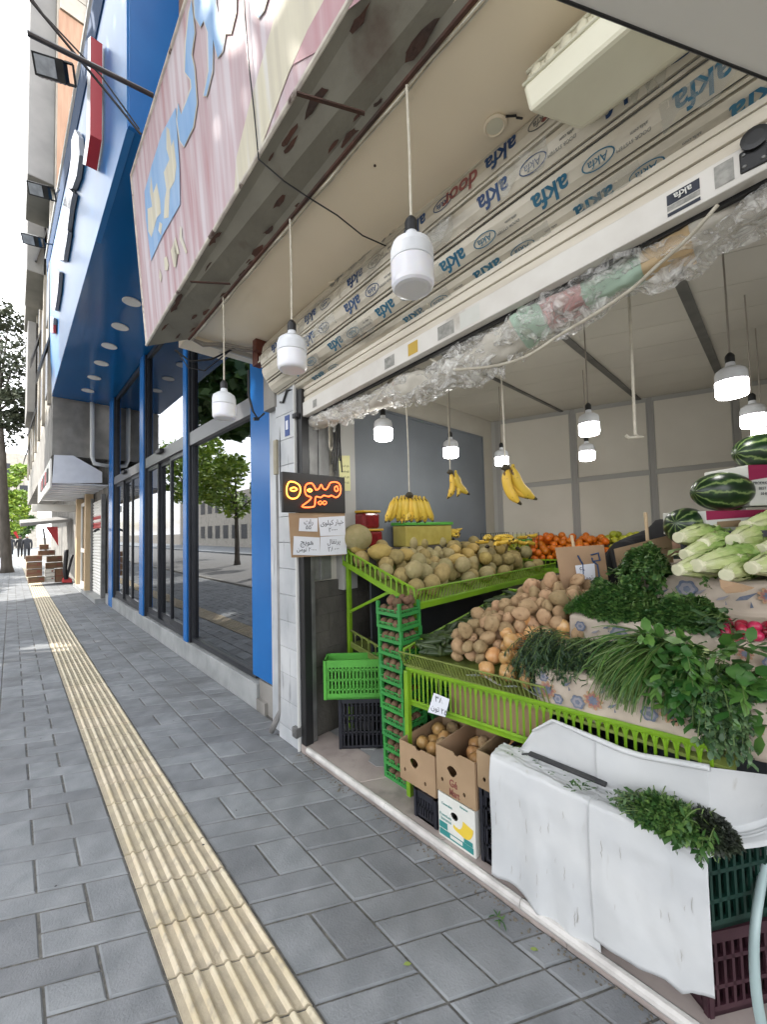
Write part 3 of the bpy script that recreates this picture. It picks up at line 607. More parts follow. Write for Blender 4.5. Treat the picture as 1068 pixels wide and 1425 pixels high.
# pale canopy box
t = thing('white_canopy', 'pale blue white box canopy with a glossy underside', 'canopy', (1.1, 13, 2.9))
pts = [onY(x, y, 11.18) for x, y in ((72, 672), (142, 672), (142, 657), (102, 634), (75, 633))]
b = MB(); b.prism(pts, (0, .03, 0)); b.build('end_panel', 'paper', t)
zb = pts[0].z; b = MB(); b.box(pts[0].x - .02, 1.66, 11.22, 16.8, zb - .0, zb + .02)
for i in range(9): b.box(pts[0].x - .03, 1.65, 11.4 + i * .6, 11.44 + i * .6, zb - .02, zb - .001)
b.build('underside', 'letterwhite', t)
b = MB(); b.box(pts[0].x - .03, pts[0].x - .005, 11.22, 16.8, zb - .1, zb + .55); b.build('front_board', 'whitepaint', t)
for i in range(5): b = MB(); y = 11.8 + i * .7; b.box(pts[0].x - .05, pts[0].x - .032, y, y + .4, zb + .1, zb + .4); b.build('letter', 'red' if i % 2 else 'black', t)
b = MB(); b.box(.45, 1.66, 16.82, 17.1, zb - .35, zb - .12); b.build('end_beam', 'whitepaint', t)
# white roller shutter door
t = thing('shutter_door', 'closed white roller shutter door with a red band', 'shutter', (1.6, 12, .1))
b = MB()
for i in range(30): z = .1 + i * .08; b.add([(1.6, 11.45, z), (1.6, 13.0, z), (1.575, 13.0, z + .04), (1.575, 11.45, z + .04), (1.6, 13.0, z + .078), (1.6, 11.45, z + .078)], [(0, 1, 2, 3), (3, 2, 4, 5)], 1 if i in (21, 22, 24) else 0)
b.build('curtain', ['whitepaint', 'red'], t); b = MB(); b.box(1.54, 1.62, 11.32, 11.44, .1, 2.6); b.box(1.54, 1.62, 13.02, 13.14, .1, 2.6); b.build('side_rail', 'greysteel', t)
t = thing('glazed_door', 'white framed glass door between tan wooden posts', 'door', (1.6, 14.2, .1))
b = MB(); b.box(1.45, 1.62, 13.3, 13.55, .0, 2.75); b.build('post', 'woodlt', t); b = MB(); b.box(1.45, 1.62, 15.3, 15.6, .0, 2.75); b.build('post', 'woodlt', t)
b = MB(); 
for y in (13.6, 14.4, 15.2): b.box(1.55, 1.6, y, y + .08, .1, 2.6)
for z in (.1, 1.1, 2.5): b.box(1.55, 1.6, 13.68, 15.2, z, z + .1)
b.build('door_frame', 'whitepaint', t); b = MB(); b.box(1.57, 1.578, 13.68, 15.2, .2, 2.5); b.build('pane', 'glassdoor', t)
b = MB(); b.tube([(1.5, 11.3, 1.75), (1.42, 11.3, 1.72), (1.4, 11.2, 1.7)], .03, 6); tag(b.build('wall_bracket', 'darksteel'), 'dark bracket by the far blue column', 'bracket')
# awning and banner farther on
t = thing('awning', 'grey lean-to awning on poles over the stacked cartons', 'awning', (1, 18.5, 2))
a = [onY(x, y, 18.6) for x, y in ((28, 733), (98, 726), (98, 722), (28, 728))]; b = MB(); b.prism(a, (0, 2.6, .2)); b.build('sheet', 'greycement', t)
b = MB(); b.tube([onY(60, 735, 18.8), onY(64, 770, 18.8)], .03, 6); b.build('pole', 'greysteel', t)
b = MB(); a = [onY(x, y, 18.9) for x, y in ((63, 733), (80, 733), (81, 760), (76, 752), (70, 743))]; b.prism(a, (0, .02, 0)); tag(b.build('red_banner', 'red'), 'red curved banner hanging under the awning', 'banner')
b = MB(); b.box(1.66, 1.72, 15.7, 17.6, 0, 2.7); tag(b.build('white_door_leaf', 'whitepaint'), 'white open door leaf beyond the tan posts', 'door')
b = MB(); a = [onY(x, y, 34) for x, y in ((18, 741), (22, 739), (26, 748), (24, 750))]; b.prism(a, (0, .05, 0)); tag(b.build('shop_flag', 'red'), 'small red hanging flag far along the pavement', 'flag')
# cartons on the pavement
def carton(x0, x1, y0, d, z0, h, m_, label):
    t = thing('carton', label, 'carton', ((x0 + x1) / 2, y0 + d / 2, z0), 'cartons stacked on the pavement'); b = MB(); b.box(x0, x1, y0, y0 + d, z0, z0 + h); b.build('box_body', m_, t, bevel=.002)
    b = MB(); b.box(x0, x1, y0 - .003, y0 - .001, z0 + h * .46, z0 + h * .54); b.build('tape', 'cartonprint' if m_ != 'boxwhite' else 'greycement', t)
    b = MB(); q = (x1 - x0); b.text('SUN', h * .3, frame(((x0 + x1) / 2 + q * .22, y0 - .004, z0 + h * .28), (1, 0, 0), (0, 0, 1)), 0) if False else b.box(x0 + q * .65, x0 + q * .88, y0 - .005, y0 - .003, z0 + h * .62, z0 + h * .85); b.build('print', 'cartonprint', t)
Yc = 17.0
def cx(px, py): p = onY(px, py, Yc); return p.x, p.z
for (xa, ya, xb, yb, m_, dy, lab) in [(39, 812, 62, 803, 'cardboardshaded', 0, 'brown carton at the bottom of the left stack on the pavement'), (36.5, 803, 58.5, 792, 'cardboardshaded', 0, 'brown carton second from the bottom of the left stack'), (36.5, 792, 58.5, 782, 'cardboardshaded', 0, 'brown carton second from the top of the left stack'), (35.5, 782, 58.5, 773, 'cardboardshaded', 0, 'brown carton on top of the left stack'),
    (63, 811, 76, 803, 'boxwhite', .1, 'white carton on the pavement between brown ones'), (63, 803, 76, 792, 'boxwhite', .1, 'white carton with dark print above the other white one'), (77, 811, 90, 792, 'cardboardshaded', .1, 'tall brown carton right of the white ones'),
    (64, 792, 88, 783, 'cardboardshaded', .2, 'wide brown carton with curved print above the white ones'), (66, 783, 88, 774, 'cardboardshaded', .3, 'brown carton in the second layer from the top of the right stack'), (54, 774, 78, 766, 'cardboardshaded', .5, 'long brown carton lying across behind the stacks'), (56, 766, 69, 758, 'cardboardshaded', .5, 'small yellowish brown carton on the very top')]:
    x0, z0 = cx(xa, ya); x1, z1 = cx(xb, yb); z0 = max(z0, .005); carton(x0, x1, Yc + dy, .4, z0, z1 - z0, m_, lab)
t = thing('floor_machine', 'red based black handled machine parked by the cartons', 'machine', onY(94, 811, 16.6)); q = lambda x, y: onY(x, y, 16.6)
b = MB(); a = [q(86, 811), q(101, 811), q(100, 806), q(94, 802), (q(88, 805))]; b.prism(a, (0, .3, 0)); b.build('base', 'red', t, bevel=.02)
b = MB(); b.tube([q(93, 804), q(96, 790), q(101, 772)], .035, 8); b.tube([q(92, 806), q(90, 795), q(92, 770), q(92, 765)], .06, 8); b.build('handle', 'blackplastic', t, smooth=True)
# people far along the pavement
def walker(label, base, h, stride, m_, hair, ph, arm=.1):
    t = thing('person', label, 'person', base); B = V(base); k = h / 1.72; f_ = lambda x, y, z: B + V((x, y, z)) * k
    vs = [((0, 0, .93), .15), ((0, .01, 1.15), .15), ((0, .02, 1.36), .17), ((0, .02, 1.49), .07), ((0, .03, 1.56), .055)]
    ed = [(0, 1), (1, 2), (2, 3), (3, 4)]
    def limb(root, pts):
        p_ = root
        for c, r in pts: vs.append((c, r)); ed.append((p_, len(vs) - 1)); p_ = len(vs) - 1
    for s_ in (-1, 1):
        d = s_ * stride
        limb(0, [((s_ * .1, .02, .86), .105), ((s_ * .1, d * .5 + .03, .5), .08), ((s_ * .1, d, .09), .055), ((s_ * .1, d + .12, .05), .04)])
        limb(2, [((s_ * .2, .02, 1.38), .075), ((s_ * .25, -d * arm * 2, 1.1), .058), ((s_ * .24, .05 - d * arm * 3, .86), .045), ((s_ * .23, .08 - d * arm * 3, .76), .035)])
    me = bpy.data.meshes.new('body'); me.from_pydata([f_(*c) - B for c, r in vs], ed, []); me.materials.append(M(m_))
    o = bpy.data.objects.new('body', me); COL.objects.link(o); o.parent = t; md = o.modifiers.new('skin', 'SKIN'); o.modifiers.new('sub', 'SUBSURF').levels = 1
    sk = me.skin_vertices[0].data
    for i, (c, r) in enumerate(vs): sk[i].radius = (r * k, r * k * (.72 if i < 3 else 1)); sk[i].use_root = i == 0
    for p_ in me.polygons: p_.use_smooth = True
    vv, ff = lumpy(.075 * k, .095 * k, .118 * k, .1, 2, 3); b = MB(); b.add([p_ + f_(0, .05, 1.64) for p_ in vv], ff); b.build('head', 'skin', t, smooth=True)
    vv, ff = lumpy(.083 * k, .1 * k, .1 * k, .15, 3, 5); b = MB(); b.add([p_ + f_(0, .03, 1.685) for p_ in vv], ff); b.build('hair', hair, t, smooth=True)
    return t
walker('white haired person in a dark suit walking away past the cartons', onZ(37, 779) + V((0, 0, .0)), 1.72, .28, 'suit', 'hairwhite', 0)
walker('person in black clothing walking just left of the suited one', onZ(27.5, 775.5), 1.68, .2, 'clothblack', 'hairblack', 1)
walker('distant person in dark clothing by the pine trunk', onZ(15, 772), 1.66, .15, 'suit', 'hairblack', 1)
# ------------------------------------------------------------------ greengrocer's shop shell
gs = thing('grocery_shop', 'open fronted greengrocer shop with beige soffit and grey panelled walls', 'shop', (2.5, 1, 0))
b = MB(); b.box(1.57, 9, -6, 2.5, -.2, .042)
struct(b.build('shop_floor', 'concrete'))
b = MB()
xs = [1.575]
while xs[-1] < 3.4: xs.append(xs[-1] + .27)
y = 2.48 + .42 * 3
while y > -.6:
    d = U(.3, .42)
    for i in range(len(xs) - 1):
        zt_ = .047 + U(0, .002); b.prism([(X_, min(2.495, Y_ - .58 * (X_ - 1.575)), .04) for X_, Y_ in ((xs[i], y - d + .003), (xs[i + 1] - .003, y - d + .003), (xs[i + 1] - .003, y), (xs[i], y))], (0, 0, zt_ - .04))
    y -= d
struct(b.build('floor_tiles', 'floortile'))
b = MB(); y = 2.5
while y > -1.5:
    d = .62; b.prism([(1.53, y - d + .003, -.02), (1.78, y - d + .003 - (.145 if y - d > -1.3 else 0), -.02), (1.78, y - (.145 if y < 2.4 else 0), -.02), (1.53, y, -.02)], (0, 0, .072)); y -= d
struct(b.build('stone_step', 'threshold', bevel=.004))
b = MB(); y = 2.42
while y > -1.5: b.tube([(1.538, y, .036), (1.538, y - .797, .036)], .021, 10); y -= .8
struct(b.build('step_nosing', 'nosing', smooth=False))
b = MB()
for (px, py, pz) in ((2.05, 2.1, .05), (1.95, 1.95, .05)):
    vs = [V((px + U(-.05, .05) + cos(a) * .24, py + sin(a) * .12, pz)) for a in [i * .7 for i in range(9)]]; b.prism(vs, (0, 0, .004))
tag(b.build('flat_cardboard', 'floortile'), 'flattened grey sheet lying on the shop floor by the crates', 'sheet')
# pier
b = MB(); z = 0; k = 0
while z < 3.08:
    h = .2 if k else .11; h = min(h, 3.08 - z)
    b.box(1.52, 1.62, 2.515, 2.8, z + .002, z + h - .0015); z += h; k += 1
b.box(1.56, 1.62, 2.8, 2.98, 0, 3.08); pr = b.build('pier', 'marble', gs, bevel=.002)
b = MB(); b.box(1.512, 1.53, 2.502, 2.5145, .0, 3.0); b.build('corner_strip', 'whitepvc', pr)
b = MB(); b.box(1.535, 1.6, 2.44, 2.5, .045, 2.66); b.build('guide_rail', 'black', gs, bevel=.004)
b = MB(); b.box(1.605, 1.64, 2.45, 2.5, .045, 2.66); b.build('guide_rail', 'greysteel', gs, bevel=.004)
b = MB(); b.box(1.49, 1.545, 2.5, 2.56, .1, .17); b.tube([(1.485, 2.53, .135), (1.55, 2.53, .135)], .012, 10); b.build('floor_bolt', 'greysteel', gs, bevel=.004)
# left wall: tiles below, panel above
b = MB(); z = .3; k = 0
b.box(1.6, 4.6, 2.51, 2.53, .04, .298)
while z < 1.2:
    x = 1.6 - (.1 if k % 2 else 0)
    while x < 4.5: b.box(max(x, 1.6), x + .198, 2.5 + U(0, .006), 2.53, z, z + .127); x += .2
    z += .129; k += 1
lw = b.build('left_wall', 'darktile', gs)
b = MB(); b.box(1.6, 4.6, 2.531, 2.6, .04, 3.3); b.build('left_wall_core', 'cream', gs)
b = MB(); b.box(1.64, 1.8, 2.46, 2.53, 1.22, 3.0); b.box(1.69, 1.72, 2.45, 2.46, 1.22, 3.0); b.build('steel_column', 'greysteel', gs, bevel=.004)
b = MB(); b.box(1.9, 2.045, 2.44, 2.53, 1.12, 3.0); b.build('white_pilaster', 'striplt', gs)
b = MB(); b.box(2.05, 4.16, 2.512, 2.53, 1.0, 2.7); b.box(2.05, 4.16, 2.5, 2.512, 2.68, 2.7); b.box(4.14, 4.16, 2.5, 2.512, 1.0, 2.7); b.build('grey_panel', 'greywall', gs)
# back wall, skewed
BW0 = V((4.43, 2.5, 0)); BWd = V((.55, -1, 0)); BWn = V((-1, -.55, 0)).normalized()
def bw(u, z, o=0): return BW0 + BWd * u + V((0, 0, z)) + BWn * o
def bwbox(b, u0, u1, z0, z1, o0, o1, sl=.065):
    a = [bw(u0, z0 + u0 * sl, o1), bw(u1, z0 + u1 * sl, o1), bw(u1, z1 + u1 * sl, o1), bw(u0, z1 + u0 * sl, o1)]; b.prism(a, BWn * (o0 - o1))
b = MB(); bwbox(b, -.15, 4.6, 0, 3.2, -.1, 0); bwl = b.build('back_wall', 'striplt', gs)
us = [.02, .79, 1.5, 2.2, 2.93, 3.66, 4.4]
for i in range(6):
    for z0, z1 in ((.2, 1.18), (1.24, 2.04), (2.1, 2.88)):
        b = MB(); bwbox(b, us[i] + .045, us[i + 1] - .028, z0, z1, .001, .016); b.build('wall_panel', 'panelgrey', bwl, bevel=.003)
b = MB()
for u in us: bwbox(b, u - .012, u + .03, .1, 2.93, .001, .01)
b.build('joint_strip', 'jointgrey', bwl)
# ceiling: boards with dark cross strips, following the slope of the building
zc = lambda y: 2.945 + .065 * (2.5 - y)
def cpt(x, y, o=0): return V((x, y, zc(y) - o))
cl_ = None; b = MB(); b.add([cpt(1.62, 2.55), cpt(8, 2.55), cpt(8, -3), cpt(1.62, -3)] + [cpt(1.62, 2.55, -.1), cpt(8, 2.55, -.1), cpt(8, -3, -.1), cpt(1.62, -3, -.1)], [(0, 1, 2, 3), (7, 6, 5, 4), (0, 4, 5, 1), (2, 6, 7, 3)]); cl_ = b.build('ceiling', 'stripdk', gs)
def clip(poly, ax, lim, sg):
    o = []
    for i, p in enumerate(poly):
        q = poly[(i + 1) % len(poly)]; a = (p[ax] - lim) * sg; c = (q[ax] - lim) * sg
        if a >= 0: o.append(p)
        if (a >= 0) != (c >= 0): o.append(p + (q - p) * (a / (a - c)))
    return o
for k in range(0, 14):      # boards run parallel to the back wall
    b = MB(); o0 = .0 + k * .36; q = [BW0 + BWd * u + BWn * o for u, o in ((-3, o0), (7, o0), (7, o0 + .355), (-3, o0 + .355))]
    q = clip(clip(clip(q, 0, 1.95, 1), 1, 2.52, -1), 1, -1.5, 1)
    if len(q) < 3: continue
    q = [V((p.x, p.y, zc(p.y) - .004)) for p in q]; b.prism(q, (0, 0, -.006)); b.build('ceiling_board', 'ceilpanel', cl_)

for y, w_ in ((1.8, .035), (1.08, .05), (.36, .06)):
    b = MB(); b.add([V((x, y + s * w_ / 2, zc(y) - o)) for o in (.012, .022) for x, s in ((1.8, -1), (6.2, -1), (6.2, 1), (1.8, 1))], [(0, 1, 2, 3), (7, 6, 5, 4), (0, 4, 5, 1), (1, 5, 6, 2), (2, 6, 7, 3), (3, 7, 4, 0)]); b.build('ceiling_strip', 'stripdk', cl_)
# header behind the shutter, upper storey, right side wall (beyond the frame)
b = MB(); b.box(1.95, 2.05, -3, 2.6, 2.75, 3.3); b.build('header', 'stripdk', gs)
b = MB(); b.box(1.86, 9, -6, 2.9, 3.55, 9); b.box(.95, 1.86, -6, 3.3, 3.9, 9); b.build('upper_wall', 'brickpink', gs)
b = MB(); b.box(1.6, 8, -1.6, -1.5, 0, 3.3); b.build('right_wall', 'cream', gs)
# soffit under the canopy
b = MB(); b.box(.9, 1.9, -1.6, 3.08, 3.12, 3.2); b.box(1.3, 1.85, 3.08, 3.3, 3.13, 3.2); b.box(.95, 1.3, 3.08, 3.32, 3.1, 3.2); b.build('soffit', 'soffit', gs, bevel=.004)
b = MB(); b.box(1.0, 1.7, 3.085, 3.1, 3.08, 3.119); b.build('soffit_lip', 'cream', gs)
b = MB(); b.box(1.40, 1.47, 2.86, 2.95, 2.95, 3.12); b.box(1.36, 1.5, 2.8, 2.86, 3.03, 3.12); b.build('timber_block', 'redwood', gs, bevel=.004)
b = MB(); b.box(1.5, 1.86, 2.78, 2.96, 2.6, 3.12); b.build('header_end', 'concrete', gs)
for x, y in ((689, 173), (466, 396)):
    p = onZ(x, y, 3.12); T = Matrix.Translation((p.x, p.y, 3.108)); b = MB(); b.lathe([(.042, .011), (.045, .003), (.036, 0), (.032, .004)], 20, T); r = b.build('recessed_light', 'soffit', gs, smooth=True)
    b = MB(); b.lathe([(.031, .003), (.031, .011)], 18, T); b.build('lens', 'creamplastic', r)
    b = MB(); b.tube([p + V((.0, -.045, -.006)), p + V((.02, -.075, -.012)), p + V((.035, -.07, -.005)), p + V((.04, -.09, -.02))], .004, 5); b.build('loose_wire', 'black', r)
b = MB(); p = onZ(522, 230, 3.118); b.lathe([(.006, 0), (.004, .004)], 8, Matrix.Translation(p - V((0, 0, .003)))); b.build('screw', 'rust', gs)
# ------------------------------------------------------------------ old painted sign box
SG = thing('old_sign', 'faded pink painted sign box with blue letters and a rusty underside', 'sign', (.75, 1, 3.1))
zo = lambda y: 3.093 + .043 * (3.41 - y); zi = lambda y: 3.06 + .022 * (3.0 - y)
A0 = V((.748, 3.41, zo(3.41))); A1 = V((.70, -1.5, zo(-1.5))); B0 = V((.935, 3.02, 3.062)); B1 = V((.93, -1.5, zi(-1.5)))
TT = onX(183, 245, .64); T2 = onX(260, 0, .632); T1 = TT + (T2 - TT) * ((-1.5 - TT.y) / (T2.y - TT.y))
b = MB(); b.add([A0, A1, T1, TT, B0, B1, T1 + V((.3, 0, 0)), TT + V((.3, 0, 0))], [(0, 3, 2, 1), (3, 7, 6, 2), (0, 4, 7, 3)]); fc = b.build('painted_face', 'signpink', SG)
b = MB(); e = V((0, 0, .012)); b.add([A0 - e, A1 - e, B1 - e, B0 - e, A0, A1, B1, B0], [(3, 2, 1, 0), (4, 5, 6, 7), (0, 1, 5, 4), (1, 2, 6, 5), (2, 3, 7, 6), (3, 0, 4, 7)]); un = b.build('underside', 'rustmetal', SG)
b = MB(); b.tube([A0 + V((-.004, 0, -.004)), A0.lerp(A1, .5) + V((-.004, 0, -.002)), A1 + V((-.004, 0, -.004))], .011, 8); b.tube([TT, T1], .012, 8); b.tube([A0, TT], .01, 8); b.build('edge_strip', 'signedge', SG)
b = MB(); b.tube([B0 + V((0, 0, -.012)), B1 + V((0, 0, -.012))], .009, 6); b.build('inner_edge', 'rust', un)
nS = (A1 - A0).cross(TT - A0).normalized(); nS = nS if nS.x < 0 else -nS
def sg(x, y, o=.003): return onP(180 + x / 3.3375, y / 3.3375, A0 + nS * o, nS)
def spoly(pts, name, m_, o, loops=None):
    yv = (TT - A0).normalized(); F_ = frame(A0 + nS * o, (A0 - A1), yv); 
    if F_.col[2].xyz.dot(nS) < 0: F_ = frame(A0 + nS * o, (A1 - A0), yv)
    inv = F_.inverted(); b = MB(); ls = [[(inv @ sg(x, y, o)).xy for x, y in L_] for L_ in [pts] + (loops or [])]
    b.plate(ls, .0008, F_); return b.build(name, m_, fc)
spoly([(715, -60), (940, -60), (905, 0), (828, 140), (738, 345), (640, 610), (580, 770), (487, 905), (497, 735), (560, 480), (640, 200)], 'cream_stripe', 'signcream', .0025)
spoly([(905, 0), (940, -60), (1150, -60), (1005, 55), (880, 235), (760, 300), (828, 140)], 'red_stripe', 'signred', .0028)
K = [[(288, 0), (302, 150), (287, 255), (300, 310), (312, 480), (295, 590), (253, 682), (234, 650), (222, 560), (225, 478), (240, 532), (262, 480), (288, 408), (285, 370), (258, 335), (262, 200), (276, 60)],
     [(297, -40), (305, 80), (330, 125), (345, 95), (365, 150), (368, 330), (345, 445), (357, 445), (384, 330), (389, 185), (410, 268), (430, 240), (445, 155), (470, 155), (492, 60), (497, -40), (440, -40), (428, 40), (415, 72), (400, 20), (398, -40)],
     [(596, -40), (592, 70), (600, 84), (622, 50), (650, -40)]]
def grow(pts, k):
    cx_ = sum(p[0] for p in pts) / len(pts); out = []
    n = len(pts); ar = sum(pts[i][0] * pts[(i + 1) % n][1] - pts[(i + 1) % n][0] * pts[i][1] for i in range(n)); sgn = 1 if ar > 0 else -1
    for i in range(n):
        a, p, c = V(pts[i - 1]), V(pts[i]), V(pts[(i + 1) % n]); d = ((p - a).normalized() + (c - p).normalized()); d = d.normalized() if d.length > .1 else (p - a).normalized()
        out.append((p.x + d.y * k * sgn, p.y - d.x * k * sgn))
    A_ = lambda q: abs(sum(q[i][0] * q[(i + 1) % n][1] - q[(i + 1) % n][0] * q[i][1] for i in range(n)))
    return out if A_(out) > A_(pts) or k < 0 else grow(pts, -k)
for L_ in K: spoly(grow(L_, 5), 'letter_outline', 'signcream', .0035); spoly(L_, 'letter', 'signblue', .0046)
spoly([(215, 500), (222, 620), (232, 760), (235, 950), (150, 1100), (100, 1212), (76, 1020), (70, 890), (100, 780), (150, 620)], 'blue_patch', 'signblue', .0035)
for L_ in ([(172, 590), (184, 600), (195, 680), (205, 650), (218, 770), (210, 840), (188, 880), (182, 1010), (160, 1015), (164, 930), (172, 880), (160, 800), (186, 740), (172, 690)], [(100, 820), (110, 900), (127, 850), (142, 930), (146, 990), (128, 1010), (102, 1102), (88, 1075), (84, 970), (106, 960), (96, 890)], [(140, 1030), (152, 1040), (146, 1092), (134, 1070)]): spoly(L_, 'letter', 'signcream', .0046)
for L_ in ([(160, 1200), (172, 1190), (182, 1230), (178, 1255), (164, 1255)], [(192, 1165), (206, 1240), (216, 1240), (206, 1120), (224, 1180), (232, 1180), (214, 1100)], [(236, 1050), (232, 1110), (262, 1180), (268, 1170), (244, 1100), (244, 1060)], [(140, 1250), (150, 1280), (146, 1310), (138, 1290)]): spoly(L_, 'letter', 'signcream', .0035)
# rust blisters along the underside
b = MB()
def upt(t, s): return A0.lerp(A1, t).lerp(B0.lerp(B1, t), s) - V((0, 0, .0135))
for k in range(46):
    t = U(.02, .8); s = rnd.choice([U(.78, .99), U(.8, .99), U(.0, .3), U(.1, .9)]); r = U(.008, .03); pts = [upt(t + cos(a) * r * U(.5, 1.3) * .5, min(.998, max(.003, s + sin(a) * r * U(1, 3.2)))) for a in [i * .7 for i in range(9)]]; b = MB(); b.prism(pts, (0, 0, -.0008)); b.build('rust_patch', 'rust', un)
for px0, py0, px1, py1 in ((413, 130, 508, 158), (265, 392, 320, 395)):
    b = MB(); b.bar(onP(px0, py0, A0 - V((0, 0, .014)), (0, 0, 1)), onP(px1, py1, B0 - V((0, 0, .008)), (0, 0, 1)), .012, .006); b.build('seam', 'rust', un)
# twin wires clipped along the inner edge
b = MB(); pts = []; 
for k in range(26): t = k / 25; p = B0.lerp(B1, t * .75) + V((.012, 0, -.02 + .006 * sin(k * 2.3))); pts.append(p)
b.tube(pts, .004, 5); b.tube([p + V((.014, 0, .006)) for p in pts], .003, 5); tag(b.build('lamp_wire', 'cablewhite'), 'thin twin wire pinned along the rusty inner edge of the sign', 'wire')
b = MB(); b.tube([sg(530, -40, .012), sg(550, 250, .012), sg(580, 520, .012), sg(601, 740, .014), onP(395, 252, A0 - V((0, 0, .02)), (0, 0, 1)), onP(425, 272, B0 - V((0, 0, .02)), (0, 0, 1)), onP(470, 300, (0, 0, 3.08), (0, 0, 1)), onP(505, 328, (0, 0, 3.06), (0, 0, 1)), onP(548, 347, (0, 0, 3.07), (0, 0, 1))], .0035, 5); tag(b.build('loose_cable', 'black'), 'thin black cable running down the sign face and across the soffit', 'cable')
b = MB()
for y0, s in ((3.06, 0), (3.02, .02), (2.98, .012)):
    b.tube([V((.95, 3.02 + s, 3.07)), V((1.05, y0 + .04, 3.07 - s)), V((1.2, y0, 3.09)), V((1.34, y0 - .05, 3.08)), V((1.5, y0 - .12, 3.1 - s)), V((1.66, y0 - .2, 3.1))], .006 + s * .1, 6)
tag(b.build('soffit_cables', 'cablegrey'), 'bundle of grey cables along the far edge of the soffit', 'cable')
b = MB(); b.tube([onY(243, 487, 3.1), onY(265, 503, 3.1), onY(295, 500, 3.1), onY(325, 485, 3.08), onY(345, 476, 3.0), onY(385, 470, 2.9)], .007, 6); b.tube([onY(246, 487, 3.12), onY(262, 512, 3.12), onY(285, 516, 3.1), onY(305, 500, 3.1), onY(330, 480, 3.05)], .005, 6)
tag(b.build('hanging_cable', 'black'), 'black cable sagging in loops below the far end of the soffit', 'cable')
b = MB(); b.tube([onY(346, 515, 2.95), onY(346, 550, 2.95), onY(352, 572, 2.95), onY(359, 583, 2.95), onY(368, 575, 2.93)], .009, 6); b.tube([onY(353, 583, 2.95), onY(360, 583, 2.95)], .014, 6); tag(b.build('hanging_cable', 'black'), 'thick black cable end dangling in front of the blue panel', 'cable')
# ------------------------------------------------------------------ roller shutter
RS = thing('roller_shutter', 'beige roller shutter rolled up in dirty printed film above the opening', 'shutter', (1.66, 1, 2.9))
sl = -.0645; RR = .275
def RCn(y): return V((1.655, y, 2.925 + sl * (y - 2.75)))
NF = 15; dA = 2 * pi / NF
def rpt(th, y, r=RR): c = RCn(y); return V((c.x + r * cos(th), y, c.z + r * sin(th)))
b = MB(); Y0, Y1 = 2.75, -1.4
th0 = radians(120)
for k in range(11):
    a = th0 + k * dA; prof = [(a + .010, RR - .012), (a + .022, RR + .004), (a + dA * .25, RR + .011), (a + dA * .55, RR + .012), (a + dA * .80, RR + .006), (a + dA * .83, RR - .006), (a + dA * .86, RR - .006), (a + dA * .88, RR + .007), (a + dA * .96, RR + .006), (a + dA * .985, RR - .014), (a + dA + .010, RR - .014)]
    q = [rpt(t, Y0, r) for t, r in prof]; q2 = [rpt(t, Y1, r) for t, r in prof]; n = len(q)
    for i in range(n - 1): b.add([q[i], q[i + 1], q2[i + 1], q2[i]], [(0, 1, 2, 3)], 1 if i in (5, 9) else 0)
q = [rpt(th0 + k * dA, Y0, RR - .01) for k in range(NF)]; b.add(q, [tuple(range(NF))]); b.add([rpt(th0 + k * dA, Y0 - .001, RR - .06) for k in range(NF)], [tuple(range(NF))])
roll = b.build('rolled_slats', ['slat', 'stripdk'], RS)
b = MB(); b.tube([RCn(2.8), RCn(2.7)], .05, 12); b.build('axle', 'darksteel', RS)
# hanging slats and bottom bar
xb_ = 1.555; zb_ = lambda y: 2.444 + sl * (y - 2.5)
def vbox(b, x0, x1, za, zb2, y0=2.47, y1=-1.4, mi=0): b.add([V((x, y, zb_(y) + z)) for y in (y0, y1) for z in (za, zb2) for x in (x0, x1)], [(0, 1, 3, 2), (4, 6, 7, 5), (0, 4, 5, 1), (2, 3, 7, 6), (0, 2, 6, 4), (1, 5, 7, 3)], mi)
b = MB()
for z0, z1, dx in ((.107, .15, .004), (.153, .20, .001), (.204, .262, .004)): vbox(b, xb_ + dx + .004, xb_ + .03, z0, z1 - .012); vbox(b, xb_ + dx + .01, xb_ + .028, z1 - .012, z1)
b.build('hanging_slats', 'slatplain', RS, bevel=.003)
b = MB(); vbox(b, xb_ - .006, xb_ + .04, 0, .104); b.build('bottom_bar', 'barwhite', RS, bevel=.004)
b = MB(); vbox(b, xb_ + .04, xb_ + .06, -.012, .02); b.build('rubber_lip', 'black', RS)
# stickers on the bar
def onbar(y, z0, z1, dy, m_, nm):
    b = MB(); b.add([V((xb_ - .0075, y + a, zb_(y + a) + z)) for a, z in ((dy / 2, z0), (-dy / 2, z0), (-dy / 2, z1), (dy / 2, z1))], [(0, 1, 2, 3)]); return b.build(nm, m_, RS)
onbar(2.28, .02, .075, .05, 'labelgrey', 'sticker'); onbar(1.52, .015, .08, .08, 'labelgrey', 'sticker'); onbar(1.34, .018, .085, .07, 'labelyellow', 'sticker'); onbar(1.12, .015, .085, .1, 'labelgrey', 'sticker'); onbar(.98, .012, .09, .11, 'boxwhite', 'sticker')
onbar(.17, .05, .085, .085, 'ink', 'sticker'); onbar(.17, .03, .047, .085, 'labelgrey', 'sticker'); onbar(.17, .012, .024, .085, 'ink', 'sticker'); onbar(.07, .02, .09, .045, 'labelgrey', 'sticker')
b = MB(); T = frame(V((xb_ - .012, .17, zb_(.17) + .067)), (0, 1, -.0645), (0, 0, -1)); b.text('akfa', .03, T, 0, bold=.0004); b.build('sticker_text', 'boxwhite', RS)
b = MB(); p = V((xb_ - .012, .005, zb_(0.005) + .055)); b.box(p.x, p.x + .008, p.y - .03, p.y + .03, p.z - .035, p.z + .03); b.lathe([(.03, 0), (.032, .012), (.02, .014)], 16, Matrix.Translation(p + V((0, -.005, .045))) @ Matrix.Rotation(-pi / 2, 4, 'Y')); o = b.build('lock_plate', 'black', RS, bevel=.005)
b = MB()
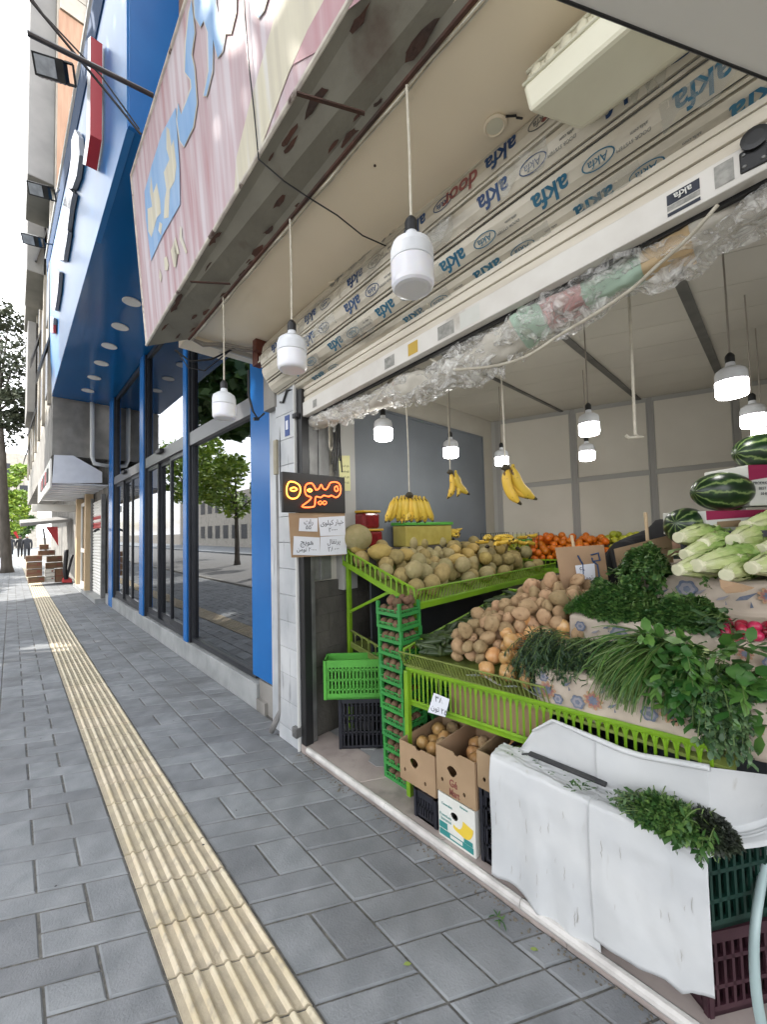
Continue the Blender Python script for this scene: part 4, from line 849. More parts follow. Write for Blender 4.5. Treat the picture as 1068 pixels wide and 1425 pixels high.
for dy, dz in ((-.02, -.02), (.02, -.02), (.02, .015)): b.lathe([(.006, 0), (.004, .004)], 8, Matrix.Translation(p + V((0, dy, dz))) @ Matrix.Rotation(-pi / 2, 4, 'Y'))
b.build('rivet', 'greysteel', o)
b = MB(); b.box(1.5, 1.53, 2.455, 2.515, 2.44, 2.475); b.tube([(1.495, 2.47, 2.457), (1.535, 2.47, 2.457)], .011, 10); b.build('hasp', 'darksteel', RS, bevel=.004)
# film print: the maker's words repeat along each slat, upside down as rolled
def ftext(k, y, body, size, m_, bold=.0, dz=0, shear=.15):
    th = th0 + (k + .5) * dA; c = RCn(y); nrm = V((cos(th), 0, sin(th))); dn = V((-sin(th), 0, cos(th)))
    p = V((c.x, y, c.z)) + nrm * (RR + .0125) + dn * dz; T = frame(p, (0, 1, sl), dn); bb = MB(); bb.text(body, size, T, 0, th=.001, bold=bold, shear=shear); return bb
def putm(m_, bb): return bb.build('film_print', m_, roll)
for k, ph, ink, al in ((1, .3, 'inkgrey', .8), (2, .05, 'inkblue', .8), (3, .0, 'inkblue', 1), (4, .2, 'inkteal', 1), (5, .32, 'inkteal', 1), (6, .12, 'inkblue', .8), (7, .25, 'inkgrey', .8)):
    y = 2.55 - ph
    while y > -.3:
        if rnd.random() > .06:
            i1 = 'inkgrey' if al < 1 and rnd.random() < .6 else ink
            putm(ink if k > 1 else 'inkgrey', ftext(k, y, 'akfa', .086, ink, bold=.0018, shear=.1, dz=-.008))
            th = th0 + (k + .5) * dA; bb = ftext(k, y - .165, 'Akfa', .036, ink, dz=-.006); T = frame(V((RCn(y - .165).x, y - .165, RCn(y - .165).z)) + V((cos(th), 0, sin(th))) * (RR + .0125) + V((-sin(th), 0, cos(th))) * -.006, (0, 1, sl), V((-sin(th), 0, cos(th))))
            n = 26; ring = [(.053 * cos(2 * pi * j / n), .0255 * sin(2 * pi * j / n)) for j in range(n)]; bb.plate([ring, [(x * .92, z * .86) for x, z in ring]], .001, T); putm(i1, bb)
            if y < 2: bb = ftext(k, y - .27, 'DOOR SYSTEM', .015, ink, dz=.006); putm('inkgrey', bb); putm('inkgrey', ftext(k, y - .29, 'akfa.com', .014, ink, dz=-.014))
            if k == 2: putm('inkred' if y < 1 else 'cablewhite', ftext(k, y + .19, 'door', .09, 'inkred', bold=.002, dz=-.006))
        y -= .45
# torn film edges
b = MB()
for i in range(34):
    k = rnd.choice([1, 2, 3, 4, 5, 6]); y = U(-.2, 2.6); a = th0 + k * dA + U(0, .3) * dA; ln = U(.06, .3)
    b = MB()
    f0 = lambda u, v: rpt(a + v * dA * .55 * (1 + .3 * sin(u * 9 + i)), y - u * ln, RR + .014 + .006 * sin(u * 14 + v * 5 + i) + .003 * v)
    b.grid(f0, 8, 3); b.build('torn_film', 'filmclear', roll, smooth=True)
# ------------------------------------------------------------------ crumpled plastic curtain rolled under the shutter
PB = [onX(x, y, X) for x, y, X in ((420, 592, 1.64), (470, 577, 1.66), (520, 556, 1.68), (560, 543, 1.68), (600, 530, 1.68), (650, 509, 1.68), (700, 480, 1.68), (760, 438, 1.68), (830, 400, 1.68), (900, 365, 1.68), (960, 336, 1.68), (1010, 310, 1.68), (1068, 280, 1.68), (1120, 258, 1.68))]
PRd = [.035, .07, .06, .075, .07, .078, .085, .085, .085, .08, .08, .07, .075, .07]
def spl(pts, rs, n):
    o = []; m = len(pts) - 1
    for i in range(n + 1):
        t = i / n * m; k = min(int(t), m - 1); f = t - k; p0, p1, p2, p3 = [pts[max(0, min(m, k + d))] for d in (-1, 0, 1, 2)]
        q = .5 * ((2 * p1) + (p2 - p0) * f + (2 * p0 - 5 * p1 + 4 * p2 - p3) * f * f + (3 * p1 - p0 - 3 * p2 + p3) * f ** 3)
        o.append((q, rs[k] * (1 - f) + rs[k + 1] * f))
    return o
PL = thing('plastic_curtain', 'crumpled clear plastic curtain rolled up with pastel cloth inside under the shutter', 'curtain', PB[6])
def wtube(seg, rs, n, amp, fr, seed, flat=1.0):
    b = MB(); k = len(seg); vs = []
    for i, (p, r) in enumerate(seg):
        t = (seg[min(i + 1, k - 1)][0] - seg[max(i - 1, 0)][0]).normalized(); a = V((0, 0, 1)); a = (a - t * a.dot(t)).normalized(); c = t.cross(a)
        for j in range(n):
            g = 2 * pi * j / n; d = a * cos(g) * flat + c * sin(g); q = p + d * r * rs
            q2 = V((q.x, q.y * .4, q.z)); h = noise.noise(q2 * fr + V((seed, 0, 0))) + .9 * (abs(noise.noise(q2 * fr * 2.2 + V((0, seed, 0)))) - .25) + .5 * abs(noise.noise(q2 * fr * 4.5)); vs.append(q + d * r * amp * h)
    b.add(vs, [(i * n + j, i * n + (j + 1) % n, (i + 1) * n + (j + 1) % n, (i + 1) * n + j) for i in range(k - 1) for j in range(n)] + [tuple(range(n)), tuple(range((k - 1) * n, k * n))]); return b
SEG = spl(PB, PRd, 240)
wtube(SEG, 1.0, 44, .85, 10, 3).build('clear_wrap', 'wrap', PL, smooth=False)
mat('clothmint', (.42, .55, .44), (.36, .48, .38), sc=6, rough=.7); mat('clothpink', (.55, .33, .31), (.48, .28, .27), sc=6, rough=.7); mat('clothorange', (.50, .34, .17), (.55, .42, .25), sc=6, rough=.7); mat('clothgrey', (.56, .53, .46), (.42, .39, .33), sc=8, rough=.7)
for i0, i1, m_ in ((2, 83, 'clothgrey'), (83, 119, 'clothgrey'), (119, 130, 'clothmint'), (130, 144, 'clothpink'), (144, 165, 'clothmint'), (165, 186, 'clothorange'), (186, 238, 'clothgrey')): wtube(SEG[i0:i1 + 1], .84, 22, .5, 8, 5).build('rolled_cloth', m_, PL, smooth=True)
b = MB()
for i in range(50):
    p, r = SEG[rnd.randrange(2, 150)]; d = V((U(-.6, .2), U(-.5, .5), U(-1, .3))).normalized(); q = p + d * r; u_ = V((U(-1, 1), U(-1, 1), U(-1, 1))).normalized() * U(.02, .06); v_ = V((U(-1, 1), U(-1, 1), U(-1, 1))).normalized() * U(.015, .04)
    b = MB(); b.grid(lambda s, t: q + u_ * (s - .5) * 2 + v_ * (t - .5) * 2 + d * .02 * sin(s * 5 + t * 3 + i), 4, 4); b.build('plastic_scrap', 'wrap', PL, smooth=True)
b = MB(); b.tube([p for p, r in spl([onX(x, y, X) for x, y, X in ((1000, 285, 1.56), (960, 330, 1.57), (915, 370, 1.57), (880, 402, 1.57), (830, 436, 1.57), (780, 466, 1.57), (735, 495, 1.57), (695, 508, 1.57), (655, 513, 1.58), (625, 513, 1.6), (600, 500, 1.62), (585, 495, 1.64))], [1] * 12, 60)], .0065, 8); tag(b.build('beige_cable', 'cablewhite', smooth=True), 'beige cable sagging in front of the rolled plastic', 'cable')
# cream unit under the soffit and the white board overhead
AU = thing('cream_unit', 'cream moulded plastic unit with ornate edge hung under the soffit', 'wall unit', (1.2, .2, 2.9))
E0 = [onZ(x, y, z) for x, y, z in ((735, 155, 2.86), (808, 182, 2.86), (728, 98, 3.0))]
dY = V((-.01, -1, .03)).normalized()
b = MB(); P_ = [V((1.0, .475, 3.02)), V((1.02, .50, 2.96)), V((1.10, .50, 2.87)), V((1.32, .42, 2.865)), V((1.5, .36, 2.99)), V((1.5, .36, 3.119)), V((1.0, .45, 3.119))]
P_ = [onZ(735, 100, 3.05), onZ(728, 125, 2.97), onZ(736, 158, 2.90), onZ(808, 182, 2.90), onZ(838, 165, 3.0), onZ(830, 140, 3.11), onZ(745, 92, 3.11)]
b.prism(P_, dY * .9); b.build('housing', 'creamplastic', AU, bevel=.012)
b = MB(); a0, a1 = P_[0], P_[1]
for i in range(14):
    c = a0.lerp(a1, .45) + dY * (.035 + i * .045) + V((-.001, 0, 0)); vs, fs = lumpy(.005, .017, .021, .3, 2, i, 8, 6); b.add([p + c for p in vs], fs)
for k in (.12, .85): c = a0.lerp(a1, k) + V((-.004, 0, 0)); b.tube([c, c + dY * .8], .006, 6)
b.build('ornament', 'creamplastic', AU, smooth=True)
w0, w1 = onZ(785, 0, 2.62), onZ(1068, 110, 2.62); wd = (w1 - w0).normalized(); wn = V((0, 0, 1)).cross(wd); wn = wn if wn.y < 0 else -wn; wa, wb = w0 - wd * .5, w1 + wd * .6
b = MB(); b.prism([wa, wb, wb + wn * .9, wa + wn * .9], (0, 0, .05)); tag(b.build('overhead_board', 'whitepaint', bevel=.003), 'plain white board overhead in the top right corner', 'board')
b = MB(); b.tube([wa + V((0, 0, -.001)), wb + V((0, 0, -.001))], .003, 6); o = b.build('board_edge', 'black', COL.objects['overhead_board'])
# ------------------------------------------------------------------ bulbs
def bulb_proto(name, dia, lit, label, loc, cord, group, tilt=0):
    t = thing(name, label, 'light bulb', loc, group); r = dia / 2; h = dia * 1.0
    b = MB(); b.lathe([(r * .30, dia * 1.36), (r * .30, dia * 1.60), (r * .25, dia * 1.66), (r * .12, dia * 1.74)], 16, Matrix.Translation(loc)); b.build('socket', 'black', t, smooth=True)
    b = MB(); b.lathe([(r * .985, dia * .62), (r, dia * .66), (r * .99, dia * .9), (r * .9, dia * 1.04), (r * .62, dia * 1.15), (r * .33, dia * 1.2), (r * .27, dia * 1.36)], 28, Matrix.Translation(loc)); b.build('bulb_body', 'bulbbody', t, smooth=True)
    b = MB(); b.lathe([(r * .70, 0), (r * .86, dia * .02), (r * .95, dia * .07), (r * .985, dia * .15), (r * .99, dia * .6)], 28, Matrix.Translation(loc)); b.build('diffuser', 'bulbon' if lit else 'bulboff', t, smooth=True)
    b = MB(); L0 = V(loc); b.tube([L0 + V((0, 0, dia * 1.7)), L0 + V((.002, 0, dia * 1.7 + cord * .5)), L0 + V((0, .002, dia * 1.7 + cord))], .0045, 6); b.build('cord', 'cablewhite' if not lit else 'cablegrey', t)
    return t
for px, py, bx, by, D, lab in ((575, 404, 575, 278, .142, 'largest unlit white bulb hanging nearest under the sign'), (407, 516, 405, 430, .138, 'middle one of the three unlit bulbs under the sign'), (312, 583, 311, 520, .138, 'farthest unlit bulb hanging before the shop window')):
    p = onX(px, py, .93); L0 = V((.93, p.y, p.z)); bulb_proto('hanging_bulb', D, False, lab, L0, 3.075 - (L0.z + D * 1.7), 'unlit bulbs hanging under the sign')
for px, py, d, lab in ((534, 613, 2.70, 'lit bulb nearest the doorway pier, left of the bananas'), (628, 637, 3.3, 'lit bulb above the small pair of hanging bananas'), (699, 648, 3.75, 'lit bulb just above the spotted hanging bananas'), (821, 606, 2.65, 'upper lit bulb of the two in line by the back wall'), (818, 641, 3.5, 'lower lit bulb of the two in line by the back wall'), (1020, 553, 1.92, 'brightest lit bulb nearest the street, above the watermelons'), (1050, 595, 2.5, 'lit bulb right of the brightest one near the photo edge'), (1063, 612, 2.95, 'lit bulb half hidden behind the topmost watermelon')):
    L0 = dep(px, py, d); bulb_proto('lit_bulb', .13, True, lab, L0, max(.05, zc(L0.y) - .02 - L0.z - .22), 'lit bulbs inside the shop')
# ------------------------------------------------------------------ pier fittings
b = MB(); b.tube([(1.485, 2.86, .03), (1.505, 2.82, .12), (1.535, 2.79, .2), (1.535, 2.785, .5), (1.535, 2.785, 2.06)], .024, 10); c = tag(b.build('conduit_pipe', 'greypvc', smooth=True), 'grey conduit pipe down the pier, bent outward at the foot', 'pipe')
b = MB(); b.box(1.5, 1.57, 2.76, 2.815, 2.05, 2.33); b.build('lid', 'boxbeige', None, bevel=.008); o = COL.objects['lid']; o.name = 'junction_box'; tag(o, 'beige metal junction box on top of the conduit pipe', 'box')
b = MB(); b.tube([(1.53, 2.74, 3.0), (1.53, 2.735, 2.5), (1.52, 2.73, 2.2), (1.53, 2.74, 1.6)], .008, 6); b.tube([(1.52, 2.72, 2.62), (1.51, 2.66, 2.6), (1.51, 2.6, 2.68), (1.53, 2.53, 2.67), (1.53, 2.52, 2.55)], .009, 6); b.tube([(1.54, 2.76, 2.06), (1.53, 2.73, 1.95), (1.54, 2.75, 1.8)], .007, 6); tag(b.build('pier_cables', 'darksteel'), 'dark cables looped over the marble pier', 'cable')
b = MB(); b.box(1.517, 1.5195, 2.58, 2.65, 2.33, 2.49); s_ = tag(b.build('blue_sticker', 'stickerblue'), 'torn blue sticker high on the marble pier', 'sticker')
b = MB(); b.text('JB', .05, frame((1.5165, 2.615, 2.41), (0, -1, 0), (0, 0, 1)), 0) if False else b.box(1.5155, 1.5165, 2.6, 2.635, 2.38, 2.45); b.build('print', 'paper', s_)
b = MB(); b.tube([(1.78, 2.43, 2.5), (1.78, 2.43, 2.25), (1.795, 2.43, 2.22), (1.81, 2.43, 2.25)], .006, 6); tag(b.build('wire_hook', 'cablewhite'), 'pale wire hook hanging above the neon sign', 'hook')
b = MB()
for i in range(6): b.tube([(1.81 + i * .014, 2.43, 2.6 - i * .01), (1.82 + i * .012 + U(-.02, .02), 2.42, 2.3), (1.8 + i * .02, 2.43, 2.05 + U(0, .1))], .006, 5)
tag(b.build('cord_bundle', 'black'), 'tangled black cords hanging behind the neon sign', 'cord')
# neon sign and price card
NS = thing('neon_sign', 'black board with glowing red and orange neon letters by the pier', 'sign', (1.6, 2.36, 1.7))
n0, n1 = onY(393, 660, 2.36), onY(480, 659, 2.36); z0 = onY(393, 713, 2.36).z; z1 = n0.z
b = MB(); b.box(n0.x, n1.x, 2.36, 2.385, z0, z1 + .02); b.build('board', 'black', NS, bevel=.004)
def nx(x, y): p = onY(370 + x / 5.94, 560 + y / 5.94, 2.345); return p
def nline(pts, m_, close=True, r=.0052):
    P0 = [nx(*p) for p in pts]; 
    if close: P0 = P0 + [P0[0], P0[1]]
    o = [p for p, q in spl(P0, [1] * len(P0), len(P0) * 5)]; b = MB(); b.tube(o, r, 8); return b.build('neon_tube', m_, NS, smooth=True)
nline([(200, 655), (240, 660), (280, 690), (285, 740), (260, 785), (215, 795), (180, 770), (172, 720), (180, 680)], 'neonhot')
nline([(205, 712), (235, 702), (258, 718), (235, 732), (210, 728)], 'neonhot')
nline([(345, 672), (380, 668), (405, 700), (415, 722), (440, 712), (458, 680), (475, 712), (500, 718), (520, 690), (535, 665), (570, 658), (605, 670), (620, 710), (612, 760), (580, 785), (545, 770), (520, 778), (480, 770), (455, 785), (415, 780), (408, 820), (395, 862), (300, 862), (355, 815), (375, 785), (340, 770), (325, 740), (325, 700)], 'neon')
nline([(345, 725), (365, 715), (382, 728), (365, 738)], 'neonhot'); nline([(572, 700), (590, 692), (598, 725), (582, 735), (570, 720)], 'neon')
nline([(432, 828), (452, 815), (468, 828), (485, 815), (503, 828), (485, 845), (468, 832), (450, 845)], 'neon', r=.004)
CB = thing('price_board', 'brown cardboard hung under the neon sign with four handwritten price papers', 'price board', (1.65, 2.37, 1.4))
b = MB(); q = [onY(x, y, 2.372) for x, y in ((402, 714), (480, 713), (482, 772), (406, 776))]; b.prism(q, (0, .006, 0)); b.build('card', 'cardboard', CB)
def papert(par, pts, lines, Y, nm='price_paper'):
    q = [onY(x, y, Y) for x, y in pts]; b = MB(); b.prism(q, (0, .0015, 0)); o = b.build(nm, 'paper', par); c = sum(q, V()) / 4; ux = (q[1] - q[0]); uy = (q[0] - q[3]); b = MB(); k = len(lines)
    for i, (s_, sz) in enumerate(lines): b.text(s_, sz, frame(c + uy * ((k - 1) / 2 - i) * (.8 / k) - V((0, .001, 0)), ux, uy), 0, th=.0006, align='CENTER')
    b.build('handwriting', 'ink', o); return o
papert(CB, ((417, 721), (442, 721), (442, 740), (416, 739)), [('ﺕﺍﺭ', .05), ('۵۵', .045)], 2.368)
papert(CB, ((443, 720), (480, 718), (481, 745), (446, 746)), [('ﯼﻮﻠﯿﮐ ﺭﺎﯿﺧ', .052), ('۲۰۰۰۰', .05)], 2.367)
papert(CB, ((409, 746), (445, 748), (445, 773), (408, 772)), [('ﺞﯾﻮﻫ', .055), ('ﻦﻣﻮﺗ ۲۰۰۰۰', .042)], 2.366)
papert(CB, ((446, 747), (482, 745), (483, 771), (445, 773)), [('ﻝﺎﻘﺗﺮﭘ', .05), ('۲۸۰۰۰', .055)], 2.368)
b = MB(); q = [onY(x, y, 2.43) for x, y in ((471, 634), (487, 634), (488, 683), (474, 683))]; b.prism(q, (0, .003, 0)); yn = tag(b.build('yellow_notice', 'paperyellow'), 'yellow paper notice on the pale pilaster beside the neon sign', 'notice')
b = MB()
for i in range(4): b.text('ﺖﺳﺍ ﻩﺯﺎﺗ', .022, frame((q[0] + q[1] + q[2] + q[3]) / 4 + V((0, -.002, .06 - i * .045)), (1, 0, 0), (0, 0, 1)), 0, th=.0006)
b.build('handwriting', 'ink', yn)
for u, z, w_, h, m_, lab in ((.17, 1.42, .12, .06, 'paperyellow', 'small yellow note on the back wall under the spotted bananas'), (.36, 1.32, .1, .09, 'plasticyellow', 'small square brown and yellow switch plate on the back wall')):
    b = MB(); bwbox(b, u, u + w_, z, z + h, .016, .022); tag(b.build('wall_note', m_), lab, 'note')
# rope and empty hook hanging inside
b = MB(); r0, r1 = dep(877, 428, 1.75), dep(883, 606, 1.75); r1.x, r1.y = r0.x + .005, r0.y + .006; b.tube([V((r0.x, r0.y, 3.05)), r0, r0.lerp(r1, .5) + V((.004, 0, 0)), r1], .006, 6); b.tube([r1 + V((.0, -.0, 0)), r1 + V((.025, -.025, -.012)), r1 + V((-.02, .02, -.014)), r1 + V((-.03, .03, 0))], .007, 6); tag(b.build('hanging_rope', 'cablewhite'), 'knotted white rope hanging empty from the shop ceiling', 'rope')
# ------------------------------------------------------------------ green racks
def fence(b, p0, p1, h, n, r=.006, lean=V((0, 0, 0)), arch=True, rail=.008):
    """wire fence between p0 and p1: two rails and n uprights with small arches"""
    p0 = V(p0); p1 = V(p1); up = V((0, 0, h)) + lean
    b.tube([p0, p1], rail, 6); b.tube([p0 + up, p1 + up], rail, 6); d = (p1 - p0) / n
    for i in range(n + 1):
        a = p0 + d * i; b.tube([a, a + up], r, 5)
        if arch and i < n: m = a + d * .5 + up * .97; b.tube([a + up * .72, a + d * .2 + up * .9, m, a + d * .8 + up * .9, a + d + up * .72], r * .8, 5)
def post(b, x, y, z0, z1, w_=.032): b.box(x - w_ / 2, x + w_ / 2, y - w_ / 2, y + w_ / 2, z0, z1)
R1 = thing('produce_rack', 'lime green metal rack of melons along the left wall', 'rack', (2.7, 2.05, .05))
z1_ = lambda y: 1.10 + (y - 1.69) * .33
for x, y in ((1.93, 1.70), (1.93, 2.41), (3.95, 1.70)): b = MB(); post(b, x, y, .05, z1_(y) + (.0 if y < 2 else .2)); b.build('post', 'limegreen', R1, bevel=.003)
b = MB(); b.add([V((x, y, z1_(y) - o)) for o in (0, .012) for x, y in ((1.9, 1.69), (4.1, 1.69), (4.1, 2.45), (1.9, 2.45))], [(0, 1, 2, 3), (7, 6, 5, 4), (0, 4, 5, 1), (1, 5, 6, 2), (2, 6, 7, 3), (3, 7, 4, 0)]); b.build('tray', 'limeold', R1)
b = MB(); fence(b, (1.9, 1.69, z1_(1.69)), (1.9, 2.44, z1_(2.44)), .10, 14, lean=V((-.0, 0, 0))); b.bar((1.9, 1.68, z1_(1.68) - .01), (1.9, 2.44, z1_(2.44) - .01), .012, .04); b.build('side_fence', 'limegreen', R1)
b = MB(); fence(b, (1.9, 1.69, z1_(1.69)), (4.1, 1.69, z1_(1.69)), .095, 60, r=.0035, lean=V((0, -.03, 0)), arch=False); b.bar((1.9, 1.685, z1_(1.69) - .02), (4.1, 1.685, z1_(1.69) - .02), .012, .035); b.build('front_fence', 'limegreen', R1)
b = MB(); b.bar((1.93, 2.4, .95), (1.93, 1.95, 1.15), .02); b.bar((1.93, 1.72, 1.02), (1.93, 1.8, 1.1), .03); b.build('brace', 'limegreen', R1)
b = MB(); b.bar((1.93, 2.42, .70), (1.95, 1.75, .56), .012, .035); fence(b, (1.93, 2.42, .72), (1.95, 1.75, .58), .09, 9, r=.004); b.add([(1.93, 2.42, .7), (1.95, 1.75, .56), (3.0, 1.75, .56), (3.0, 2.42, .7)], [(0, 1, 2, 3)]); b.build('lower_tray', 'limeold', R1)
b = MB(); b.box(2.0, 4.2, 2.3, 2.49, 1.28, 1.43); b.build('back_shelf', 'darktile', R1)
b = MB(); 
for k in range(13): b.tube([V((3.55 + k * .05, 2.2, 1.38)), V((3.55 + k * .05, 2.2, 1.52))], .003, 4)
for z in (1.38, 1.45, 1.52): b.tube([V((3.55, 2.2, z)), V((4.15, 2.2, z))], .003, 4)
for k in range(8): b.tube([V((4.15, 2.2 - k * .05, 1.35)), V((4.15, 2.2 - k * .05, 1.52))], .003, 4)
tag(b.build('wire_basket', 'cratedark'), 'dark green wire basket at the far end of the melon rack', 'basket')
# front rack
FX = 1.70
zt = lambda x: .79 + (x - FX) * .135
R2 = thing('produce_rack', 'bright lime green metal rack in the open front holding potatoes, onions and herbs', 'rack', (2.2, .8, .05))
b = MB(); post(b, FX - .02, 1.57, .05, .765, .03); b.build('post', 'limegreen', R2, bevel=.003)
b = MB(); fence(b, (FX, 1.59, .585), (FX, .20, .66), .18, 44, r=.0055, rail=.011); b.bar((FX, 1.59, .577), (FX, .20, .652), .012, .03); b.build('front_fence', 'limegreen', R2)
b = MB(); fence(b, (FX + .002, 1.61, .785), (FX + .002, .74, .815), .085, 40, r=.0032, lean=V((-.045, 0, 0)), arch=False, rail=.005); b.build('front_lip', 'limeold', R2)
b = MB(); b.add([V((x, y, zt(x) - o)) for o in (0, .012) for x, y in ((FX, .14), (3.0, .14), (3.0, 1.61), (FX, 1.61))], [(0, 1, 2, 3), (7, 6, 5, 4), (0, 4, 5, 1), (1, 5, 6, 2), (2, 6, 7, 3), (3, 7, 4, 0)]); b.build('tray', 'limeold', R2)
b = MB(); fence(b, (FX, 1.61, zt(FX)), (3.0, 1.61, zt(3.0)), .085, 24, r=.005); b.build('side_fence', 'limegreen', R2)
b = MB(); fence(b, (3.0, 1.61, zt(3.0)), (3.0, .6, zt(3.0)), .1, 22, r=.006, rail=.01); b.build('back_fence', 'limegreen', R2)
b = MB(); b.box(FX + .02, FX + .03, .75, 1.3, .60, .77); b.build('liner_board', 'cardboard', R2)
# rack along the back wall
R3 = thing('produce_rack', 'dark green rack of oranges and limes along the back wall', 'rack', bw(.7, .05, .5))
def zr3(o): return 1.30 - (o - .05) * .25
b = MB(); a = [bw(-.1, zr3(.05), .05), bw(1.9, zr3(.05), .05), bw(1.9, zr3(.7), .7), bw(-.1, zr3(.7), .7)]; b.prism(a, (0, 0, -.02)); b.build('tray', 'cratedark', R3)
b = MB(); fence(b, bw(-.1, zr3(.7), .7), bw(1.9, zr3(.7), .7), .09, 50, r=.004, arch=False); b.bar(bw(-.1, zr3(.7) - .02, .7), bw(1.9, zr3(.7) - .02, .7), .015, .05); b.build('front_fence', 'limegreen', R3)
for u in (-.05, .9, 1.85): b = MB(); p = bw(u, 0, .66); post(b, p.x, p.y, .05, 1.12); b.build('post', 'limegreen', R3)
b = MB(); a = [bw(-.1, 1.30, .04), bw(.75, 1.30, .04), bw(.75, 1.43, .04), bw(-.1, 1.43, .04)]; b.prism(a, BWn * .02); b.build('back_board', 'cratebright', R3)
# ------------------------------------------------------------------ fruit and vegetables
def scatter(protos, spots, label, cat, group, rot=None, scr=.045):
    for i, (p, r) in enumerate(spots):
        o = protos[i % len(protos)]; n = o['n'] if 'n' in o else 0; rr_ = rot(i) if rot else rrot(); s = r / scr
        if not n: o['n'] = 1; o.location = p; o.rotation_euler = rr_; o.scale = (s, s, s); tag(o, label, cat, group)
        else: dup(o, p, rr_, s, ks=[])
def cleanup(protos):
    for o in protos:
        if 'n' in o: del o['n']
# potatoes
pot = [fruit('potato', 'potato', .055, .044, .040, .20, 1.3, s, 16, 11) for s in (1, 2, 3, 4, 5)]
hp = lambda x, y: zt(x) + .235 * math.exp(-((x - 2.42) / .42) ** 2 - ((y - .93) / .34) ** 2) + .05 * math.exp(-((x - 2.0) / .2) ** 2 - ((y - 1.15) / .25) ** 2)
ps = pile(230, lambda: U(.029, .047), lambda r: (U(1.80, 2.8), U(.74, 1.36 - .0)), hp, 30)
ps = [q for q in ps if not (q[0].x < 2.03 and q[0].y < 1.09 - max(0, q[0].x - 1.9))]
scatter(pot, ps, 'brown potato in the big heap on the front green rack', 'potato', 'potatoes heaped on the front rack'); cleanup(pot)
oshape = lambda d: 1 + .22 * max(0, abs(d.z) - .75) * 4 * (1 if d.z > 0 else .4)
oni = [fruit('onion', 'onion', .043, .043, .038, .06, 2, s, 18, 14, oshape) for s in (1, 2)]
os_ = pile(34, lambda: U(.036, .047), lambda r: (U(1.76, 2.08), U(.80, 1.10)), lambda x, y: zt(x) + .10 * (x - 1.7) / .3, 30)
scatter(oni, os_[:26], 'shiny golden brown onion at the front corner of the potato heap', 'onion', 'golden onions beside the potatoes', rot=lambda i: Euler((U(-.8, .8), U(-.8, .8), U(0, 6))), scr=.043); cleanup(oni)
ow = [fruit('onion', 'onionwhite', .043, .043, .037, .06, 2, s, 18, 14, oshape) for s in (3, 4)]
wsp = [(hp_ + V((0, 0, .045)), .04) for hp_ in [V((x, y, hp(x, y))) for x, y in ((2.02, .80), (2.12, .78), (2.2, .72), (2.3, .68), (2.1, .70))]]
scatter(ow, wsp, 'pale white onion lying between the golden onions and the herbs', 'onion', 'white onions beside the herbs', rot=lambda i: Euler((U(-.8, .8), U(-.8, .8), U(0, 6))), scr=.043); cleanup(ow)
cuc = [fruit('cucumber', 'cucumber', .019, .019, .075, .12, 2, s, 9, 10, lambda d: 1 + .0 * d.x) for s in (1, 2, 3)]
cs_ = pile(150, lambda: U(.016, .02), lambda r: (U(1.76, 2.92), U(1.40, 1.585)), lambda x, y: zt(x) + .045 * (1.6 - abs(y - 1.5) * 6), 12)
scatter(cuc, cs_, 'small dark green cucumber in the heap by the left fence of the front rack', 'cucumber', 'cucumbers beside the potatoes', rot=lambda i: Euler((pi / 2 + U(-.25, .25), U(-.2, .2), U(0, 6.28))), scr=.018); cleanup(cuc)
b = MB(); b.prism([(1.98, 1.385, zt(1.98)), (2.95, 1.30, zt(2.95)), (2.95, 1.30, zt(2.95) + .2), (2.4, 1.35, zt(2.4) + .13)], (.0, .006, 0)); tag(b.build('cardboard_divider', 'cardboard'), 'upright brown cardboard strip between cucumbers and potatoes', 'divider')
b = MB(); a = [onX(x, y, 1.655) for x, y in ((604, 964), (626, 973), (620, 998), (596, 991))]; b.prism(a, (.0015, 0, 0)); pt = tag(b.build('price_tag', 'paper'), 'white handwritten price tag tied to the bright green fence', 'price tag')
b = MB(); F_ = frame(sum(a, V()) / 4 - V((.001, 0, 0)), a[1] - a[0], a[0] - a[3]); b.text('۳۸', .045, F_ @ Matrix.Translation((.0, .028, 0)), 0, th=.0006); b.text('ﻥﻮﺗ ۲۵', .04, F_ @ Matrix.Translation((0, -.025, 0)), 0, th=.0006); b.build('handwriting', 'ink', pt)
b = MB(); b.tube([a[0].lerp(a[1], .4), onX(610, 945, 1.69)], .0025, 5); b.build('string', 'limeold', pt)
b = MB(); b.add([V((1.672, y, .80 + .012 * sin(y * 31))) + V((dx, 0, dz)) for dx, dz in ((-.01, .06), (.05, .035)) for y in [.76 + i * .03 for i in range(14)]], [(i, i + 1, 15 + i, 14 + i) for i in range(13)]); tag(b.build('torn_board', 'paper', bevel=0), 'torn pale card lining under the onions', 'card')
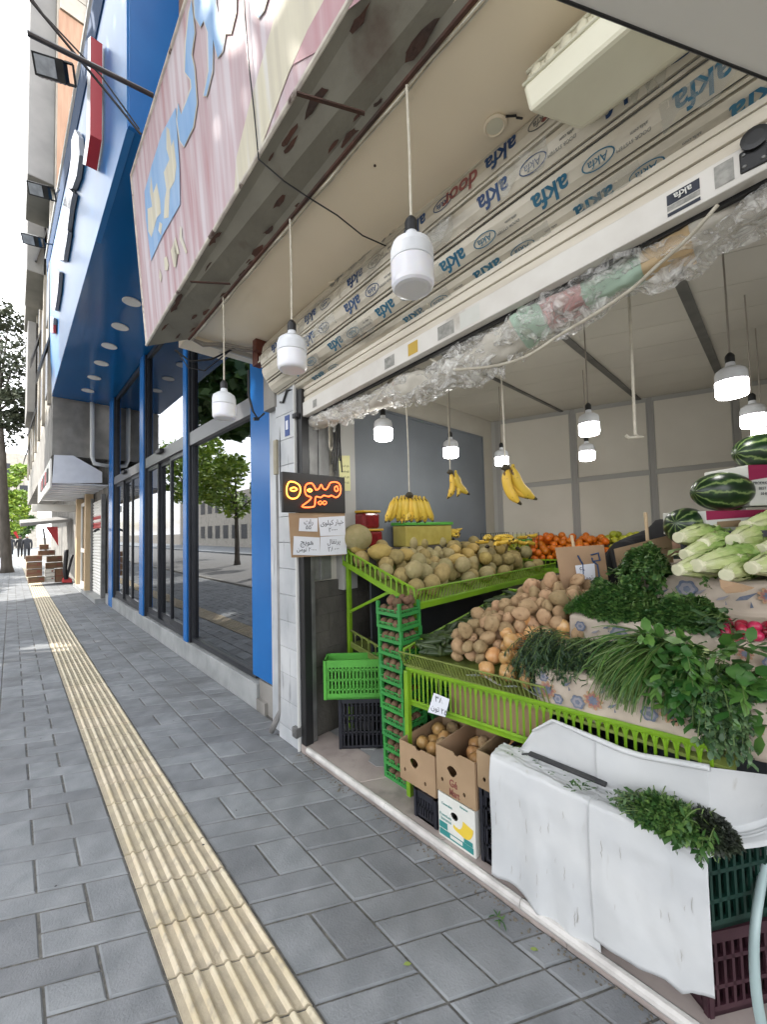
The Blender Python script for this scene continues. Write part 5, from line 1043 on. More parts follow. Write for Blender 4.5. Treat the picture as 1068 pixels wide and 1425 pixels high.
# melons
mel = [fruit('melon', m_, rx, .075, .072, .05, 2, s, 20, 14) for s, (m_, rx) in enumerate((('melon', .082), ('melon', .075), ('melongreen', .076), ('melon', .09), ('melongreen', .08)))]
ms = pile(100, lambda: U(.052, .068), lambda r: (U(1.97, 3.9), U(1.76, 2.36)), lambda x, y: z1_(y), 14)
scatter(mel, ms[:92], 'round netted beige melon on the lime green wall rack', 'melon', 'melons on the wall rack', scr=.075); cleanup(mel)
my = [fruit('melon', 'melonyellow', .066, .066, .105, .08, 2, s, 16, 12) for s in (7, 8)]
scatter(my, ms[92:] + [(V((2.0, 2.36, 1.46)), .075), (V((2.08, 2.2, 1.42)), .07)], 'long yellow melon lying among the round ones', 'melon', 'yellow melons on the wall rack', rot=lambda i: Euler((pi / 2, U(-.3, .3), U(0, 6))), scr=.075); cleanup(my)
mb_ = fruit('melon', 'melongreen', .12, .12, .11, .03, 2, 21, 20, 14); mb_.location = onY(437, 748, 2.3); mb_.location = (1.985, 2.36, 1.53); tag(mb_, 'big round grey green melon at the wall end of the rack, behind the price papers', 'melon')
# oranges and other fruit along the back wall
org = [fruit('orange', 'orange', .04, .04, .038, .04, 2, s, 14, 10) for s in (1, 2)]
def bpile(n, r0, r1, u0, u1, o0, o1, hump, tries=14): 
    return pile(n, lambda: U(r0, r1), lambda r: (lambda q: (q.x, q.y))(bw(U(u0, u1), 0, U(o0, o1))), lambda x, y: (lambda o: zr3(o) + hump * max(0, 1 - abs(o - .35) * 2.2))((V((x, y, 0)) - BW0).dot(BWn)), tries)
scatter(org, bpile(110, .035, .042, .32, .98, .12, .64, .10), 'bright orange in the heap by the back wall', 'orange', 'oranges by the back wall', scr=.04); cleanup(org)
lim = [fruit('lime', 'lime', .032, .032, .04, .05, 2, s, 12, 10) for s in (1, 2)]
scatter(lim, bpile(34, .03, .036, -.05, .28, .1, .62, .06), 'yellow green lime in the heap left of the oranges', 'lime', 'limes by the back wall', scr=.033)
scatter(lim, bpile(44, .036, .044, 1.02, 1.42, .1, .6, .16), 'x', 'lemon', 'lemons by the back wall', scr=.033)
for o in bpy.data.objects:
    if o.get('group') == 'limes by the back wall' and o.location.y < 1.66: o['label'] = 'greenish yellow lemon in the heap right of the oranges'; o['category'] = 'lemon'; o['group'] = 'lemons by the back wall'
cleanup(lim)
app = [fruit('apple', 'jarred', .04, .04, .036, .06, 2, 5, 12, 10)]
scatter(app, bpile(22, .036, .042, 1.5, 1.86, .1, .5, .14), 'dark red apple behind the black clothed person', 'apple', 'red apples by the back wall', scr=.04); cleanup(app)
# bananas
def banana_mesh(L_=.17, r=.0215, k=1.0, seed=0):
    b = MB(); n = 12; pts = []; rs = []
    for i in range(n + 1):
        t = i / n; a = (t - .5) * 1.5 * k; pts.append(V((L_ * .62 * (cos(a) - 1), 0, -L_ * t))); rs.append(r * (.3 if i == 0 else .42 if i == 1 else .8 if i == 2 else 1 if t < .8 else .75 if i < n - 1 else .45 if i < n else .22))
    b.tube(pts, rs, 7); nb_ = len(b.m)
    for q in range(nb_ - 9, nb_): b.m[q] = 1 if q >= nb_ - 8 else 0
    me = b.build('banana', ['banana', 'bananatip'], None, smooth=True, origin=(0, 0, 0)); return me
bp = banana_mesh(); bmesh_ = bp.data; bpy.data.objects.remove(bp)
def bunch_of(name, label, cat, loc, items, cordtop=None, group=None):
    t = thing(name, label, cat, loc, group)
    for p, e, s in items:
        o = bpy.data.objects.new('banana', bmesh_); COL.objects.link(o); o.parent = t; o.location = V(p); o.rotation_euler = e; o.scale = (s, s, s)
    b = MB(); b.add([p + V(loc) + V((0, 0, .005)) for p in lumpy(.03, .02, .018, .3, 2, 3, 8, 6)[0]], lumpy(.03, .02, .018, .3, 2, 3, 8, 6)[1]); b.build('crown_stem', 'bananatip', t, smooth=True)
    if cordtop: b = MB(); b.tube([V(loc) + V((0, 0, .01)), V(loc).lerp(V(cordtop), .5) + V((.004, 0, 0)), V(cordtop)], .004, 5); b.build('hanging_string', 'cablewhite', t)
    return t
vd = (RC @ V((1, 0, 0))); vx_ = V((vd.x, vd.y, 0)).normalized(); yawv = atan2(vx_.y, vx_.x)
L0 = dep(570, 690, 2.3)
it = []
for i in range(10):
    k = (i - 4.5) / 4.5; it.append((vx_ * (k * .085) + V((0, 0, -.012 * k * k)), Euler((k * .34 + U(-.05, .05), .25 + U(-.1, .1), yawv - pi / 2 + U(-.2, .2))), U(.9, 1.02)))
for i in range(5): it.append((vx_ * U(-.05, .1) + V((.03, .03, -.01)), Euler((U(-.2, .2), U(-.3, .3), yawv + U(0, 6))), .9))
bunch_of('banana_bunch', 'large hanging hand of yellow bananas over the yellow crate', 'bananas', L0, it, L0 + V((-.002, .004, .58)), 'banana bunches hanging on strings')
L1 = dep(627, 658, 2.7)
bunch_of('banana_bunch', 'small hanging pair of yellow bananas, middle bunch of three', 'bananas', L1, [(vx_ * .01, Euler((0, .5, yawv + pi)), 1.15), (vx_ * .03, Euler((.1, .12, yawv)), 1.1), (vx_ * .04 + V((.02, 0, 0)), Euler((-.1, -.05, yawv + .4)), 1.0)], L1 + V((0, .003, .5)), 'banana bunches hanging on strings')
L2 = dep(704, 652, 1.95)
bunch_of('banana_bunch', 'hanging bunch of two big brown spotted bananas nearest the street', 'bananas', L2, [(vx_ * -.02, Euler((0, .30, yawv + pi)), 1.2), (vx_ * .01, Euler((0, .62, yawv + pi + .2)), 1.3), (V((.03, .02, 0)), Euler((.1, .45, yawv + pi)), 1.1)], L2 + V((.0, .004, .52)), 'banana bunches hanging on strings')
for (x, y, z, n, lab) in ((3.3, 2.38, 1.46, 9, 'heap of small bananas on the shelf right of the yellow crate'), (3.25, 1.95, 1.40, 8, 'loose bananas lying over the right end of the melons'), (3.75, 1.9, 1.36, 8, 'bunch of bananas at the far right end of the melon rack')):
    bunch_of('banana_bunch', lab, 'bananas', (x, y, z), [(V((U(-.22, .22), U(-.08, .08), U(.03, .12))), Euler((U(-.3, .3) + pi / 2, U(-1.2, 1.2), U(0, 6.3))), U(.85, 1.05)) for _ in range(n)], None, 'bananas lying on the wall rack')
# jars and crate on the shelf
def jar(z, lab, rx):
    c = onY(511, 742, 2.41); t = thing('plastic_tub', lab, 'tub', (c.x + rx, 2.40, z), 'red tubs on the shelf'); b = MB(); b.box(c.x + rx - .09, c.x + rx + .09, 2.33, 2.47, z, z + .13); b.build('tub_body', 'jarred', t, bevel=.02)
    b = MB(); b.box(c.x + rx - .095, c.x + rx + .095, 2.325, 2.475, z + .131, z + .15); b.build('lid', 'jarlid', t, bevel=.006)
jar(1.45, 'lower red tub with a yellow rim on the wall shelf', .02); jar(1.602, 'upper red tub with a yellow rim stacked on the other', -.01)
t = thing('fruit_crate', 'yellow wrapped crate with a bright green rim under the hanging bananas', 'crate', (2.85, 2.4, 1.43)); b = MB(); b.box(2.5, 3.18, 2.3, 2.47, 1.432, 1.62); b.build('crate_body', 'plasticyellow', t, bevel=.012)
b = MB(); b.box(2.49, 3.19, 2.29, 2.48, 1.622, 1.65); b.build('rim', 'cratebright', t, bevel=.005)
# ------------------------------------------------------------------ crates
def crate_mb(w_, d, h, cells=6, rows=2, th=.012, solid=.25, rim=.03):
    """slotted plastic crate, origin at its base centre"""
    b = MB(); x0, x1, y0, y1 = -w_ / 2, w_ / 2, -d / 2, d / 2
    b.box(x0, x1, y0, y1, 0, th)
    def wall(p, q, L_, axis):
        for z0, z1 in [(0, rim * .8), (h - rim, h)] + [(h * k / (rows + .0) - .006, h * k / rows + .006) for k in range(1, rows)]:
            bx(p, q, 0, L_, z0, z1, th)
        for i in range(cells + 1): s = i * (L_ - .012) / cells; bx(p, q, s, s + .010, rim * .8, h - rim, th * .7)
        bx(p, q, -.004, .022, 0, h, th * 1.25); bx(p, q, L_ - .022, L_ + .004, 0, h, th * 1.25)
    def bx(p, q, s0, s1, z0, z1, t_):
        d_ = V(q) - V(p); d_.normalize(); n_ = V((d_.y, -d_.x)) ; a = V(p) + d_ * s0; c = V(p) + d_ * s1; e = a - n_ * t_; f = c - n_ * t_
        b.prism([(a.x, a.y, z0), (c.x, c.y, z0), (f.x, f.y, z0), (e.x, e.y, z0)], (0, 0, z1 - z0))
    wall((x0, y0), (x1, y0), w_, 0); wall((x1, y0), (x1, y1), d, 1); wall((x1, y1), (x0, y1), w_, 0); wall((x0, y1), (x0, y0), d, 1)
    return b
def crate(label, x0, x1, y0, y1, z0, z1, m_, group=None, **k):
    b = crate_mb(x1 - x0, y1 - y0, z1 - z0, **k); o = b.build('plastic_crate', m_, origin=(0, 0, 0)); o.location = ((x0 + x1) / 2, (y0 + y1) / 2, z0); return tag(o, label, 'crate', group)
for lab_, px, py, w_, z0, z1, m_, ce, ro in (('bright green slatted crate standing on a black one by the left wall', 451, 948, .42, .40, .672, 'cratebright', 16, 4), ('black crate on the floor under the bright green one', 472, 1000, .36, .05, .397, 'crateblack', 12, 3)):
    p = dep(px, py, 2.72); n_ = V((-vx_.y, vx_.x, 0)); c = V((p.x, p.y, 0)) + vx_ * w_ / 2 + n_ * .085; o = crate(lab_, 0, w_, 0, .165, z0, z1, m_, cells=ce, rows=ro, rim=.05 if ro == 4 else .03); o.location = (c.x, c.y, z0); o.rotation_euler = (0, 0, yawv)
kp = [fruit('kiwi', 'kiwi', .031, .026, .026, .06, 2, s, 12, 9) for s in (1, 2, 3)]
kws = []
words = ['lowest', 'second from the bottom', 'third from the bottom', 'fourth from the bottom', 'fifth from the bottom', 'sixth from the bottom', 'middle', 'sixth from the top', 'fifth from the top', 'fourth from the top', 'third from the top', 'second from the top', 'topmost']
proto = None
for k in range(13):
    h = .0835; z = .052 + k * h; cx_ = 1.80 + U(-.004, .004); cy_ = 1.703 + k * .0033 + U(-.003, .003)
    lab = '%s flat green kiwi crate of the tall tower by the green post' % words[k]; lab = lab[0].upper() * 0 + lab
    if proto is None:
        b = MB(); w_, d = .20, .205
        for sx in (-1, 1):
            for sy in (-1, 1): b.box(sx * w_ / 2 - (.018 if sx > 0 else 0), sx * w_ / 2 + (.018 if sx < 0 else 0), sy * d / 2 - (.018 if sy > 0 else 0), sy * d / 2 + (.018 if sy < 0 else 0), 0, .0825)
        for z0, z1 in ((.0, .02), (.034, .041)):
            for s in (-1, 1): b.box(-w_ / 2 + .018, w_ / 2 - .018, s * d / 2 - (.006 if s > 0 else 0), s * d / 2 + (.006 if s < 0 else 0), z0, z1); b.box(s * w_ / 2 - (.006 if s > 0 else 0), s * w_ / 2 + (.006 if s < 0 else 0), -d / 2 + .018, d / 2 - .018, z0, z1)
        for i in range(9):
            for s in (-1, 1): u_ = -.078 + i * .0195; b.box(u_ - .003, u_ + .003, s * d / 2 - (.006 if s > 0 else 0), s * d / 2 + (.006 if s < 0 else 0), .02, .034); b.box(s * w_ / 2 - (.006 if s > 0 else 0), s * w_ / 2 + (.006 if s < 0 else 0), u_ - .003, u_ + .003, .02, .034)
        b.box(-w_ / 2 + .01, w_ / 2 - .01, -d / 2 + .01, d / 2 - .01, .001, .006)
        proto = b.build('plastic_crate', 'crategreen', origin=(0, 0, 0)); o = proto; o.location = (cx_, cy_, z); tag(o, lab, 'crate', 'kiwi crates of the tall tower')
    else: o = dup(proto, (cx_, cy_, z), Euler((0, 0, U(-.02, .02))), None, lab, ks=[])
    zz = z + .006 + .027
    for i in range(3): kws.append((V((cx_ - .074, cy_ - .058 + i * .056 + U(-.005, .005), zz + U(0, .004))), .027 * U(.9, 1.1)))
    for i in range(2): kws.append((V((cx_ - .016 + i * .056, cy_ - .07, zz + U(0, .004))), .027 * U(.9, 1.1)))
    if k == 12:
        for i in range(9): kws.append((V((cx_ + U(-.06, .07), cy_ + U(-.06, .06), zz + .04 + U(0, .014))), .029))
scatter(kp, kws, 'brown kiwi in the tall tower of green crates', 'kiwi', 'kiwis in the tall crate tower', scr=.028); cleanup(kp)
for k in range(9): dup(proto, (2.06, 1.72, .052 + k * .0835), Euler((0, 0, .05)), None, 'green crate of the lower stack standing behind the green post', 'crates stacked behind the green post', ks=[])
# cardboard boxes in front
def obox(label, x0, x1, y0, y1, z0, z1, group, red=False, hole='heart'):
    t = thing('cardboard_box', label, 'box', ((x0 + x1) / 2, (y0 + y1) / 2, z0), group); W_ = y1 - y0; H_ = z1 - z0; F_ = frame((x0, y1, z0), (0, -1, 0), (0, 0, 1))
    cxh, cyh = W_ * .42, H_ * .56; hh = [(cxh + .030 * cos(a) * (1 if sin(a) > -.3 else .75), cyh + .026 * sin(a)) for a in [i * 2 * pi / 14 for i in range(14)]]
    c1 = [(W_ * .15 + .008 * cos(a), H_ * .28 + .011 * sin(a)) for a in [i * .785 for i in range(8)]]; c2 = [(W_ * .72 + .008 * cos(a), H_ * .2 + .011 * sin(a)) for a in [i * .785 for i in range(8)]]
    top = [(W_, H_), (W_ * .62, H_), (W_ * .58, H_ - .012), (W_ * .5, H_ - .012), (W_ * .46, H_), (0, H_)]
    b = MB(); b.plate([[(0, 0), (W_, 0)] + top, hh, c1, c2], .005, F_); b.build('front_wall', 'cardboard', t)
    b = MB(); b.box(x0 + .003, x1, y0 - .003, y0 + .003, z0, z1 - .006); b.box(x0 + .003, x1, y1 - .003, y1 + .003, z0, z1 - .002); b.box(x1 - .006, x1, y0 + .003, y1 - .003, z0, z1); b.build('side_walls', 'cardboard', t)
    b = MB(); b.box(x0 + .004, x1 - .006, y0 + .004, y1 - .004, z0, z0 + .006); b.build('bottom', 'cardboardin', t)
    if red:
        b = MB(); b.text('Gé', .05, F_ @ Matrix.Translation((W_ * .45, H_ * .3, .004)), 0, bold=.001, sx=.8); b.text('Mart', .045, F_ @ Matrix.Translation((W_ * .47, H_ * .1, .004)), 0, bold=.001, sx=.7); b.build('print', 'cartonprint', t)
    return t
obox('open brown box with a heart shaped hole, left of the three by the step', 1.60, 2.0, 1.31, 1.565, .195, .405, 'open brown boxes by the step')
obox('open brown box with red print, middle of the three by the step', 1.58, 1.95, 1.055, 1.285, .268, .49, 'open brown boxes by the step', True)
obox('open brown box partly behind the white sheet, right of the three', 1.585, 1.95, .80, 1.045, .385, .552, 'open brown boxes by the step')
for n_, x0, x1, y0, y1, z, g in ((11, 1.72, 1.94, 1.36, 1.52, .29, 'first'), (6, 1.70, 1.9, 1.1, 1.24, .36, 'second'), (6, 1.68, 1.9, .86, 1.0, .44, 'third')):
    q = pile(n_, lambda: U(.034, .044), lambda r: (U(x0, x1), U(y0, y1)), lambda x, y: z, 20); nm = {'first': 'left', 'second': 'middle', 'third': 'right'}[g]
    op = [fruit('onion', m_, .043, .043, .038, .06, 2, s, 14, 10, oshape) for s, m_ in ((1, 'onion'), (2, 'potato'))]
    scatter(op, q, 'dull brown onion lying inside the %s open box' % nm, 'onion', 'onions in the %s open box' % nm, scr=.043); cleanup(op)
crate('black crate under the left open box', 1.585, 1.92, 1.30, 1.45, .053, .192, 'crateblack', cells=8, rows=2)
crate('black crate beside the white sheet, under the right open box', 1.59, 1.95, .82, 1.04, .053, .382, 'crateblack', cells=8, rows=4)
t = thing('banana_box', 'white printed fruit box with a yellow banana picture on the step', 'box', (1.7, 1.16, .053)); x0, y1, y0, z0, H_ = 1.575, 1.275, 1.06, .053, .212; W_ = y1 - y0; F_ = frame((x0, y1, z0), (0, -1, 0), (0, 0, 1))
hh = [(W_ * .45 + .022 * cos(a), H_ * .62 + .019 * sin(a)) for a in [i * .6 for i in range(10)]]
b = MB(); b.plate([[(0, 0), (W_, 0), (W_, H_), (0, H_)], hh], .005, F_); b.build('front_wall', 'boxwhite', t)
b = MB(); b.box(x0 + .003, 1.9, y0, y0 + .005, z0, z0 + H_); b.box(x0 + .003, 1.9, y1 - .005, y1, z0, z0 + H_); b.box(1.895, 1.9, y0 + .005, y1 - .005, z0, z0 + H_); b.box(x0 + .01, 1.895, y0 + .005, y1 - .005, z0, z0 + .005); b.build('side_walls', 'boxwhite', t)
b = MB(); G_ = F_ @ Matrix.Translation((0, 0, .004))
for k in range(3): b.plate([[(W_ * .72 + .05 * cos(a) - .018 * k, H_ * .58 + .062 * sin(a) + .004 * k) for a in [-2.2 + i * .2 for i in range(12)]] + [(W_ * .72 - .005 + .034 * cos(a) - .018 * k, H_ * .6 + .05 * sin(a) + .004 * k) for a in [0 - i * .2 for i in range(12)]]], .001 + k * .0004, G_)
b.build('banana_picture', 'yellowprint', t)
b = MB(); b.plate([[(.005, .012), (W_ - .012, .012), (W_ - .012, .04), (.005, .04)], [(W_ * .32, .018), (W_ * .66, .018), (W_ * .66, .036), (W_ * .32, .036)]], .001, G_); b.plate([[(W_ * .02, .045), (W_ * .25, .045), (W_ * .25, .075), (W_ * .02, .075)]], .001, G_); b.plate([[(W_ * .7, .042), (W_ * .93, .042), (W_ * .93, .062), (W_ * .7, .062)]], .001, G_)
for s_, x, y, z in (('Premium', .2, .52, .02), ('bananas', .22, .43, .02), ('Bananas', .72, .93, .014), ('Cavendish', .25, .78, .016)): b.text(s_, z, G_ @ Matrix.Translation((W_ * x, H_ * y, 0)), 0, th=.001)
b.build('print', 'teal', t)
# stacks below the white sheet
for lab_, z0, z1, m_, ang in (('dark green slatted crate on the maroon one at the right edge', .305, .565, 'cratedark', 33), ('maroon slatted crate at the bottom right on the step', .053, .302, 'cratemaroon', 35)):
    o = crate(lab_, 0, .36, 0, .26, z0, z1, m_, cells=11, rows=3, rim=.035); a = -radians(ang); o.rotation_euler = (0, 0, a); c = V((1.582, .228, z0)) + Matrix.Rotation(a, 3, 'Z') @ V((.18, .13, 0)); o.location = c
crate('upper black crate hidden under the white sheet', 1.59, 1.98, .64, .94, .31, .565, 'crateblack', cells=8, rows=3)
crate('black crate peeping out below the left end of the white sheet', 1.575, 1.98, .64, .94, .053, .306, 'crateblack', cells=8, rows=3)
for i, (x0, x1, y0, y1, z0, z1, m_, lab) in enumerate([(2.2, 2.65, 1.75, 2.1, .05, .36, 'crateblack', 'black crate under the melon rack nearest the street'), (2.2, 2.65, 1.75, 2.1, .362, .53, 'crateblack', 'flat black crate on another one under the melon rack'), (2.75, 3.2, 1.75, 2.1, .05, .5, 'cratedark', 'dark green crate under the melon rack'), (3.3, 3.8, 1.75, 2.15, .05, .42, 'crateblack', 'black crate under the far end of the melon rack'), (2.05, 2.5, 1.0, 1.45, .05, .36, 'crateblack', 'black crate at the back beneath the potato rack'), (2.05, 2.5, 1.0, 1.45, .362, .6, 'stickerblue', 'dark blue crate stacked beneath the potato rack'), (2.05, 2.5, .5, .96, .05, .5, 'crateblack', 'tall black crate beneath the herb end of the rack')]):
    crate(lab, x0, x1, y0, y1, z0, z1, m_, cells=10, rows=3)  # the ones below the melon rack are added to darken the gap
b = MB(); b.box(2.55, 2.6, .1, 1.6, .05, .8); b.build('shade_sheet', 'shopdark', R2)  # dark sheet added to deepen the shade under the front rack
b = MB(); b.box(1.98, 4.0, 2.2, 2.22, .05, 1.25); b.build('shade_sheet', 'shopdark', R1)  # another added dark sheet, for shade below the melons
# hose
b = MB(); H0 = [dep(x, y, d) for x, y, d in ((1090, 1120, 1.35), (1068, 1195, 1.28), (1057, 1250, 1.22), (1051, 1300, 1.18), (1051, 1350, 1.12), (1056, 1400, 1.06), (1066, 1450, 1.0))]
b.tube([p for p, r in spl(H0, [1] * 7, 40)], .0125, 10); tag(b.build('garden_hose', 'hose', smooth=True), 'pale grey green hose hanging at the right edge of the photo', 'hose')
# ------------------------------------------------------------------ white sheet over the crates
def interp(tab, x):
    for (x0, a), (x1, c) in zip(tab, tab[1:]):
        if (x - x0) * (x - x1) <= 0: return a + (c - a) * ((x - x0) / (x1 - x0) if x1 != x0 else 0)
    return tab[0][1] if abs(x - tab[0][0]) < abs(x - tab[-1][0]) else tab[-1][1]
backz = [(1.0, .575), (.90, .58), (.86, .60), (.80, .70), (.71, .775), (.6, .765), (.46, .752), (.39, .755), (.19, .795), (.05, .80)]
def ctop(y, k, xo):
    bz = interp(backz, y); sag = -.014 * sin(pi * min(1, k / .62)) * (.6 + .6 * sin(y * 11 + 1)) + .007 * noise.noise(V((y * 12, k * 5, 1))) + .005 * noise.noise(V((y * 29, k * 13, 2)))
    xx = 1.557 - xo + .108 * min(1, k / .62); z = .584 + sag
    if k < .14: q = 1 - k / .14; z -= .016 * q * q; xx -= .004 * q * q
    if k > .62: s_ = (k - .62) / .38; z += (bz - z) * (s_ ** 1.3); xx = 1.665 - xo - .004 * s_ + .012 * sin(s_ * pi) * sin(y * 9)
    return V((xx, y, z))
def cloth(b, ya, yb, bot, xo, nu=80, nv=70):
    def fn(u, v):
        y = ya + (yb - ya) * u
        if v >= .5: return ctop(y, (v - .5) / .5, xo)
        k = v / .5; t = ctop(y, 0, xo); zb = interp(bot, y) + (.0018 * sin(y * 60) + .006 * noise.noise(V((y * 14, 2, 2)))); dn = 1 - k
        f = .008 * sin(y * 30 + 2 * sin(y * 9)) * dn + .012 * noise.noise(V((y * 6, k * 1.6, xo * 30))) * min(1, dn * 4) + .003 * noise.noise(V((y * 22, k * 6, 4))) * min(1, dn * 4)
        return V((t.x - .010 * min(1, dn * 6) - .006 * dn + f, y, zb + (t.z - zb) * k))
    b.grid(fn, nu, nv)
b = MB()
botL = [(.955, .075), (.93, .078), (.88, .085), (.80, .07), (.70, .03), (.64, .015), (.55, .002), (.53, .0)]
cloth(b, .955, .525, botL, .0)
botR = [(.56, .085), (.45, .105), (.33, .13), (.285, .125), (.26, .15), (.2, .17)]
cloth(b, .545, .205, botR, .007, nu=64)
ws = tag(b.build('white_sheet', 'tarp', smooth=True), 'cracked white plastic sheet draped over the crates in front', 'sheet')
md = ws.modifiers.new('solid', 'SOLIDIFY'); md.thickness = .0015
b = MB() # its right hand end, running on over the rotated crates
def side(u, v):
    p = ctop(.207, v, .007); k = max(0, (v - .62) / .38); e = V((.30 * (1 - k) + .14 * k, -.205 * (1 - k) - .30 * k, .012 + .004 * sin(v * 9))); q = p + e * u
    q.z += .010 * sin(u * 8 + v * 4) * u * (1 - k) ; return q
b.grid(side, 24, 40); b.build('loose_end', 'tarp', ws, smooth=True)
b = MB() # hem folded along its back edge
b.tube([ctop(.80 - i * .0125, 1, .006) + V((-.004, 0, 0)) for i in range(49)], [.004 + .007 * min(1, i / 20) for i in range(49)], 8); b.build('folded_hem', 'tarp', ws, smooth=True)
for i in range(34):   # cracks in the plastic coating
    y = U(.23, .93); z = U(.12, .5); n = rnd.randrange(3, 8); xo_ = .007 if y < .53 else 0
    if y < .54 and z < .22: continue
    b = MB(); pts = []
    for k in range(n):
        yy = y + U(-.0025, .0025); zz = z - k * .010 + U(-.002, .002); kk = (zz - interp(botR if xo_ else botL, yy)) / (.57 - interp(botR if xo_ else botL, yy)); dn = 1 - kk
        f = .008 * sin(yy * 30 + 2 * sin(yy * 9)) * dn + .012 * noise.noise(V((yy * 6, kk * 1.6, xo_ * 30))) * min(1, dn * 4) + .003 * noise.noise(V((yy * 22, kk * 6, 4))) * min(1, dn * 4); t = ctop(yy, 0, xo_)
        pts.append(V((t.x - .010 * min(1, dn * 6) - .006 * dn + f - .0012, yy, zz)))
    b.tube(pts, [.0002] + [.0006] * (n - 2) + [.0002], 4); b.build('crack', 'cablegrey', ws)
b = MB(); a0, a1 = onZ(737, 1048, .606), onZ(845, 1092, .606); b.bar(a0, a1, .026, .012); b.bar(a0 + V((.0, -.01, 0)), a0 + V((-.03, .02, -.0)), .008, .008); tag(b.build('steel_strip', 'darksteel', bevel=.003), 'dark steel strip lying on the white sheet', 'strip')
# ------------------------------------------------------------------ stepped floral cloth
prof = [(1.725, .775), (1.705, .80), (1.695, .95), (1.715, .965), (2.05, 1.005), (2.065, 1.02), (2.05, 1.13), (2.07, 1.145), (2.34, 1.175), (2.355, 1.19), (2.345, 1.315), (2.36, 1.33), (3.0, 1.37)]
FS = .075
def fs_(x, y): return FS * (.8 - y) * max(0, min(1, (2.06 - x) / .34))
def pat(s):
    t = s * (len(prof) - 1); k = min(int(t), len(prof) - 2); f = t - k; return prof[k][0] * (1 - f) + prof[k + 1][0] * f, prof[k][1] * (1 - f) + prof[k + 1][1] * f
b = MB(); lft = [(0, .80), (.3, .80), (.34, .79), (.6, .76), (.65, .66), (.8, .60), (1, .56)]
def cl(u, v):
    x, z = pat(v); y = interp(lft, v); y = y + (-.5 - y) * u; w_ = .006 * sin(y * 39 + x * 8) + .007 * noise.noise(V((y * 13, x * 7, z * 7)))
    zz = z + fs_(x, y) + w_ * .6 + (.012 * sin(y * 17) if v < .02 else 0); return V((x + w_, y, zz))
b.grid(cl, 90, 96); fcl = tag(b.build('floral_cloth', 'fabric', smooth=True), 'beige floral cloth over the stepped herb shelves', 'cloth')
b = MB(); b.add([(1.73, .8, .78), (2.05, .79, 1.0), (2.34, .66, 1.17), (3.0, .56, 1.36), (3.0, .56, .9), (1.73, .8, .775)], [(0, 1, 2, 3, 4, 5)]); b.build('cloth_end', 'fabric', fcl)
def flower(x, z, y, r, kind, nx=-1):
    r *= 1.3; F_ = frame((x, y, z + fs_(x, y)), (0, -1, FS if x < 2 else 0), (0, 0, 1)); q = []
    if kind == 0:
        for m_, k, n, ph in (('florange', 1, 9, 0), ('flred', .78, 9, .3), ('flblue', .5, 8, 0)):
            b = MB(); pts = []
            for i in range(n * 4): a = 2 * pi * i / (n * 4); rr = r * k * (.62 + .38 * abs(cos(n * a / 2 + ph))); pts.append((rr * cos(a), rr * sin(a)))
            b.plate([pts], .0016 + (1 - k) * .004, F_); b.build('flower_print', m_, fcl)
    elif kind == 1:
        for m_, k, n in (('flblue', 1, 6), ('flgrey', .7, 6), ('flblue', .34, 5)):
            b = MB(); pts = []
            for i in range(n * 5): a = 2 * pi * i / (n * 5); rr = r * k * (.78 + .22 * abs(cos(n * a / 2))); pts.append((rr * cos(a), rr * sin(a)))
            b.plate([pts], .0016 + (1 - k) * .004, F_); b.build('flower_print', m_, fcl)
    else:
        b = MB(); b.plate([[(-r, -r * .3), (0, -r * .1), (r * .9, r * .8), (r * .2, r * .5), (-r * .6, r * .2)]], .0016, F_); b.plate([[(r * .2, -r), (r * .5, -r * .9), (r * .3, -r * .2)]], .0016, F_); b.build('flower_print', 'flgrey' if rnd.random() < .6 else 'flblue', fcl)
for y, z, r, k in ((.745, .875, .03, 0), (.785, .87, .018, 1), (.70, .845, .017, 1), (.62, .85, .022, 1), (.56, .87, .03, 0), (.49, .86, .015, 2), (.37, .865, .022, 1), (.345, .91, .015, 2), (.30, .885, .034, 0), (.235, .86, .018, 2), (.20, .875, .016, 2), (.15, .85, .022, 1), (.66, .91, .016, 2), (.43, .9, .014, 2), (.10, .9, .03, 0), (.76, .93, .018, 1), (.52, .91, .014, 2)): flower(1.692, z, y, r, k)
for y, z, r, k in ((.72, 1.09, .02, 1), (.65, 1.07, .016, 2), (.55, 1.08, .03, 1), (.60, 1.1, .014, 2), (.12, 1.08, .02, 0), (.05, 1.06, .02, 1)): flower(2.044, z, y, r, k)
for y, z, r, k in ((.33, 1.275, .034, 1), (.28, 1.26, .02, 2), (.2, 1.24, .02, 2), (.12, 1.25, .03, 2), (.42, 1.25, .018, 2), (.36, 1.22, .012, 2), (.05, 1.27, .03, 0)): flower(2.338, z, y, r, k)
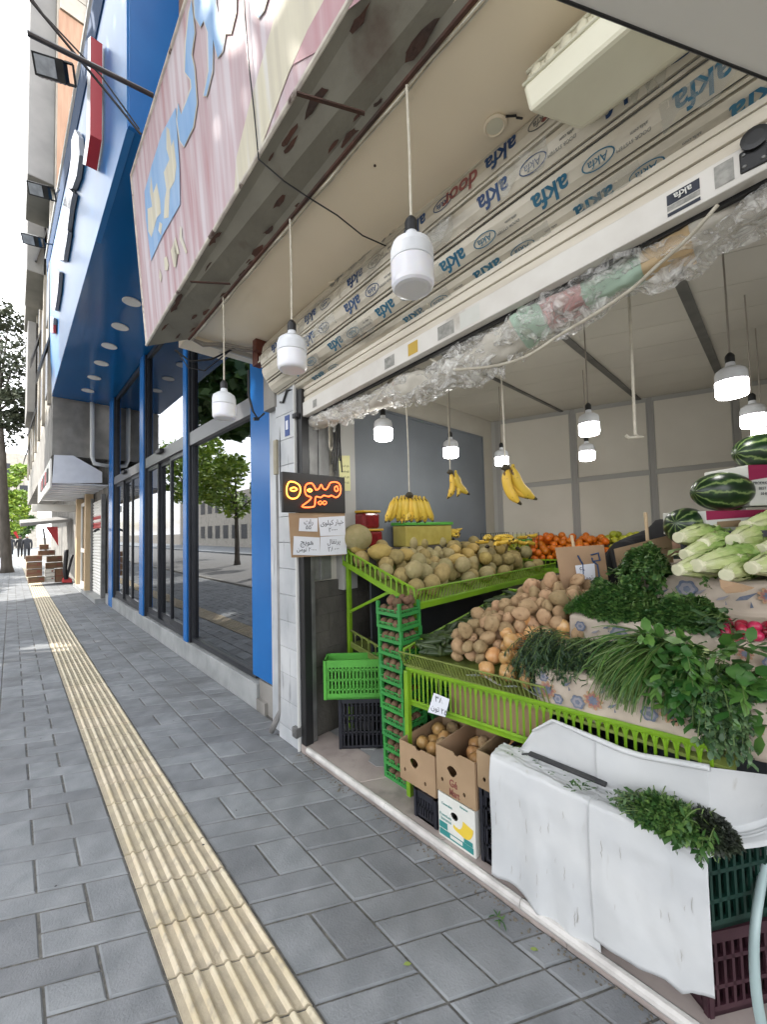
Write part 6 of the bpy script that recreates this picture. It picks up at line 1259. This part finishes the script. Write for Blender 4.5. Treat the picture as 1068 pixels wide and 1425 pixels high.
# ------------------------------------------------------------------ herbs
def leaf(b, p, d, up, L_, W_, mi=0, fold=.25, curl=.2):
    d = V(d).normalized(); s = d.cross(V(up)); s = s.normalized() if s.length > .05 else d.orthogonal().normalized(); n = s.cross(d); m1 = p + d * L_ * .35 - n * L_ * fold * .3; m2 = p + d * L_ * .75 + n * L_ * -curl * .3; e = p + d * L_ - n * L_ * curl
    b.add([p, m1 + s * W_ * .5, m1, m1 - s * W_ * .5, m2 + s * W_ * .42, m2, m2 - s * W_ * .42, e], [(0, 2, 1), (0, 3, 2), (1, 2, 5, 4), (2, 3, 6, 5), (4, 5, 7), (5, 6, 7)], mi)
def bunch(label, root, dirs, n, L_, spread, kind, m_, droop=.5, ls=.03, lw=.012, per=14, zfloor=None, cat='herbs', width=.05, tie=False):
    """a bundle of stems from a root; each stem bends down along its length and carries leaves"""
    root = V(root); d0 = V(dirs).normalized(); b = MB(); side_ = d0.cross(V((0, 0, 1))).normalized()
    for k in range(n):
        g = V((rnd.gauss(0, 1), rnd.gauss(0, 1), rnd.gauss(0, 1))) * spread; d = (d0 + g).normalized(); p = root + side_ * rnd.gauss(0, width) + V((0, 0, abs(rnd.gauss(0, width * .5)))); Ls = L_ * U(.65, 1.1); pts = [p]; m = 7
        for i in range(m):
            d = (d + V((0, 0, -droop / m * U(.6, 1.4)))).normalized(); p = p + d * Ls / m
            if zfloor: p.z = max(p.z, zfloor(p.x, p.y) + U(.004, .03))
            pts.append(p)
        b.tube(pts, [.0022] * 4 + [.0016] * (len(pts) - 4), 3, 1, False)
        if kind == 'grass':
            for r_ in range(2):
                o = V((U(-1, 1), U(-1, 1), U(-1, 1))) * .006; s = (pts[-1] - pts[0]).cross(V((U(-1, 1), U(-1, 1), 1))).normalized() * lw * .5; q = []
                for i, t in enumerate(pts): q += [t + o + s * (1 if i < m - 1 else .15), t + o - s * (1 if i < m - 1 else .15)]
                b.add(q, [(2 * i, 2 * i + 1, 2 * i + 3, 2 * i + 2) for i in range(len(pts) - 1)])
            continue
        for i in range(per):
            t = U(.3, 1) * (len(pts) - 1.001); j = int(t); q = pts[j].lerp(pts[j + 1], t - j); ax = (pts[j + 1] - pts[j]).normalized()
            dd = (ax * U(.2, 1) + V((U(-1, 1), U(-1, 1), U(-.8, .8))) * .9).normalized(); s = U(.6, 1.25); leaf(b, q, dd, V((U(-.4, .4), U(-.4, .4), 1)), ls * s, lw * s)
    return tag(b.build('herb_bunch', [m_, 'stem'], None, smooth=kind != 'grass'), label, cat)
def mound(label, c, rad, n, m_, ls, lw, zf, cat='herbs', name='herb_bunch', dirb=V((0, 0, 0))):
    b = MB(); c = V(c)
    for k in range(n):
        a = U(0, 2 * pi); rr = sqrt(U(0, 1)); x = c.x + rad[0] * rr * cos(a); y = c.y + rad[1] * rr * sin(a); hgt = rad[2] * (1 - rr ** 2.2) * (.72 + .5 * noise.noise(V((x * 14, y * 14, 3)))) ; z = zf(x, y) + max(.006, hgt * (1 - .35 * U(0, 1) ** 2))
        d = (V((cos(a) * rr * U(.2, 1), sin(a) * rr * U(.2, 1), U(-.4, .9))) + V((U(-1, 1), U(-1, 1), U(-.6, .6))) * .7 + dirb).normalized(); p = V((x, y, z))
        if rnd.random() < .3: b.tube([p - d * .05, p], .0013, 3, 1, False)
        for q in range(3): dd = (d + V((U(-1, 1), U(-1, 1), U(-1, 1))) * .75).normalized(); leaf(b, p, dd, V((U(-.5, .5), U(-.5, .5), 1)), ls * U(.6, 1.3), lw * U(.7, 1.3))
    return tag(b.build(name, [m_, 'stem'], None), label, cat)
def zst(x, y): # height of the stepped cloth
    return zst0(x) + fs_(x, y)
def zst0(x):
    if x < 1.70: return .0
    if x < 2.05: return .965 + (x - 1.7) * .115
    if x < 2.34: return 1.145 + (x - 2.05) * .11
    return 1.33 + (x - 2.34) * .06
zs = lambda x, y: zst(x, y) if x >= 1.695 else .84
bunch('dark feathery dill bunch drooping beside the onions, leftmost of the lower shelf', (1.93, .80, 1.04), (-.9, .12, .25), 70, .30, .22, 'leaf', 'dill', 1.5, .030, .005, 46, lambda x, y: (zst(x, y) if y < .8 and x > 1.7 else .84), width=.04)
bunch('dark green savory bunch hanging over the cloth right of the dill', (1.93, .66, 1.03), (-.95, .05, .15), 60, .30, .22, 'leaf', 'dill', 1.5, .028, .008, 30, lambda x, y: (zst(x, y) if x > 1.69 else .8), width=.035)
mound('low dark green cress between dill and chives on the lower shelf', (1.93, .60, 1.0), (.11, .13, .07), 900, 'dill', .024, .011, zs)
bunch('sheaf of long thin green chives leaning over the lower shelf', (1.98, .36, 1.06), (-.8, .42, .12), 330, .36, .16, 'grass', 'chive', .9, .1, .0045, 0, lambda x, y: (zst(x, y) if x > 1.69 else .78), width=.05)
bunch('second sheaf of chives, shorter and hanging steeply over the cloth', (1.80, .43, 1.03), (-.7, .25, -.05), 160, .22, .2, 'grass', 'chive', 1.5, .1, .0045, 0, lambda x, y: (zst(x, y) if x > 1.69 else .8), width=.05)
bunch('broad leaved green spinach bunch in the middle of the lower shelf', (1.93, .27, 1.06), (-.75, .05, .35), 60, .23, .38, 'leaf', 'spinach', 1.3, .062, .034, 9, zs, width=.06)
bunch('dense green rocket bunch hanging in front of the spinach', (1.82, .22, 1.06), (-.85, -.05, .2), 60, .25, .25, 'leaf', 'spinach', 1.9, .055, .024, 14, lambda x, y: (zst(x, y) if x > 1.69 else .8), width=.045)
bunch('pale green mint bunch hanging lowest over the floral cloth', (1.79, .155, 1.06), (-.8, .0, .1), 60, .28, .2, 'leaf', 'mint', 2.2, .026, .014, 34, lambda x, y: (zst(x, y) if x > 1.69 else .78), width=.035)
bunch('bunch of big rounded leaves at the right edge of the lower shelf', (1.80, .09, 1.05), (-.6, -.1, .3), 16, .13, .4, 'leaf', 'spinach', .9, .06, .042, 5, lambda x, y: (zst(x, y) if x > 1.69 else .85), width=.04)
b = MB(); p = dep(945, 905, 1.62); leaf(b, p, V((.3, -.9, .25)), V((-1, 0, .6)), .12, .07, 0, .1, .1); leaf(b, p + V((.01, .01, -.01)), V((.1, -.9, .1)), V((-1, 0, .6)), .1, .06, 0, .1, .1); tag(b.build('single_leaf', 'lettuceleaf', smooth=True), 'large pale green single leaf lying on the spinach', 'leaf')
mound('big heap of fresh parsley on the middle shelf', (2.20, .60, 1.15), (.15, .17, .17), 3200, 'parsley', .030, .019, zs, dirb=V((-.3, 0, 0)))
mound('lower heap of light thyme left of the parsley', (2.13, .72, 1.12), (.1, .09, .09), 1300, 'chive', .02, .007, zs, dirb=V((-.5, .2, -.2)))
mound('dark glossy coriander heap right of the parsley', (2.17, .33, 1.15), (.13, .15, .12), 2300, 'parsley', .028, .018, zs, dirb=V((-.4, 0, -.2)))
mound('upright parsley bundle on the top shelf beside the lettuces', (2.40, .51, 1.33), (.1, .1, .16), 1500, 'parsley', .032, .022, zs, dirb=V((-.3, .1, .1)))
bunch('loose parsley stems trailing down from the top shelf', (2.38, .47, 1.40), (-.8, .1, .0), 36, .2, .3, 'leaf', 'parsley', 1.8, .03, .02, 16, zs, width=.05)
mz = lambda x, y: .592
mound('green mint bunch lying on the white sheet', (1.585, .32, .59), (.05, .085, .10), 1100, 'parsley', .032, .013, mz, dirb=V((-.3, .1, 0)))
bunch('leafy mint sprigs hanging over the edge of the white sheet', (1.62, .27, .63), (-.75, .15, .1), 34, .12, .35, 'leaf', 'parsley', 1.6, .032, .014, 14, lambda x, y: (.592 if x > 1.55 else .5), width=.05)
bunch('pale cut stems of the mint pointing left on the white sheet', (1.60, .36, .615), (-.35, .8, .02), 30, .11, .2, 'leaf', 'mint', .3, .022, .009, 8, mz, width=.025)
mound('dark purple basil bunch right of the mint on the white sheet', (1.62, .20, .6), (.055, .05, .085), 800, 'basil', .026, .012, mz, dirb=V((0, -.5, .2)))
# radishes
rp_ = [fruit('radish', 'radish', .022, .022, .024, .05, 2, s, 14, 10, lambda d: 1 + .5 * max(0, -d.z - .85) * 4) for s in (1, 2)]
rs_ = pile(30, lambda: U(.019, .024), lambda r: (U(2.04, 2.17), U(-.08, .20)), lambda x, y: 1.10 + .05 * max(0, 1 - abs(y - .04) * 6), 30)
scatter(rp_, rs_, 'red radish in the bunch right of the coriander', 'radish', 'radishes on the middle shelf', scr=.022); cleanup(rp_)
b = MB()
for i in range(26): p = rs_[i][0]; d = V((U(-1, 1), U(-1, 1), U(-1, .4))).normalized(); b.tube([p + d * .018, p + d * .032 + V((U(-.006, .006), 0, -.004)), p + d * .055 + V((0, 0, -.012))], [.003, .0015, .0004], 5)
tag(b.build('radish_roots', 'radishtail'), 'pale thin radish roots sticking out of the red heap', 'roots')
bunch('green radish leaves beside the red radishes', (2.12, .20, 1.19), (-.5, .3, .2), 14, .1, .4, 'leaf', 'mint', 1.2, .05, .03, 5, zs, width=.03)
# romaine lettuces, cut ends to the street
def lettuce_mesh(seed):
    q = random.Random(seed); b = MB(); L_ = .26
    b.lathe([(.026, -.012), (.029, -.010), (.030, .02), (.026, .06)], 16, None, 1)
    for k in range(16):
        a0 = k * 2.4 + q.uniform(-.2, .2); ring = k / 16; wd_ = .055 - .015 * ring
        def fn(u, v, a0=a0, ring=ring, wd_=wd_):
            z = v * L_ * (1 - .22 * ring * 0); rad = (.028 + .034 * sin(min(1, v * 1.25) * pi * .62)) * (1 - .3 * ring) * (1.0 if v < .75 else 1 - (v - .75) * 1.6 * (1 - ring)) ; half = wd_ * (.35 + 1.1 * v * (1 - v * .35)); ang = a0 + (u - .5) * 2 * half / max(rad, .012) * .62
            fl = (.034 if ring > .55 and int(a0 * 10) % 2 else .008) * max(0, v - .35) * (1 + abs(u - .5)); wv = fl + .011 * sin(v * 27 + u * 11 + seed + a0 * 3) * v * (abs(u - .5) * 2) + (.004 if abs(u - .5) < .1 else 0) * (1 - v)
            return V(((rad + wv) * cos(ang), (rad + wv) * sin(ang), z * (1 - .06 * abs(u - .5) * 4 * v)))
        b.grid(fn, 8, 14, 0)
    return b.build('romaine_lettuce', ['lettuceleaf2', 'lettucestem'], smooth=True, origin=(0, 0, 0))
lt = [lettuce_mesh(s) for s in (3, 8, 14)]
spots = [(946, 748, 1.86, 'with a star shaped pale cut end, second row from the left'), (955, 772, 1.8, 'leftmost, lying over the parsley'), (945, 793, 1.74, 'lowest at the left corner of the shelf'), (980, 757, 1.8, 'with a white cut end beside the topmost left one'), (972, 787, 1.7, 'large, with a broad cut end at the shelf edge'), (992, 735, 1.95, 'topmost, pointing back towards the magenta box'), (1022, 752, 1.76, 'with a round white cut end in the middle of the heap'), (1022, 776, 1.7, 'below the middle one with a yellowish cut end'), (1012, 800, 1.64, 'with browning outer leaves at the shelf edge'), (1048, 790, 1.6, 'biggest and nearest, at the right corner'), (1040, 733, 1.82, 'with a round cut end at the upper right'), (1062, 765, 1.7, 'pale and half cut off by the photo edge'), (1066, 738, 1.8, 'uppermost at the photo edge')]
for i, (px, py, d, wds) in enumerate(spots):
    p = dep(px, py, d); a = Euler((pi / 2 + U(-.12, .1), 0, -1.15 + U(-.3, .3))); o = lt[i % 3]; lab = 'romaine lettuce ' + wds; T_ = a.to_matrix() @ V((0, 0, .06))
    a = V((.75, -.35 + U(-.3, .25), .1 + U(-.08, .1))).to_track_quat('Z', 'Y').to_euler(); a.rotate_axis('Z', U(0, 6))
    if i < 3: o.location = p; o.rotation_euler = a; tag(o, lab, 'lettuce', 'romaine lettuces on the top shelf'); o.scale = (.92,) * 3
    else: dup(o, p, a, U(.9, 1.05), lab, ks=[])
b = MB()
for k in range(60): b_ = 1; p = V((2.45 + U(0, .5), U(-.2, .42), 1.36 + U(0, .1))); leaf(b, p, V((U(-1, 1), U(-1, 1), U(-.2, .6))), V((0, 0, 1)), .12, .06, 0, .2, .3)
tag(b.build('lettuce_leaves', 'lettuceleaf'), 'loose lettuce leaves filling the top shelf under the heads', 'leaves')
b = MB(); p = dep(1025, 800, 1.62); b.add([dep(x, y, d) for x, y, d in ((1002, 806, 1.62), (1030, 812, 1.58), (1052, 818, 1.55), (1035, 824, 1.54), (1012, 826, 1.56), (1004, 818, 1.6))], [(0, 1, 2, 3, 4, 5)]); tag(b.build('dry_leaf', 'cardboard'), 'dry brown leaf hanging over the cloth edge', 'leaf')
# watermelons and boxes behind
def wm(px, py, d, rx, r, rot, lab, st='watermelon'):
    o = fruit('watermelon', 'watermelon', rx, r, r, .02, 1.5, 3, 28, 20); o.location = dep(px, py, d); o.rotation_euler = rot; return tag(o, lab, 'watermelon', 'watermelons above the lettuces')
wm(1006, 684, 1.95, .145, .098, Euler((.3, 0, atan2(vx_.y, vx_.x))), 'striped watermelon lying level on the magenta edged box')
wm(957, 733, 2.05, .12, .10, Euler((1.2, .2, atan2(vx_.y, vx_.x) + .5)), 'striped watermelon half hidden behind the lettuces, lowest of three')
wm(1062, 629, 2.0, .14, .095, Euler((.8, 0, atan2(vx_.y, vx_.x))), 'striped watermelon topmost, on the upper white box at the photo edge')
def mbox(lab, pA, pB, d, depth_):
    """pA lower left pixel, pB upper right pixel of the front face"""
    a = dep(*pA, d); c = dep(*pB, d); F0 = V((a.x, a.y, min(a.z, c.z))); ux = vx_; h = abs(c.z - a.z); wd_ = (V((c.x, c.y, 0)) - V((a.x, a.y, 0))).length; n_ = V((-vx_.y, vx_.x, 0)); n_ = n_ if n_.x > 0 else -n_
    t = thing('printed_box', lab, 'box', F0); b = MB(); P = [F0, F0 + ux * wd_, F0 + ux * wd_ + V((0, 0, h)), F0 + V((0, 0, h))]; b.prism(P, n_ * depth_); b.build('box_body', 'boxwhite', t, bevel=.004); e = -n_ * .002
    b = MB(); b.add([F0 + V((0, 0, h * .62)) + e, F0 + ux * wd_ + V((0, 0, h * .8)) + e, P[2] + e, P[3] + e], [(0, 1, 2, 3)]); b.build('magenta_band', 'magenta', t)
    return t, F0, ux, wd_, h, e
t, F0, ux, wd_, h, e = mbox('wide white box with a magenta band under the lying watermelon', (985, 745), (1110, 708), 1.93, .3)
b = MB(); b.add([F0 + ux * .05 + V((0, 0, h * .3)) + e * 2, F0 + ux * .17 + V((0, 0, h * .34)) + e * 2, F0 + ux * .17 + V((0, 0, h * .6)) + e * 2, F0 + ux * .05 + V((0, 0, h * .55)) + e * 2], [(0, 1, 2, 3)]); b.build('brown_patch', 'cardboard', t)
t, F0, ux, wd_, h, e = mbox('white box with magenta top and black print under the topmost watermelon', (1045, 704), (1120, 645), 1.9, .26)
b = MB()
for i, s_ in enumerate(('PRODUCT OF', 'BEST IN', '10 KG')): b.text(s_, .02, frame(F0 + ux * .075 + V((0, 0, h * (.55 - .13 * i))) + e * 2, ux, (0, 0, 1)), 0, th=.001, sx=.9)
b.build('print', 'ink', t)
crate('dark crate behind the lettuces carrying the printed boxes', 2.47, 2.95, -.35, .36, 1.37, 1.55, 'crateblack', cells=12, rows=2)
# cardboard price signs on sticks
def csign(lab, pts, d, stick, txt):
    q = [dep(x, y, d) for x, y in pts]; t = thing('price_sign', lab, 'price sign', (q[2] + q[3]) / 2); b = MB(); nv = ray(800, 790).normalized(); b.prism(q, nv * .005); b.build('card', 'cardboard', t)
    b = MB(); b.tube([dep(*stick[0], d + .012), dep(*stick[1], d + .012)], .009, 6); b.build('stick', 'woodlt', t)
    F_ = frame(sum(q, V()) / 4 - nv * .004, q[1] - q[0], q[0] - q[3]); return t, F_, nv
t, F_, nv = csign('brown cardboard price sign on a stick behind the potatoes', ((773, 762), (841, 758), (849, 819), (784, 826)), 2.35, ((796, 745), (815, 850)), 1)
b = MB()
for pts in ([(.06, .09), (.11, .1), (.12, .05), (.07, .045), (.065, .07)], [(.07, .045), (.1, .02), (.11, -.08)], [(-.03, .09), (0, .03), (.0, -.03), (-.01, -.08)]): b.tube([F_ @ V((x * .9, y * .9, .001)) for x, y in pts], .005, 5)
b.build('brush_writing', 'inkblue', t)
b = MB(); c = [dep(x, y, 2.343) for x, y in ((801, 787), (828, 784), (830, 809), (805, 810))]; b.prism(c, nv * .001); o = b.build('price_paper', 'paper', t)
b = MB(); G_ = frame(sum(c, V()) / 4 - nv * .001, c[1] - c[0], c[0] - c[3]); b.text('۶۰', .05, G_ @ Matrix.Translation((-.02, .02, 0)), 0, th=.0006); b.text('ﻥﺎﻣﻮﺗ', .035, G_ @ Matrix.Translation((0, -.03, 0)), 0, th=.0006); b.build('handwriting', 'ink', o)
t, F_, nv = csign('tilted cardboard price sign with blue scribble behind the parsley', ((855, 764), (935, 744), (940, 800), (862, 800)), 2.25, ((899, 713), (905, 790)), 1)
b = MB(); b.tube([F_ @ V((-.09 + i * .012, -.06 + .02 * (i % 2) + .004 * i, .001)) for i in range(9)], .004, 5); b.build('brush_writing', 'inkblue', t)
# person bending behind the price signs
def bent():
    B = V((3.42, .93, .05)); t = thing('person', 'person in black clothing bending forward behind the cardboard price signs', 'person', B)
    f_ = V((-.25, -1, 0)).normalized(); s_ = V((f_.y, -f_.x, 0)); Q = lambda f, s, z: f_ * f + s_ * s + V((0, 0, z))
    vs = [(Q(-.12, 0, .95), .17), (Q(-.02, 0, 1.17), .17), (Q(.12, 0, 1.36), .18), (Q(.25, 0, 1.43), .08), (Q(.30, 0, 1.44), .06)]; ed = [(0, 1), (1, 2), (2, 3), (3, 4)]
    def limb(root, pts):
        p_ = root
        for c, r in pts: vs.append((c, r)); ed.append((p_, len(vs) - 1)); p_ = len(vs) - 1
    for k in (-1, 1):
        limb(0, [(Q(-.08, k * .1, .85), .11), (Q(.02, k * .11, .48), .085), (Q(-.04, k * .11, .09), .06), (Q(.1, k * .12, .04), .045)])
        limb(2, [(Q(.16, k * .2, 1.36), .08), (Q(.22, k * .25, 1.12), .06), (Q(.38, k * .2, 1.02), .048), (Q(.46, k * .18, 1.0), .035)])
    me = bpy.data.meshes.new('body'); me.from_pydata([c for c, r in vs], ed, []); me.materials.append(M('clothblack')); o = bpy.data.objects.new('body', me); COL.objects.link(o); o.parent = t; o.modifiers.new('skin', 'SKIN'); o.modifiers.new('sub', 'SUBSURF').levels = 1
    for i, (c, r) in enumerate(vs): me.skin_vertices[0].data[i].radius = (r, r * (.8 if i < 3 else 1)); me.skin_vertices[0].data[i].use_root = i == 0
    vv, ff = lumpy(.085, .105, .12, .08, 2, 3, 16, 12); R_ = f_.to_track_quat('Y', 'Z').to_matrix(); b = MB(); hc = B + Q(.40, 0, 1.43); b.add([R_ @ p + hc for p in vv], ff); b.build('head', 'skin', t, smooth=True)
    vv, ff = lumpy(.1, .118, .13, .1, 2, 6, 16, 12); b = MB(); b.add([R_ @ p + hc + f_ * -.03 + V((0, 0, .015)) for p in vv], ff); b.build('head_scarf', 'clothblack', t, smooth=True)
bent()
# litter
for i, (px, py, lab) in enumerate(((573, 1341, 'single yellow leaf fallen on the grey pavers'), (695, 1279, 'small green sprig fallen beside the stone step'), (738, 1320, 'tiny pale leaf scrap by the step'))):
    b = MB(); p = onZ(px, py, .006)
    for k in range(1 if i != 1 else 9): leaf(b, p + V((U(-.01, .01), U(-.02, .02), 0)) * (i == 1), V((U(-1, 1), U(-1, 1), .1)), V((0, 0, 1)), .03 if i != 1 else .035, .014 if i != 1 else .006, 0, .1, .2)
    tag(b.build('fallen_leaf', 'leaflitter' if i != 1 else 'parsley'), lab, 'leaf')
b = MB()
for k in range(40):
    x, y = U(1.565, 1.66), U(.42, .9); leaf(b, V((x, y, .601)), V((U(-1, 1), U(-1, 1), .1)), V((0, 0, 1)), U(.008, .022), .006, 0, .1, .2)
for k in range(26): p = onZ(808 + U(-18, 20), 1093 + U(-6, 8), .604); leaf(b, p, V((U(-1, 1), U(-1, 1), .3)), V((0, 0, 1)), .022, .008, 0, .1, .2)
o = b.build('leaf_scraps', 'parsley'); o['kind'] = 'stuff'
